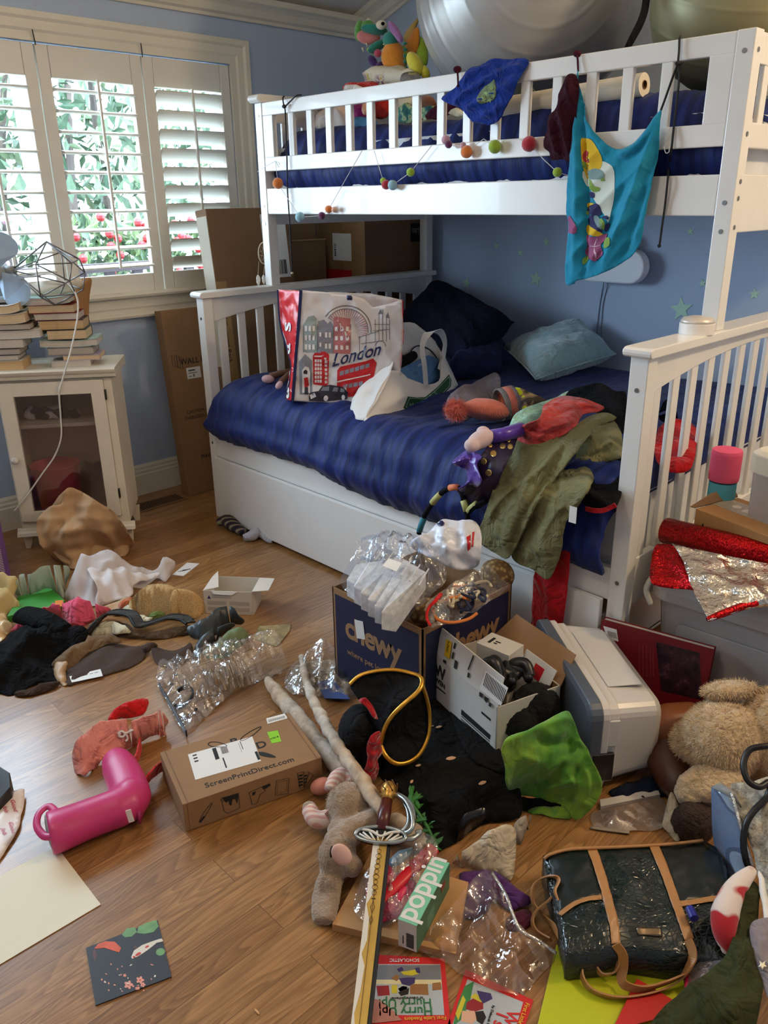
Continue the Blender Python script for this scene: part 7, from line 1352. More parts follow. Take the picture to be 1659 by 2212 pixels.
pile('felt_scrap',[(1000,1940),(1040,1944,.006),(1048,1975,.004),(1005,1985,.003)],PFE,'small square purple felt scrap under the zip bag','felt',.002,.02,(),3,th=.002);pile('plum_cloth',[(1095,1985),(1140,1962,.01),(1150,1985,.006),(1128,2010,.003),(1098,2008)],CLOTH('plum',(84,34,52)),'plum cloth beside the tan strap loop','cloth',.004,.02,(),3)
CRC=CLOTH('cream_cotton',(206,190,164),500);pile('cream_garment',[(978,1862,.01),(1000,1842,.04),(1036,1815,.06),(1062,1792,.08),(1085,1782,.085),(1112,1790,.07),(1114,1830,.04),(1112,1870,.012),(1104,1902),(1078,1890),(1040,1882),(1005,1872)],CRC,'cream cotton garment crumpled at the end of the black foam','clothes',.025,.05,((.016,.05,.9,.7),(.008,.025,.4,.7)),5)
pile('grey_garment',[(1112,1800,.03),(1118,1775,.05),(1145,1762,.04),(1140,1785,.015),(1125,1822)],CLOTH('pale_grey',(166,158,146)),'pale grey cloth end behind the cream garment','clothes',.01,.03)
zb=thing('zip_bag','large empty clear zip bag spread on the floor left of the crocodile bag','plastic bag',A(1050,2020))
pile('film',[(902,2040,.01),(930,2005,.03),(965,1970,.04),(1000,1930,.06),(1030,1888,.07),(1062,1880,.06),(1092,1930,.05),(1112,1985,.04),(1150,2028,.03),(1202,2062,.012),(1165,2110,.008),(1120,2150,.004),(1050,2130,.006),(985,2095,.008),(935,2070,.008)],CLEAR2,None,None,.012,.06,((.014,.07,.6,.9),(.008,.03,1.6,.9)),8,parent=zb,noise_amp=.012,th=0,res=.009)
rope('zipper',[A(1062,1884,.062),A(1092,1932,.058),A(1110,1980,.05),A(1125,2010,.04),A(1160,2030,.03),A(1202,2060,.014)],.0035,FILM('zip_rib','ffffff',.5,.15,30,.3),None,None,zb)
def reader(nm,pts,lab,seedpol,sc):
 P=[A(*p)for p in pts];F_=frame(P[3],P[2]-P[3],P[0]-P[3]);o=thing(nm,lab,'book',sum(P,V())/4);MB().prism(onp(F_,pts),.0022,F_).build('cover',M('cover_scarlet',(206,40,42),.4,var=.03),o);return o,F_@T(0,0,.0023)
rk,RF=reader('reader_booklet',[(812,2064),(960,2072),(975,2230),(798,2230)],'red early reader booklet titled Hurry Up, upside down beside the sword tip',None,1)
pr_=lambda pts:onp(RF,pts);rc=[M('rd_sky',(176,182,186),.45),M('rd_cream',(222,206,160),.45),M('rd_grey',(120,122,128),.45),M('rd_navy',(62,52,104),.45),M('rd_yellow',(206,190,52),.45),M('rd_brown',(150,104,60),.45),M('rd_black',(30,24,24),.45),M('rd_skin',(222,172,140),.45),M('rd_maroon',(150,36,44),.45),M('rd_green',(60,130,70),.45)]
multi('cover_picture',[(0,pr_([(810,2083),(951,2083),(960,2193),(805,2193)])),(2,pr_([(810,2085),(951,2085),(953,2116),(810,2116)])),(1,pr_([(810,2117),(953,2117),(954,2126),(809,2126)])),(8,pr_([(813,2130),(840,2129),(842,2150),(816,2152)])),(4,pr_([(846,2128),(858,2128),(858,2146),(846,2146)])),(5,pr_([(886,2126),(924,2126),(926,2150),(886,2148)])),(5,pr_([(934,2124),(952,2122),(954,2138),(934,2140)])),(4,pr_([(866,2100),(880,2098),(900,2094),(904,2104),(890,2108),(872,2106)])),(3,pr_([(862,2114),(880,2112),(897,2112),(896,2124),(884,2130),(868,2126)])),(5,pr_([(845,2114),(856,2105),(862,2110),(858,2120)])),(3,pr_([(857,2094),(868,2089),(872,2096),(862,2100)])),(3,pr_([(896,2092),(906,2090),(908,2102),(900,2102)])),(7,dk2)if False else(7,pr_([(860,2136),(870,2130),(880,2132),(878,2142),(866,2146)])),(6,pr_([(860,2144),(874,2138),(884,2134),(882,2148),(866,2152)]))],RF,rc,rk,.0003,.00005)
def btext(body,F_,o,p,q,size,mat,bold=.0,parent=None):
 a_,b_=onp(F_,[p,q]);t_=atan2(b_[1]-a_[1],b_[0]-a_[0]);text(body,size,mat,F_@T(a_[0],a_[1],.0011)@Matrix.Rotation(t_,4,'Z'),o,bold=bold)
GRT_=M('title_green',(36,112,62),.5);REDT=M('title_red',(200,40,44),.5);YLT=M('title_yellow',(232,180,60),.5)
btext('Hurry Up!',RF,rk,(932,2158),(800,2160),.0225,GRT_,.01);btext('Hurry Up!',RF,rk,(934,2176),(800,2178),.0225,GRT_,.02);btext('by Deborah Schecter',RF,rk,(914,2154),(800,2156),.0068,rc[6],0);btext('SCHOLASTIC',RF,rk,(906,2072),(820,2072),.0095,PAPERW,.01);btext('First Little Readers',RF,rk,(964,2196),(850,2200),.0095,YLT,.01)
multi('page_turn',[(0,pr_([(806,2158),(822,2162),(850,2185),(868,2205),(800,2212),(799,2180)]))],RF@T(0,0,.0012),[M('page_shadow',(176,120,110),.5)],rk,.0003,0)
rk2,RG=reader('reader_booklet',[(1006,2096),(1152,2162),(1110,2290),(962,2230)],'second red early reader booklet with a boy in a red shirt, under the zip bag',None,1)
pr_=lambda pts:onp(RG,pts);multi('cover_picture',[(0,pr_([(1010,2115),(1130,2165),(1100,2270),(975,2220)])),(9,pr_([(990,2165),(1004,2130),(1024,2120),(1016,2160),(1000,2200),(978,2218)])),(4,pr_([(984,2190),(1000,2150),(1006,2160),(990,2205)])),(8,pr_([(1008,2166),(1030,2152),(1044,2160),(1044,2180),(1024,2186),(1006,2180)])),(4,pr_([(1016,2154),(1026,2146),(1044,2158),(1040,2166)])),(3,pr_([(1030,2140),(1060,2146),(1064,2158),(1044,2168),(1036,2158)])),(7,pr_([(998,2184),(1024,2184),(1034,2196),(1020,2212),(996,2206)])),(6,pr_([(1026,2186),(1044,2184),(1050,2198),(1042,2214),(1030,2206)]))],RG,rc,rk2,.0003,.00005)
btext('Wh',RG,rk2,(1098,2180),(1082,2230),.03,REDT,.02);btext('I s',RG,rk2,(1074,2186),(1058,2236),.03,REDT,.02);btext('First Little Readers',RG,rk2,(1136,2166),(1112,2230),.0105,YLT,.01);btext('by Deborah Schecter',RG,rk2,(1064,2172),(1050,2215),.0068,rc[6],0)
MATTE=CLOTH('black_foam',(20,19,19),500,.95,.1);PETALM=M('peach_petal',(206,160,124),.7)
ff0=thing('foam_costume','black foam costume piece spread on the floor under the pirate hat and white carton','costume',A(960,1690))
fsm=sheet('foam_sheet',[A(*p)for p in((826,1630,.03),(850,1580,.05),(880,1530,.06),(925,1500,.065),(965,1512,.065),(1000,1555,.065),(1040,1600,.062),(1080,1640,.06),(1100,1672,.06),(1090,1690,.062),(1040,1702,.07),(985,1712,.07),(940,1725,.065),(915,1738,.05),(880,1720,.03),(850,1690,.02),(820,1672,.01))],None,None,(0,0,1),.011,.006,.06,[(.008,.16,.9,.3)],skirt=.002,seed=3,build=False,noise_amp=.003);fst=bvh(fsm);fsm.build('foam_sheet',MATTE,ff0,smooth=True,weld='keep')
pile('foam_raised_edge',[(968,1512,.072),(1000,1520,.08),(1040,1565,.085),(1075,1612,.085),(1098,1650,.08),(1090,1668,.07),(1055,1660,.068),(1020,1640,.068),(990,1590,.07)],MATTE,None,None,.002,.03,(),3,parent=ff0,noise_amp=.002)
pile('foam_edge',[(905,1740,.03),(930,1725,.07),(985,1708,.08),(1045,1698,.08),(1092,1682,.07),(1118,1700,.05),(1128,1740,.03),(1122,1768,.01),(1085,1775,.006),(1050,1778,.006),(1010,1800,.006),(975,1825,.005),(940,1838,.005),(922,1810,.005)],MATTE,None,None,.035,.06,((.03,.10,.6,.7),(.012,.05,1.3,.7)),6,parent=ff0,noise_amp=.012)
SHB=M('shiny_black',(16,16,19),.22,spec=.6,var=.1);pile('shiny_fold',[(985,1795,.03),(1000,1768,.06),(1030,1748,.075),(1050,1752,.07),(1048,1772,.05),(1020,1792,.03),(1000,1812,.015),(985,1815,.012)],SHB,None,None,.02,.03,((.012,.04,.8,.8),),3,parent=ff0)
for i,(px,py,a,s)in enumerate(((948,1572,.2,1.),(974,1640,.1,1.5),(1042,1693,.4,1.3),(890,1690,1.,.8),(904,1655,.3,.9),(853,1606,.4,.3),(935,1570,.1,.5))):
 l,nn=hit(fst,px,py)
 if l is None:l=A(px,py,.085);nn=V((0,0,1))
 q=MB();q.ell(l+nn*.0025,(.009*s,.0045*s,.0016),Matrix.Rotation(a+1.,4,'Z'),10,6,nz=.2);tag(q.build('dried_petal',PETALM,None,smooth=True),'small peach dried petal scrap on the black foam','petal','dried petals on the black foam')
VN=M('vine_green',(52,110,44),.5,var=.25);vn=thing('leaf_garland','green leafy vine garland tangled between the sword hilt and the black foam','garland',A(915,1790))
rope('vine',[A(892,1700,.06),A(888,1730,.07),A(905,1758,.06),A(925,1790,.05),A(938,1820,.04),A(946,1834,.03)],.004,VN,None,None,vn)
R=random.Random(4);LEAFS=[]
for k in range(26):
 t_=k/25;px,py=np.interp(t_,[0,.3,.6,1],[893,894,912,945]),np.interp(t_,[0,.3,.6,1],[1715,1740,1770,1832]);p=A(px+R.uniform(-9,9),py+R.uniform(-6,6),.055-.02*t_+R.uniform(0,.02));e=Euler((R.uniform(-.6,.6),R.uniform(-.6,.6),R.uniform(0,6.3))).to_matrix().to_4x4();e.translation=p;q=MB();s=.016
 q.add([(-s,0,0),(-s*.3,-s*.35,.001),(s*.5,-s*.28,.002),(s,0,0),(s*.5,s*.28,.002),(-s*.3,s*.35,.001)],[(0,1,2,3,4,5)],0,e);q.build('leaf',VN,vn,solid=.0008)
HB=CLOTH('hat_black',(17,18,21),350,.8,.1,9,.4,.5);GT=M('gold_trim',(206,150,52),.3,.7,var=.2,vs=60,bs=120,bst=.4);ht=thing('pirate_hat','black pirate tricorn with gold trim and red scarf lying on the floor','hat',A(840,1650))
hb=(835,1668);HP_=lambda px,py,back=0,z=0:VZ(hb,px,py,back)
up_pts=[HP_(755,1478,.05),HP_(775,1460,.06),HP_(805,1450,.065),HP_(850,1446,.065),HP_(890,1454,.055),HP_(908,1462,.04),HP_(911,1477,.02),HP_(900,1496,.0),HP_(870,1522,-.02),HP_(845,1548,-.03),HP_(830,1575,-.035),HP_(822,1608,-.035),HP_(815,1585,-.01),HP_(800,1548,.0),HP_(775,1512,.02)]
sheet('front_brim',up_pts,HB,ht,NV,.01,-.022,.08,(),smooth=3,th=.003)
lp=[HP_(911,1477,.02),HP_(922,1510,.03),HP_(928,1545,.03),HP_(926,1585,.01),HP_(912,1620,-.02),HP_(893,1640,-.04),HP_(870,1649,-.055),HP_(850,1646,-.06),HP_(832,1630,-.055),HP_(822,1608,-.035),HP_(830,1575,-.035),HP_(845,1548,-.03),HP_(870,1522,-.02),HP_(900,1496,.0)]
sheet('side_brim',lp,HB,ht,NV,.01,-.03,.08,(),smooth=3,th=.003)
rope('gold_braid',[p+NV*.003 for p in up_pts[:12]],.0055,GT,None,None,ht,6,9,.7);rope('gold_braid',[p+NV*.003 for p in lp[:10]],.0055,GT,None,None,ht,6,9,.7)
q=MB();EP(q,0,0,HP_(772,1575,.03),42,55,60,.25);EP(q,0,0,HP_(800,1620,.02),30,50,50,.3);q.build('crown',HB,ht,smooth=True,remesh=.008)
SCF=CLOTH('scarf_red',(176,18,28),300,.7,.15,9,.4,.6);sheet('scarf',[HP_(774,1513,-.045),HP_(790,1508,-.05),HP_(808,1530,-.05),HP_(818,1552,-.05),HP_(808,1550,-.06),HP_(792,1528,-.06)],SCF,ht,NV,.007,.008,.02,[(.006,.03,.5,.6)])
sheet('scarf',[HP_(800,1592,-.09),HP_(820,1582,-.08),HP_(822,1600,-.075),HP_(826,1625,-.07),HP_(816,1642,-.075),HP_(820,1662,-.07),HP_(812,1682,-.075),HP_(800,1688,-.08),HP_(786,1668,-.09),HP_(794,1640,-.09),HP_(792,1615,-.09)],SCF,ht,NV,.007,.012,.02,[(.012,.03,1.4,.7)],seed=4)
zb_=.068;a,b=A(938,1506,zb_),A(1070,1632,zb_);a.z=b.z=zb_;WF,ww_=stand(a,b);WF.translation.z=zb_;wd_,wh_=.19,.137
wn=thing('tool_carton','open white WEN tool carton with a printed upright flap, standing on the black foam','cardboard box',a);WNW=M('carton_gloss',(206,202,196),.45,var=.04)
wm=wall5(WF,ww_,wd_,wh_,.003);wm.build('carton',WNW,wn,bevel=.0008)
mb=MB();mb.bb((.003,.0032,.003),(ww_-.003,.0045,wh_),WF);mb.bb((.003,wd_-.0045,.003),(ww_-.003,wd_-.0032,wh_),WF);mb.build('brown_lining',CB1,wn)
FLc=[WF@V((0,0,wh_)),WF@V((ww_,0,wh_)),WF@V((ww_,.014,wh_+.078)),WF@V((.012,.014,wh_+.078))];q=MB();q.add(FLc,[(0,1,2,3)]);q.build('front_flap',WNW,wn,solid=.003,soff=1)
FF=frame(FLc[0]+(WF.to_3x3()@V((0,-.0036,0))),FLc[1]-FLc[0],FLc[3]-FLc[0]-(FLc[1]-FLc[0])*.045);pw=lambda pts:onp(FF,pts);FR2=WF@frame((0,-.0003,0),(1,0,0),(0,0,1));pv=lambda pts:onp(FR2,pts)
q=MB();q.add([WF@V((0,wd_,wh_)),WF@V((ww_,wd_,wh_)),WF@V((ww_-.02,wd_+.06,wh_+.06)),WF@V((.02,wd_+.06,wh_+.06))],[(0,1,2,3)]);q.build('back_flap',CB1,wn,solid=.003)
YLW=M('sticker_yellow',(214,176,30),.5);lb=flat('yellow_sticker',pw([(964,1380),(976,1388),(971,1424),(960,1416)]),FF,YLW,wn);y0=pw([(969,1384)])[0];text('k-2620',.011,INK,FF@T(y0[0],y0[1],.0008)@Matrix.Rotation(-1.6,4,'Z'),lb)
bp_=pw([(1052,1453),(1094,1490),(1042,1470)]);BAR=[[along(FF,bp_[0],bp_[1],pw([(1044,1480)])[0],s,t)for s,t in((s0,0),(s0+.03,0),(s0+.03,1),(s0,1))]for s0 in np.linspace(0,.96,15)]
flat('label',pw([(1050,1449),(1098,1486),(1082,1525),(1036,1488)]),FF,PAPERW,wn);multi('barcode',[(0,p)for p in BAR],FF@T(0,0,.0007),[INK],wn,.0003,0)
multi('flap_print',[(0,pw(p))for p in([(982,1388),(985,1390),(982,1402),(979,1400)],[(978,1408),(981,1410),(978,1424),(975,1422)],[(983,1425),(988,1429),(985,1446),(980,1442)],[(1011,1452),(1015,1455),(1013,1465),(1009,1462)],[(1022,1415),(1024,1417),(1012,1448),(1010,1446)],[(958,1424),(964,1428),(962,1434),(957,1430)])],FF,[INK],wn,.0004,0)
multi('printed_logo',[(0,pw(p))for p in([(1036,1494),(1044,1500),(1041,1508),(1035,1503)],[(1047,1503),(1055,1509),(1051,1519),(1046,1512)],[(1058,1517),(1063,1521),(1060,1528),(1055,1524)])],FF,[INK],wn,.0004,0)
w0=pv([(938,1466)])[0];text('W',.052,INK,FR2@T(.004,.078,.0001),wn,bold=.05,sx=.9);text('WEN',.021,INK,FR2@T(.005,.055,.0001),wn,bold=.05)
multi('printed_panel',[(0,pv(p))for p in([(997,1532),(1060,1588),(1058,1598),(996,1543)],[(997,1546),(1058,1601),(1058,1603),(997,1548)],[(996,1552),(1058,1606),(1058,1608),(996,1554)],[(996,1558),(1057,1612),(1057,1613),(996,1560)],[(1040,1536),(1060,1553),(1060,1558),(1040,1541)],[(942,1480),(962,1497),(962,1500),(942,1484)])],FR2,[INK],wn,.0004,0)
q=MB();f=WF@T(.075,.08,.04)@Matrix.Rotation(.35,4,'Z');q.bb((0,0,0),(.09,.06,.15),f);q.build('z')if False else None
ic=thing('inner_carton','small white carton standing inside the WEN tool carton','box',f@V((.04,.03,0)));MB().bb((0,0,0),(.10,.07,.145),f).build('carton',WNW,ic,bevel=.001);multi('printed_mark',[(0,rect(.02,.02,.028,.05)),(0,rect(.035,.025,.045,.03)),(0,rect(.035,.035,.05,.04))],f@T(0,0,.1452),[INK],ic,.0004,0)
q=MB();R=random.Random(9)
GLV=M('black_leather',(24,24,26),.35,spec=.6,bs=150,bst=.3);gv=thing('leather_gloves','black leather gloves stuffed in the white tool carton','gloves',WF@V((.16,.1,.1)))
for k in range(7):x,y=.13+R.uniform(-.02,.06),.08+R.uniform(-.04,.07);q.tube(catmull([WF@V((x,y,.08)),WF@V((x+.02,y+R.uniform(-.02,.02),.15)),WF@V((x+.05,y+R.uniform(-.03,.03),.165+R.uniform(-.02,.02))),WF@V((x+.08,y,.15))]),[.016,.017,.015,.011],10)
q.build('glove',GLV,gv,smooth=True)
q=MB();f=WF@T(.14,.14,.07)@Matrix.Rotation(-.5,4,'X');q.bb((0,0,0),(.12,.003,.11),f);lf=q.build('leaflet',PAPERW,None);tag(lf,'white leaflet with a red mark behind the black gloves in the tool carton','leaflet');flat('red_print',rect(.05,.06,.085,.095),f@frame((0,-.0002,0),(1,0,0),(0,0,1)),RED,lf)
BFUR=M('black_fur',(10,10,11),1.,bs=150,bst=1.,bd=.006);q=MB();EP(q,0,0,A(1160,1520,.16),52,46,44,.3,nz=.1,nf=4);EP(q,0,0,A(1120,1560,.13),44,40,44,.3,nz=.1,nf=4);tag(q.build('fur_hat',BFUR,None,smooth=True,remesh=.007,disp=(.012,.012)),'fluffy black fur bundle spilling from the white tool carton','hat')
q=MB();EP(q,0,0,A(1112,1382,.12),34,30,30);tag(q.build('magenta_ball',M('magenta_plastic',(150,24,110),.3,spec=.6,bs=40,bst=.4),None,smooth=True),'shiny magenta plastic ball behind the back flap of the white tool carton','ball')
O=V((2.215,-.372,.012));ub=V((-.79,.61,0));wbn=V((.61,.79,0));BB_=Matrix((ub,wbn,V((0,0,1)))).transposed().to_4x4();BB_.translation=O
sb=thing('storage_bin','translucent white storage bin with a grey lid tipped on its side by the foot post','storage bin',O);PLS=M('bin_plastic',(206,202,198),.28,var=.03,sss=.25,spec=.5);LIDG=M('lid_grey',(84,92,104),.4,var=.04)
lx,hz_,dp3=.425,.222,.15
def rrect(x0,y0,x1,y1,r,n=5):return[(cx+r*cos(a),cy+r*sin(a))for cx,cy,a0 in((x1-r,y1-r,0),(x0+r,y1-r,pi/2),(x0+r,y0+r,pi),(x1-r,y0+r,1.5*pi))for a in np.linspace(a0,a0+pi/2,n)]
def loft(sections,mat,name,parent,fr,cap0=True,cap1=True,bevel=0,smooth=False):
 n=len(sections[0][1]);vs=[fr@V((p[0],y,p[1]))for y,s in sections for p in s];k=len(sections)
 fs=[(i*n+j,i*n+(j+1)%n,(i+1)*n+(j+1)%n,(i+1)*n+j)for i in range(k-1)for j in range(n)]
 if cap0:fs.append(tuple(range(n)))
 if cap1:fs.append(tuple((k-1)*n+j for j in range(n)))
 q=MB();q.add(vs,fs);return q.build(name,mat,parent,smooth=smooth,bevel=bevel)
S0=rrect(0,0,lx,hz_,.03);S1=rrect(.006,.004,lx-.006,hz_-.004,.03);S2=rrect(.02,.014,lx-.02,hz_-.014,.03);S3=rrect(.035,.028,lx-.035,hz_-.028,.03)
loft([(0,S0),(.03,S0),(.031,S1),(dp3-.02,S2),(dp3,S3)],PLS,'bin_body',sb,BB_,smooth=False,bevel=.003)
loft([(-.012,rrect(-.008,-.008,lx+.008,hz_+.008,.034)),(.006,rrect(-.008,-.008,lx+.008,hz_+.008,.034))],PLS,'bin_rim',sb,BB_,bevel=.002)
loft([(-.046,rrect(.004,.002,lx-.004,hz_-.002,.03)),(-.040,rrect(-.012,-.011,lx+.012,hz_+.012,.036)),(-.012,rrect(-.012,-.011,lx+.012,hz_+.012,.036))],LIDG,'lid',sb,BB_,bevel=.003)
q=MB();q.bb((.09,.035,hz_-.004),(lx-.07,.12,hz_-.001),BB_);q.build('top_panel',PLS,sb,bevel=.002);q=MB();q.bb((-.014,-.03,.03),(-.004,.022,.105),BB_);q.build('latch',BLACK,sb,bevel=.002);q=MB();q.bb((-.006,.0,.12),(.0,.032,.19),BB_);q.build('latch_tab',PLS,sb,bevel=.002)
gd=NT('tie_dye');n_=gd.noise(gd.coord(),9,3);gd.set(Base_Color=gd.ramp(n_,[(.3,lin((54,118,44))),(.5,lin((92,148,40))),(.65,lin((128,162,44))),(.75,lin((50,122,74)))]),Roughness=.85,Sheen_Weight=.2);gd.bump(gd.noise(gd.coord(),18,3,.5,.8),.5,.02)
GBs=A(1180,1765)
gpts=[VZ((1200,1765),*p)for p in((1084,1622,-.02),(1098,1594,.0),(1138,1580,.02),(1180,1558,.05),(1222,1536,.07),(1238,1556,.06),(1252,1592,.04),(1270,1620,.03),(1275,1640,.02),(1296,1680,.0),(1300,1706,-.01),(1285,1738,-.02))]+[A(1246,1773,.004),A(1205,1738,.012),A(1150,1722,.02),A(1106,1715,.03),VZ((1200,1765),1094,1690,-.02),VZ((1200,1765),1092,1655,-.025)]
o=sheet('tie_dye_cloth',gpts,gd.m,None,(.35,-.6,.72),.0048,.04,.09,[(.005,.03,.5,.8)],seed=11,noise_amp=.006,th=.002,creases=[([(1084,1611),(1150,1581),(1214,1557),(1238,1560)],.022,.014),([(1251,1605),(1214,1648),(1177,1695)],-.035,.014),([(1255,1600),(1240,1630),(1205,1655),(1180,1670)],.028,.010),([(1268,1625),(1290,1670),(1296,1700)],.02,.012),([(1175,1708),(1207,1699),(1245,1690)],.022,.008),([(1155,1590),(1185,1605),(1240,1600)],-.022,.012),([(1250,1650),(1245,1700),(1230,1735)],-.022,.010),([(1100,1660),(1130,1640),(1170,1650)],.012,.010),([(1110,1700),(1150,1690),(1165,1710)],-.012,.008),([(1262,1660),(1272,1700),(1255,1745)],.014,.008),([(1095,1640),(1100,1690)],-.01,.01)]);tag(o,'lime and green tie-dyed cloth heaped against the grey bin lid','cloth')
pile('green_cloth_end',[(1140,1752),(1160,1742,.01),(1220,1745,.012),(1232,1768,.004),(1190,1765,.004)],gd.m,'flat end of green cloth under the tie-dyed heap','cloth',.004,.02)
pile('black_cloth_patch',[(1108,1745),(1130,1722,.012),(1200,1735,.015),(1215,1750,.006),(1150,1752,.004)],MATTE,'black cloth under the tie-dyed green heap','cloth',.006,.02)
rb0,rb1=V((2.062,-.052,.035)),V((2.345,.018,.035));tl,tr2=A(1299,1336,.252),A(1541,1402,.246);RBf=frame(rb0,tr2-tl,tl-rb0 if False else V((-.05,.05,.21)));RBf=frame(V((tl.x+.008,tl.y-.04,.03)),tr2-tl,tl-V((tl.x+.008,tl.y-.04,.03)));Lb,Hb=(tr2-tl).length,(tl-RBf.translation).length
bk_=thing('hardback_book','large dark red hardback standing open-side down against the clear tub','book',RBf.translation);RCV=M('book_red',(118,14,26),.4,var=.05);MB().bb((0,0,0),(Lb,Hb,.0025),RBf).build('cover',RCV,bk_);MB().bb((0,0,-.026),(Lb,Hb,-.0235),RBf).build('cover',RCV,bk_);MB().bb((.004,.004,-.0235),(Lb-.004,Hb-.003,0),RBf).build('page_block',PG[1],bk_)
RT=RBf@T(0,0,.0026);pr_=lambda pts:onp(RT,pts);pcn=NT('photo_print');n_=pcn.noise(pcn.coord(),26,4,.7);pcn.set(Base_Color=pcn.ramp(n_,[(.4,lin((28,16,24))),(.6,lin((70,36,50))),(.75,lin((140,110,112)))]),Roughness=.3)
flat('cover_photo',pr_([(1417,1386),(1511,1410),(1516,1512),(1428,1492)]),RT,pcn.m,bk_);lb=flat('barcode_label',pr_([(1303,1352),(1332,1360),(1336,1386),(1312,1378)]),RT,PAPERW,bk_);q0=pr_([(1312,1362),(1330,1367),(1315,1375)]);multi('barcode',[(0,[along(RT,q0[0],q0[1],q0[2],s,0),along(RT,q0[0],q0[1],q0[2],s+.05,0),along(RT,q0[0],q0[1],q0[2],s+.05,1),along(RT,q0[0],q0[1],q0[2],s,1)])for s in np.linspace(0,.95,9)],RT@T(0,0,.0008),[INK],lb,.0002,0)
multi('blurb',[(0,pr_([(x,1392+k*.25*(x-1378)),(x+1.2,1392.4),(x+2,1462),(x+.8,1461.6)]))for k,x in enumerate((1380,1388,1396,1404,1410))],RT,[M('blurb_red',(150,60,56),.5)],bk_,.0003,0)
slab('magenta_folder',[(1385,1500),(1500,1522),(1490,1556),(1412,1560)],.003,M('folder_magenta',(132,40,88),.5),'magenta card sheet lying below the red hardback','folder',.06)
tub=thing('clear_tub','big translucent white storage tub with rounded rim at the foot of the bed','storage bin',(2.3,.3,0));TBM=M('tub_plastic',(176,168,164),.25,var=.05,sss=.2,spec=.5)
TF=Matrix(((.98,.2,0,2.062),(-.2,.98,0,.045),(0,0,1,0),(0,0,0,1)));TF=Matrix.Translation((2.066,.05,0))@Matrix.Rotation(.06,4,'Z')
def loftz(sections,mat,name,parent,fr,bevel=0):
 n=len(sections[0][1]);vs=[fr@V((p[0],p[1],z))for z,s in sections for p in s];k=len(sections);q=MB()
 q.add(vs,[(i*n+j,i*n+(j+1)%n,(i+1)*n+(j+1)%n,(i+1)*n+j)for i in range(k-1)for j in range(n)]+[tuple(range(n)),tuple((k-1)*n+j for j in range(n))]);return q.build(name,mat,parent,bevel=bevel)
loftz([(.002,rrect(.05,.03,.50,.36,.04)),(.30,rrect(.02,.015,.53,.40,.05)),(.33,rrect(.018,.013,.532,.402,.05))],TBM,'tub_body',tub,TF,.003)
loftz([(.315,rrect(.0,.0,.55,.415,.055)),(.345,rrect(.0,.0,.55,.415,.055)),(.385,rrect(.012,.012,.538,.40,.05)),(.395,rrect(.035,.035,.515,.38,.04))],TBM,'tub_lid',tub,TF,.004)
q=MB();q.prism(rrect(.09,.09,.46,.26,.02),.004,TF@frame((0,.013,0),(1,0,0),(0,0,1)));q.build('front_panel',TBM,tub,bevel=.002)
q=MB();q.tube(catmull([TF@V((.02,-.006,.30)),TF@V((.004,-.01,.34)),TF@V((.02,-.004,.385)),TF@V((.05,.004,.40))]),.008,8);q.build('latch',M('latch_white',(196,190,180),.3),tub,smooth=True)
RFO=NT('red_foil');co=RFO.coord();RFO.set(Base_Color=RFO.ramp(RFO.noise(co,300,1),[(.4,lin((150,8,20))),(.7,lin((220,40,40)))]),Metallic=.9,Roughness=.25);RFO.bump(RFO.noise(co,70,4),.7,.01)
SFO=NT('holo_foil');co=SFO.coord();hue=SFO.add('HueSaturation',_Color=(.9,.5,.5,1));n_=SFO.noise(co,38,4,.8);SFO.l(n_,hue.inputs['Hue']);vv=SFO.add('TexVoronoi',_Scale=180.);SFO.l(co,vv.inputs['Vector']);SFO.set(Base_Color=SFO.mix(SFO.ramp(SFO.noise(co,11,3),[(.5,(0,0,0)),(.7,(.55,.55,.55))]),lin((222,216,206)),hue.outputs[0]),Metallic=1.,Roughness=.16);SFO.bump(SFO.noise(co,30,4),.9,.014)
fo_=thing('gift_wrap','roll of red glitter foil gift wrap with a loose silver sheet on the tub','gift wrap',A(1540,1220,.45))
ra,rb_=A(1438,1146,.475),A(1720,1216,.50);q=MB();q.tube([ra,ra.lerp(rb_,.5),rb_],.036,20);q.build('foil_roll',RFO.m,fo_,smooth=True)
sheet('red_sheet',[A(*p)for p in((1420,1176,.46),(1445,1176,.47),(1480,1185,.47),(1495,1230,.45),(1520,1275,.43),(1490,1274,.42),(1450,1270,.41),(1412,1265,.41),(1405,1250,.42),(1408,1195,.45))],RFO.m,fo_,NV,.01,.01,.04,[(.012,.05,.6,.9),(.008,.03,1.6,.9)],noise_amp=.012,th=.001,smooth=2)
sheet('silver_sheet',[A(*p)for p in((1450,1174,.485),(1475,1180,.49),(1560,1198,.49),(1720,1230,.495),(1720,1300,.45),(1650,1310,.44),(1600,1318,.435),(1560,1330,.43),(1526,1342,.42),(1512,1305,.435),(1490,1255,.45),(1470,1205,.47))],SFO.m,fo_,NV,.009,.012,.05,[(.014,.06,.6,.9),(.01,.03,1.9,.9)],noise_amp=.014,th=.001,smooth=1,seed=4)
rope('red_hem',[A(1528,1338,.424),A(1560,1326,.432),A(1610,1308,.44),A(1660,1300,.446),A(1720,1300,.45)],[.006,.009,.010,.010,.010],RFO.m,None,None,fo_,6,10)
bt_=.55;c0,c1,c2=A(1503,1098,bt_),A(1680,1166,bt_),A(1530,1052,bt_);BXF,bw_=stand(c0,c1);BXF.translation.z=bt_-.152;bd_=max(.12,(BXF.inverted()@c2).y)
bx_=thing('shipping_box','brown shipping box sealed with printed tape behind the red foil roll','cardboard box',BXF.translation);MB().bb((0,0,0),(bw_,bd_,.152),BXF).build('carton',CARD('cardboard_gold',(180,132,80)),bx_,bevel=.002)
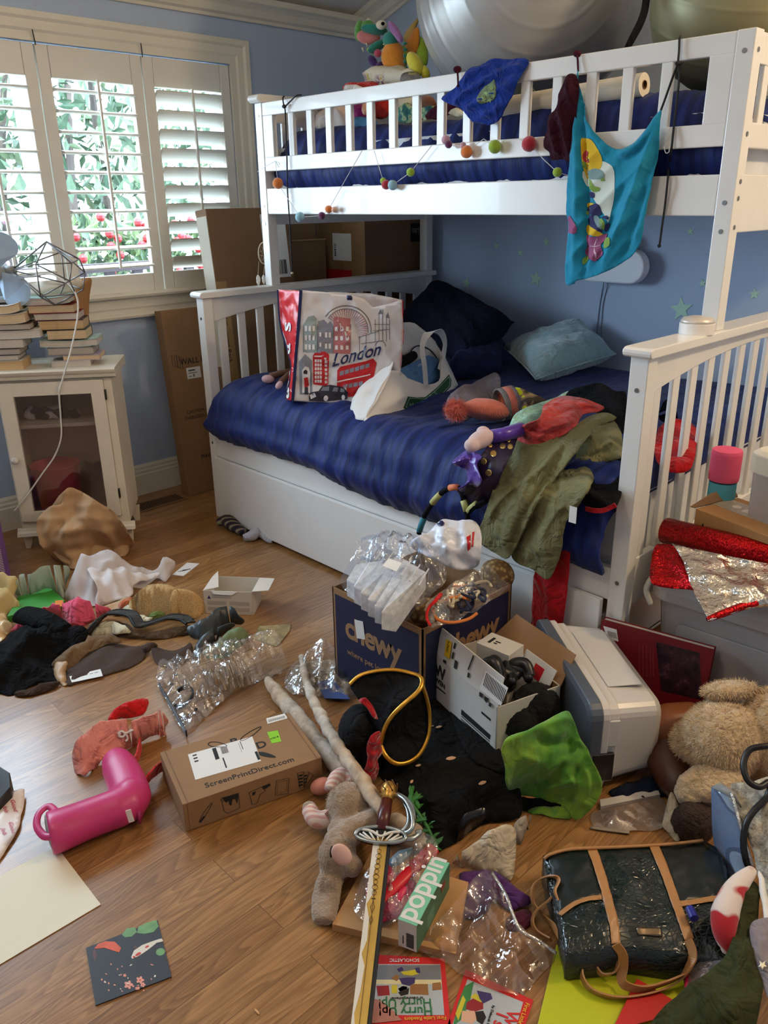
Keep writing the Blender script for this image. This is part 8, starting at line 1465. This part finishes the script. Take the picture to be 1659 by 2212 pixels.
MB().bb((-.0,bd_*.38,.1521),(bw_,bd_*.82,.1528),BXF).build('packing_tape',M('printed_tape',(176,160,136),.3,var=.3,vs=60),bx_);q=MB();q.add([BXF@V((-.001,0,.152)),BXF@V((-.001,bd_,.152)),BXF@V((-.03,bd_,.19)),BXF@V((-.035,0.02,.14))],[(0,1,2,3)]);q.build('torn_flap',CB1,bx_,solid=.003)
BS=BXF@frame((0,-.0004,0),(1,0,0),(0,0,1));ar=lambda x,y:[(x-.002,y),(x+.002,y),(x+.002,y+.018),(x+.007,y+.018),(x,y+.03),(x-.007,y+.018),(x-.002,y+.018)];multi('printed_arrows',[(0,ar(.03,.09)),(0,ar(.05,.087))],BS,[INK],bx_,.0003,0);TT=BXF@T(0,0,.1531);multi('tape_print',[(0,disc(.05+k*.09,bd_*.6,.012,12))for k in range(3)]+[(0,rect(.075+k*.09,bd_*.5,.105+k*.09,bd_*.66))for k in range(3)],TT,[M('tape_pale',(222,212,196),.4)],bx_,.0002,0)
ct=thing('under_tub','plain grey tub under the brown shipping box','storage bin',BXF@V((bw_/2,bd_/2,0)));MB().bb((.0,.03,-BXF.translation.z+.002),(bw_,bd_+.02,-.003),BXF).build('tub_body',TBM,ct,bevel=.01)
tx=AX(1570,985,2.125);ft_=thing('foam_roller','upright foam tube, turquoise with a wide pink band on top, behind the shipping box','foam tube',(tx.x,tx.y,0));sc=(tx-CP).dot(CFW)/CF;rr=29*sc
ztop=UP(V((tx.x,tx.y,0)),1570,972).z
TQF=M('foam_turquoise',(90,178,196),.85,bs=200,bst=.3);MB().lathe([(0,0),(rr,0),(rr,ztop-.09),(0,ztop-.09)],T(tx.x,tx.y,.001),40).build('foam_body',TQF,ft_);MB().lathe([(0,ztop-.085),(rr*1.07,ztop-.085),(rr*1.1,ztop-.075),(rr*1.1,ztop-.008),(rr*1.05,ztop),(rr*.3,ztop),(0,ztop-.002)],T(tx.x,tx.y,.001),40,closed=True).build('pink_band',M('foam_pink',(222,84,120),.85,bs=200,bst=.3),ft_)
w0=AX(1600,968,2.20);w_=UP(V((w0.x,w0.y,0)),1600,968);tb3=thing('white_tub','tall white lidded tub at the right edge behind the foam tube','storage bin',(2.4,w0.y+.1,0));WTF=Matrix.Translation((w0.x+.01,w0.y+.02,0))@Matrix.Rotation(-.35,4,'Z')
loftz([(.002,rrect(.02,.02,.46,.33,.03)),(w_.z-.06,rrect(.006,.006,.474,.344,.03))],TBM,'tub_body',tb3,WTF,.003);loftz([(w_.z-.06,rrect(0,0,.48,.35,.03)),(w_.z-.012,rrect(0,0,.48,.35,.03)),(w_.z,rrect(.012,.012,.468,.338,.03))],M('tub_lid_white',(226,220,206),.4,var=.02),'tub_lid',tb3,WTF,.003)
TBR=M('teddy_fur',(206,178,138),1.,bs=130,bst=1.,bd=.009,sheen=.8,var=.16,vs=26);td=thing('teddy_bear','large shaggy beige teddy bear lying face down at the right edge of the floor','plush toy',A(1580,1680))
q=MB();EP(q,0,0,A(1560,1598,.16),84,84,84,.1);EP(q,0,0,A(1490,1600,.13),38,44,40,.2);EP(q,0,0,A(1690,1590,.17),90,105,100,0);q.build('body',TBR,td,smooth=True,remesh=.007,disp=(.013,.011))
q=MB();EP(q,0,0,A(1576,1490,.26),60,20,30,-.10);q.build('ear',TBR,td,smooth=True,remesh=.006,disp=(.010,.010));q=MB();q.tube(catmull([A(1590,1660,.12),A(1540,1685,.11),A(1495,1705,.09),A(1478,1735,.07)]),[.045,.05,.042,.02],16,sq=.7);q.build('paw',TBR,td,smooth=True,remesh=.006,disp=(.010,.010))
R=random.Random(21);FUR=M('fur_strand',(214,188,150),1.,var=.2,vs=60);
def fuzz(nm,mat,parent,ells,n,ln,seed=1,w=.0011):
 R=random.Random(seed);q=MB()
 for(px,py,z,rx,ry,rz,ang)in ells:
  c=A(px,py,z);s=(c-CP).dot(CFW)/CF;u=CR*cos(ang)-CU*sin(ang);v=CR*sin(ang)+CU*cos(ang);wv_=u.cross(v)
  for _ in range(int(n*rx*ry/5000)):
   d=V([R.gauss(0,1)for _ in range(3)]).normalized();p=c+u*d.x*rx*s+v*d.y*ry*s+wv_*d.z*rz*s;nn=(u*d.x/rx+v*d.y/ry+wv_*d.z/rz).normalized()
   if nn.dot(CP-p)<-.3*(CP-p).length:pass
   if p.z<.006:continue
   t=(nn*.55+V([R.gauss(0,.5)for _ in range(3)])+V((-.3,-.2,-.25))).normalized()*ln*R.uniform(.6,1.2);a_=nn.cross(t).normalized()*w
   q.add([p-nn*.003+a_,p-nn*.003-a_,p+t],[(0,1,2)])
 o=q.build(nm,mat,parent,weld=False);o['kind']='stuff';return o
fuzz('fur',FUR,td,[(1560,1598,.16,84,84,84,.1),(1490,1600,.13,38,44,40,.2),(1690,1590,.17,90,105,100,0),(1576,1490,.26,60,20,30,-.10),(1530,1690,.108,56,34,30,-.5)],9000,.010,3,.0009)
fuzz('fur',M('bunny_strand',(170,146,120),1.,var=.2,vs=60),bu,[(752,1742,.062,48,52,50,.1),(728,1845,.052,40,46,40,.5),(705,1940,.018,20,60,10,.15)],6500,.006,5,.0006)
tag(MB().tube(catmull([A(1720,1606,.30),A(1655,1612,.30),A(1620,1620,.29),A(1606,1650,.27),A(1615,1685,.25),A(1640,1700,.24),A(1662,1690,.24),A(1658,1720,.22),A(1630,1750,.20),A(1612,1780,.18),A(1606,1820,.15),A(1612,1860,.12),A(1622,1880,.10)]),.0065,10).build('black_cable',M('cable_black',(20,20,22),.35),None,smooth=True),'thick black cable looping over the teddy at the right edge','cable')
LEA=M('brown_leather',(128,74,38),.35,var=.15,spec=.5,bs=120,bst=.2);lb_=thing('leather_boot','tan and brown leather boot lying between the grey-lidded bin and the teddy','boot',A(1450,1620));q=MB();q.tube(catmull([A(1405,1575,.10),A(1450,1568,.11),A(1500,1560,.11)]),[.05,.056,.05],18);q.build('boot_shaft',LEA,lb_,smooth=True)
q=MB();q.tube(catmull([A(1440,1600,.08),A(1450,1645,.06),A(1470,1690,.045),A(1495,1712,.035)]),[.055,.058,.05,.03],18,sq=.8);q.build('boot_foot',M('leather_dark',(70,36,20),.45,var=.2),lb_,smooth=True)
pile('navy_cloth',[(1315,1712),(1345,1695,.012),(1400,1678,.02),(1440,1668,.03),(1452,1690,.02),(1448,1718,.005),(1400,1722),(1350,1730)],CLOTH('ink_blue',(22,30,48)),'dark ink blue cloth under the tipped storage bin','cloth',.012,.03)
bar=[A(1296,1727,.012),A(1420,1703,.012),A(1426,1716,.012),A(1298,1742,.012)];q=MB();q.add(bar+[p-V((0,0,.010))for p in bar],[(0,1,2,3),(7,6,5,4)]+[(i,4+i,4+(i+1)%4,(i+1)%4)for i in range(4)]);br_=tag(q.build('metal_bar',M('bar_white',(196,190,182),.4),None),'flat white bar with a screw hole below the tipped bin','bar');MB().prism(disc(0,0,.004,14,.003),.0006,T(*A(1389,1721,.0122))).build('screw_hole',DARK,br_)
ps_=thing('plastic_sleeve','flat clear plastic sleeve on the floor above the crocodile bag','plastic bag',A(1360,1765));pile('film',[(1276,1760),(1300,1748,.006),(1360,1738,.01),(1425,1722,.01),(1442,1760,.006),(1432,1790,.004),(1370,1795),(1290,1790)],FILM('sleeve_film','cdbcae',.14,.12,10,.25),None,None,.006,.03,((.006,.06,.4,.6),),3,parent=ps_,th=0);rope('sleeve_edge',[A(1276,1787,.004),A(1310,1792,.005),A(1360,1798,.005)],.005,M('edge_grey',(150,136,122),.4),None,None,ps_,4,8,.4)
pile('cream_felt',[(1430,1782,.012),(1440,1745,.03),(1450,1712,.06),(1462,1730,.05),(1468,1762,.035),(1462,1785,.02),(1470,1812,.006),(1460,1817,.005),(1444,1800,.006)],CLOTH('cream_felt',(190,176,150)),'cream felt piece standing below the teddy paw','felt',.008,.03)
q=MB();EP(q,0,0,A(1500,1775,.04),48,46,30,0,nz=.15,nf=4);tag(q.build('doll_hair',M('dark_brown_hair',(52,32,22),.7,bs=140,bst=1.,bd=.006),None,smooth=True,disp=(.015,.015)),'dark brown curly doll hair heap under the teddy paw','doll hair')
slab('lime_folder',[(1202,2040),(1476,2110),(1500,2260),(1150,2260)],.006,M('folder_lime',(186,190,30),.45,var=.02),'yellow-green folder under the straps of the crocodile bag','folder')
slab('red_paper',[(1376,2113),(1466,2166),(1420,2200),(1322,2225)],.003,M('paper_red',(190,32,28),.5,var=.03),'pointed red paper sheet on the lime folder','paper',.012)
cr=NT('crocodile');co=cr.coord();vo=cr.add('TexVoronoi',feature='DISTANCE_TO_EDGE',_Scale=105.);nz2=cr.noise(co,5,2);mpn=cr.add('VectorMath',operation='MULTIPLY_ADD');cr.l(nz2,mpn.inputs[0]);mpn.inputs[1].default_value=(.15,.15,.15);cr.l(co,mpn.inputs[2]);cr.l(mpn.outputs[0],vo.inputs['Vector'])
cr.set(Base_Color=lin((17,30,29)),Roughness=.2,Coat_Weight=.3,Coat_Roughness=.08);cr.bump(cr.ramp(vo.outputs[0],[(0,(0,0,0)),(.13,(1,1,1))]),.35,.003)
SMB=M('bag_dark',(20,28,28),.35,var=.1,spec=.5);CV=M('strap_tan',(172,122,74),.4,var=.08,bs=150,bst=.15)
bg_=thing('handbag','dark green crocodile-print bag with tan straps lying at the lower right','handbag',A(1390,1960));zt=.075
cb2=sheet('bag_front',[A(*p)for p in((1172,1862,zt-.01),(1182,1846,zt),(1230,1836,zt),(1330,1832,zt),(1440,1826,zt),(1520,1816,zt),(1560,1850,zt),(1575,1920,zt),(1588,2000,zt-.005),(1592,2062,zt-.02),(1560,2074,zt-.03),(1500,2068,zt-.012),(1440,2056,zt),(1370,2046,zt),(1300,2052,zt),(1232,2062,zt-.005),(1222,2040,zt),(1204,1960,zt))],None,None,(0,0,1),.01,.012,.05,[(.006,.18,.2,.4)],skirt=.008,seed=5,build=False,noise_amp=.003,smooth=2);cbt=bvh(cb2);cb2.build('bag_front',cr.m,bg_,smooth=True,weld='keep')
o=sheet('inner_opening',[A(*p)for p in((1226,2058,.05),(1300,2048,.055),(1440,2052,.055),(1500,2064,.045),(1490,2088,.02),(1400,2100,.012),(1300,2100,.012),(1240,2096,.015))],SMB,bg_,(0,0,1),.012,.004,.03,smooth=2)
def surf(px,py,off=.003):
 l,nn=hit(cbt,px,py);return(l+nn*off)if l is not None else A(px,py,zt)
def strap(nm,pts,w,side=None,th=.003):return MB().ribbon(catmull([surf(*p)if len(p)==2 else A(*p)for p in pts],6),w,th,side or(0,0,1)).build(nm,CV,bg_)
def drape_strip(nm,pts,w,mat=CV):
 P=catmull([V((*p,0))for p in pts],5);L_,R_2=[],[]
 for i,p in enumerate(P):t=(P[min(i+1,len(P)-1)]-P[max(i-1,0)]).normalized();e=V((-t.y,t.x,0))*w/2;L_.append((p+e).xy);R_2.append((p-e).xy)
 return drape(cbt,nm,L_+R_2[::-1],mat,bg_,5,.003,1)
drape_strip('tan_strap',[(1278,1834),(1296,1885),(1312,1940),(1324,1990),(1330,2040)],20);drape_strip('tan_strap',[(1412,1828),(1434,1880),(1456,1940),(1476,1995),(1488,2030)],20)
drape_strip('pocket_trim',[(1210,1977),(1240,1955),(1270,1944),(1300,1940)],10);drape_strip('pocket_trim',[(1466,1955),(1500,1950),(1530,1945),(1565,1938)],12)
drape(cbt,'side_pocket',[(1182,1850),(1270,1842),(1300,1935),(1250,1946),(1210,1970),(1196,1910)],SMB,bg_,8,.0018,1);drape(cbt,'side_pocket',[(1430,1835),(1520,1825),(1555,1850),(1572,1930),(1520,1944),(1466,1950),(1445,1890)],SMB,bg_,8,.0018,1)
rope('top_piping',[surf(1178,1858,.004),surf(1190,1847,.004),surf(1235,1838,.004),surf(1330,1834,.004),surf(1440,1828,.004),surf(1518,1819,.004)],.0035,CV,None,None,bg_)
strap('tan_strap',[(1330,2040,.085),(1345,2062,.07),(1346,2090,.045),(1342,2110,.03),(1350,2128,.025),(1385,2136,.025),(1430,2126,.03),(1470,2108,.04),(1492,2080,.06),(1496,2055,.075),(1486,2030,.085)],.017,[(0.7,.4,.5),(.3,.3,.9)])
strap('tan_strap',[(1300,2070,.04),(1275,2062,.045),(1258,2082,.03),(1258,2112,.02),(1280,2140,.015),(1330,2155,.014),(1390,2150,.014),(1450,2130,.02),(1485,2100,.04),(1500,2060,.07)],.017,(.4,-.2,.9))
strap('tan_strap',[(1282,2060,.045),(1285,2085,.03),(1300,2105,.022),(1325,2100,.03),(1338,2075,.05)],.016,(.4,-.2,.9))
strap('tan_strap',[(1205,1950,.07),(1198,1925,.075),(1206,1902,.08),(1190,1894,.075),(1165,1900,.06),(1150,1920,.04),(1152,1950,.02),(1170,1975,.015),(1195,2000,.02),(1216,2035,.04)],.016,(.5,-.3,.8));strap('tan_strap',[(1206,1920,.07),(1185,1945,.05),(1158,1968,.025),(1150,1990,.015),(1160,2012,.014),(1190,2030,.02)],.014,(.5,-.3,.8))
drape(cbt,'metal_label',[(1374,2003),(1428,2006),(1431,2024),(1378,2020)],M('label_metal',(120,104,84),.25,.8),bg_,5,.002,1)
tag(MB().tube([A(1490,1962,.10),A(1500,1984,.10)],.008,14).build('pen_cap',M('pen_blue',(36,44,140),.3)),'blue pen end sticking out of the right pocket of the crocodile bag','pen')
fb0,fb1=A(1540,1880,.03),A(1625,1880,.06);blf=thing('document_case','blue and grey patterned plastic document case standing at the right edge','folder',fb0);BCS=NT('case_print');n_=BCS.noise(BCS.coord(),8,1);BCS.set(Base_Color=BCS.ramp(n_,[(.4,lin((110,130,160))),(.5,lin((92,104,130))),(.55,lin((150,168,190))),(.65,lin((176,176,160)))]),Roughness=.2);BCS.n['Color Ramp'].color_ramp.interpolation='CONSTANT'
sheet('case_side',[A(1536,1700,.19),A(1580,1712,.20),A(1600,1790,.16),A(1622,1870,.11),A(1618,1900,.08),A(1580,1905,.05),A(1562,1900,.03),A(1545,1850,.05),A(1538,1790,.10)],BCS.m,blf,NV,.012,.01,.05,(),smooth=1,th=.004);sheet('case_top',[A(1536,1700,.19),A(1556,1690,.20),A(1588,1712,.21),A(1600,1745,.19),A(1586,1728,.195),A(1560,1712,.195)],M('case_grey',(150,146,142),.5),blf,NV,.012,.0,.03,(),smooth=1,th=.003)
rope('clear_edge',[A(1580,1712,.205),A(1602,1790,.165),A(1626,1872,.115)],.004,FILM('edge_film','ffffff',.5,.1,30,.3),None,None,blf)
FBg=NT('grey_fur');n_=FBg.noise(FBg.coord(),40,4,.7);FBg.set(Base_Color=FBg.ramp(n_,[(.35,lin((124,114,100))),(.6,lin((202,194,176)))]),Roughness=.95);FBg.bump(n_,.8,.01)
tag(sheet('fur_bag',[A(1580,1700,.20),A(1620,1690,.22),A(1720,1690,.24),A(1720,1950,.12),A(1655,1950,.11),A(1640,1890,.12),(A(1612,1800,.16)),A(1592,1740,.19)],FBg.m,None,NV,.012,.05,.08,[(.01,.06,.5,.7)],noise_amp=.014,nf=20,skirt=None,th=.01),'grey and white speckled fur bag at the right edge behind the document case','bag')
SKR=NT('red_white_knit');n_=SKR.noise(SKR.coord(),14,1);SKR.set(Base_Color=SKR.ramp(n_,[(.46,lin((222,206,198))),(.5,lin((176,22,34)))]),Roughness=.95,Sheen_Weight=.4);SKR.bump(SKR.noise(SKR.coord(),300,2),.4,.002)
o=thing('knit_stocking','fuzzy red and white knitted stocking lying on the right end of the crocodile bag','stocking',A(1580,1960));q=MB();q.tube(catmull([A(1625,1880,.15),A(1600,1905,.15),A(1580,1935,.145),A(1566,1975,.135),A(1565,2010,.12),A(1574,2040,.10),A(1572,2058,.085)]),[.010,.017,.021,.024,.021,.018,.010],18,sq=.8);q.build('knit',SKR.m,o,smooth=True)
OLD=CLOTH('olive_dark',(58,62,36),600,.9,.15);pile('olive_jacket',[(1380,2260,.03),(1420,2190,.05),(1480,2140,.07),(1540,2092,.09),(1570,2060,.11),(1588,2010,.13),(1600,1960,.14),(1612,1905,.15),(1636,1900,.15),(1640,1960,.14),(1630,2010,.13),(1628,2070,.12),(1648,2120,.11),(1640,2180,.09),(1610,2260,.06),(1500,2270,.04)],OLD,'dark olive green jacket bunched in the lower right corner','jacket',.03,.06,((.024,.08,-.5,.8),(.012,.04,-.3,.8)),7,noise_amp=.01)
STF=CLOTH('star_grey',(142,130,132),500);sfm=sheet('star_fabric',[A(*p)for p in((1620,2000,.14),(1645,1985,.15),(1720,1990,.16),(1720,2200,.10),(1670,2170,.10),(1640,2110,.11),(1628,2060,.125))],None,None,(0,0,1),.011,.015,.05,[(.012,.06,.7,.7)],seed=3,build=False);sft=bvh(sfm);so_=thing('star_pouch','greyish fabric pouch with a small gold star at the right edge','pouch',A(1650,2080,.12));sfm.build('fabric',STF,so_,smooth=True,solid=.003,weld='keep')
drape(sft,'gold_star',[(1648+(11 if k%2==0 else 5)*cos(k*pi/5+.3),2086+(12 if k%2==0 else 5)*sin(k*pi/5+.3))for k in range(10)],M('star_gold',(222,206,170),.35,.4),so_,3,.003,1)
CPW=FILM('crumple_film','f0eaf2',.30,.1,18,.25);cpk=thing('crumpled_cellophane','crumpled clear cellophane with a pink strip beside the olive jacket','plastic bag',A(1520,2110,.03));pile('film',[(1482,2150,.02),(1490,2100,.04),(1510,2072,.05),(1540,2070,.06),(1570,2080,.07),(1560,2100,.06),(1520,2130,.04),(1492,2160,.02)],CPW,None,None,.025,.04,((.016,.04,.7,.9),),4,parent=cpk,noise_amp=.016,th=0);pile('pink_strip',[(1478,2170,.012),(1480,2115,.03),(1490,2110,.032),(1496,2150,.022),(1486,2172,.012)],HP,None,None,.003,.01,(),parent=cpk)
pile('white_paper_edge',[(1636,1890,.155),(1650,1900,.155),(1672,2010,.14),(1660,2020,.14)],PAPERW,'folded white paper edge at the right border beside the fur bag','paper',.004,.01,())
tag(MB().ell(A(555,2185,.002),(.007,.002,.0015)).build('wood_splinter',M('splinter',(226,176,122),.7),None,smooth=True),'tiny pale splinter on the bare boards near the bottom edge','splinter')
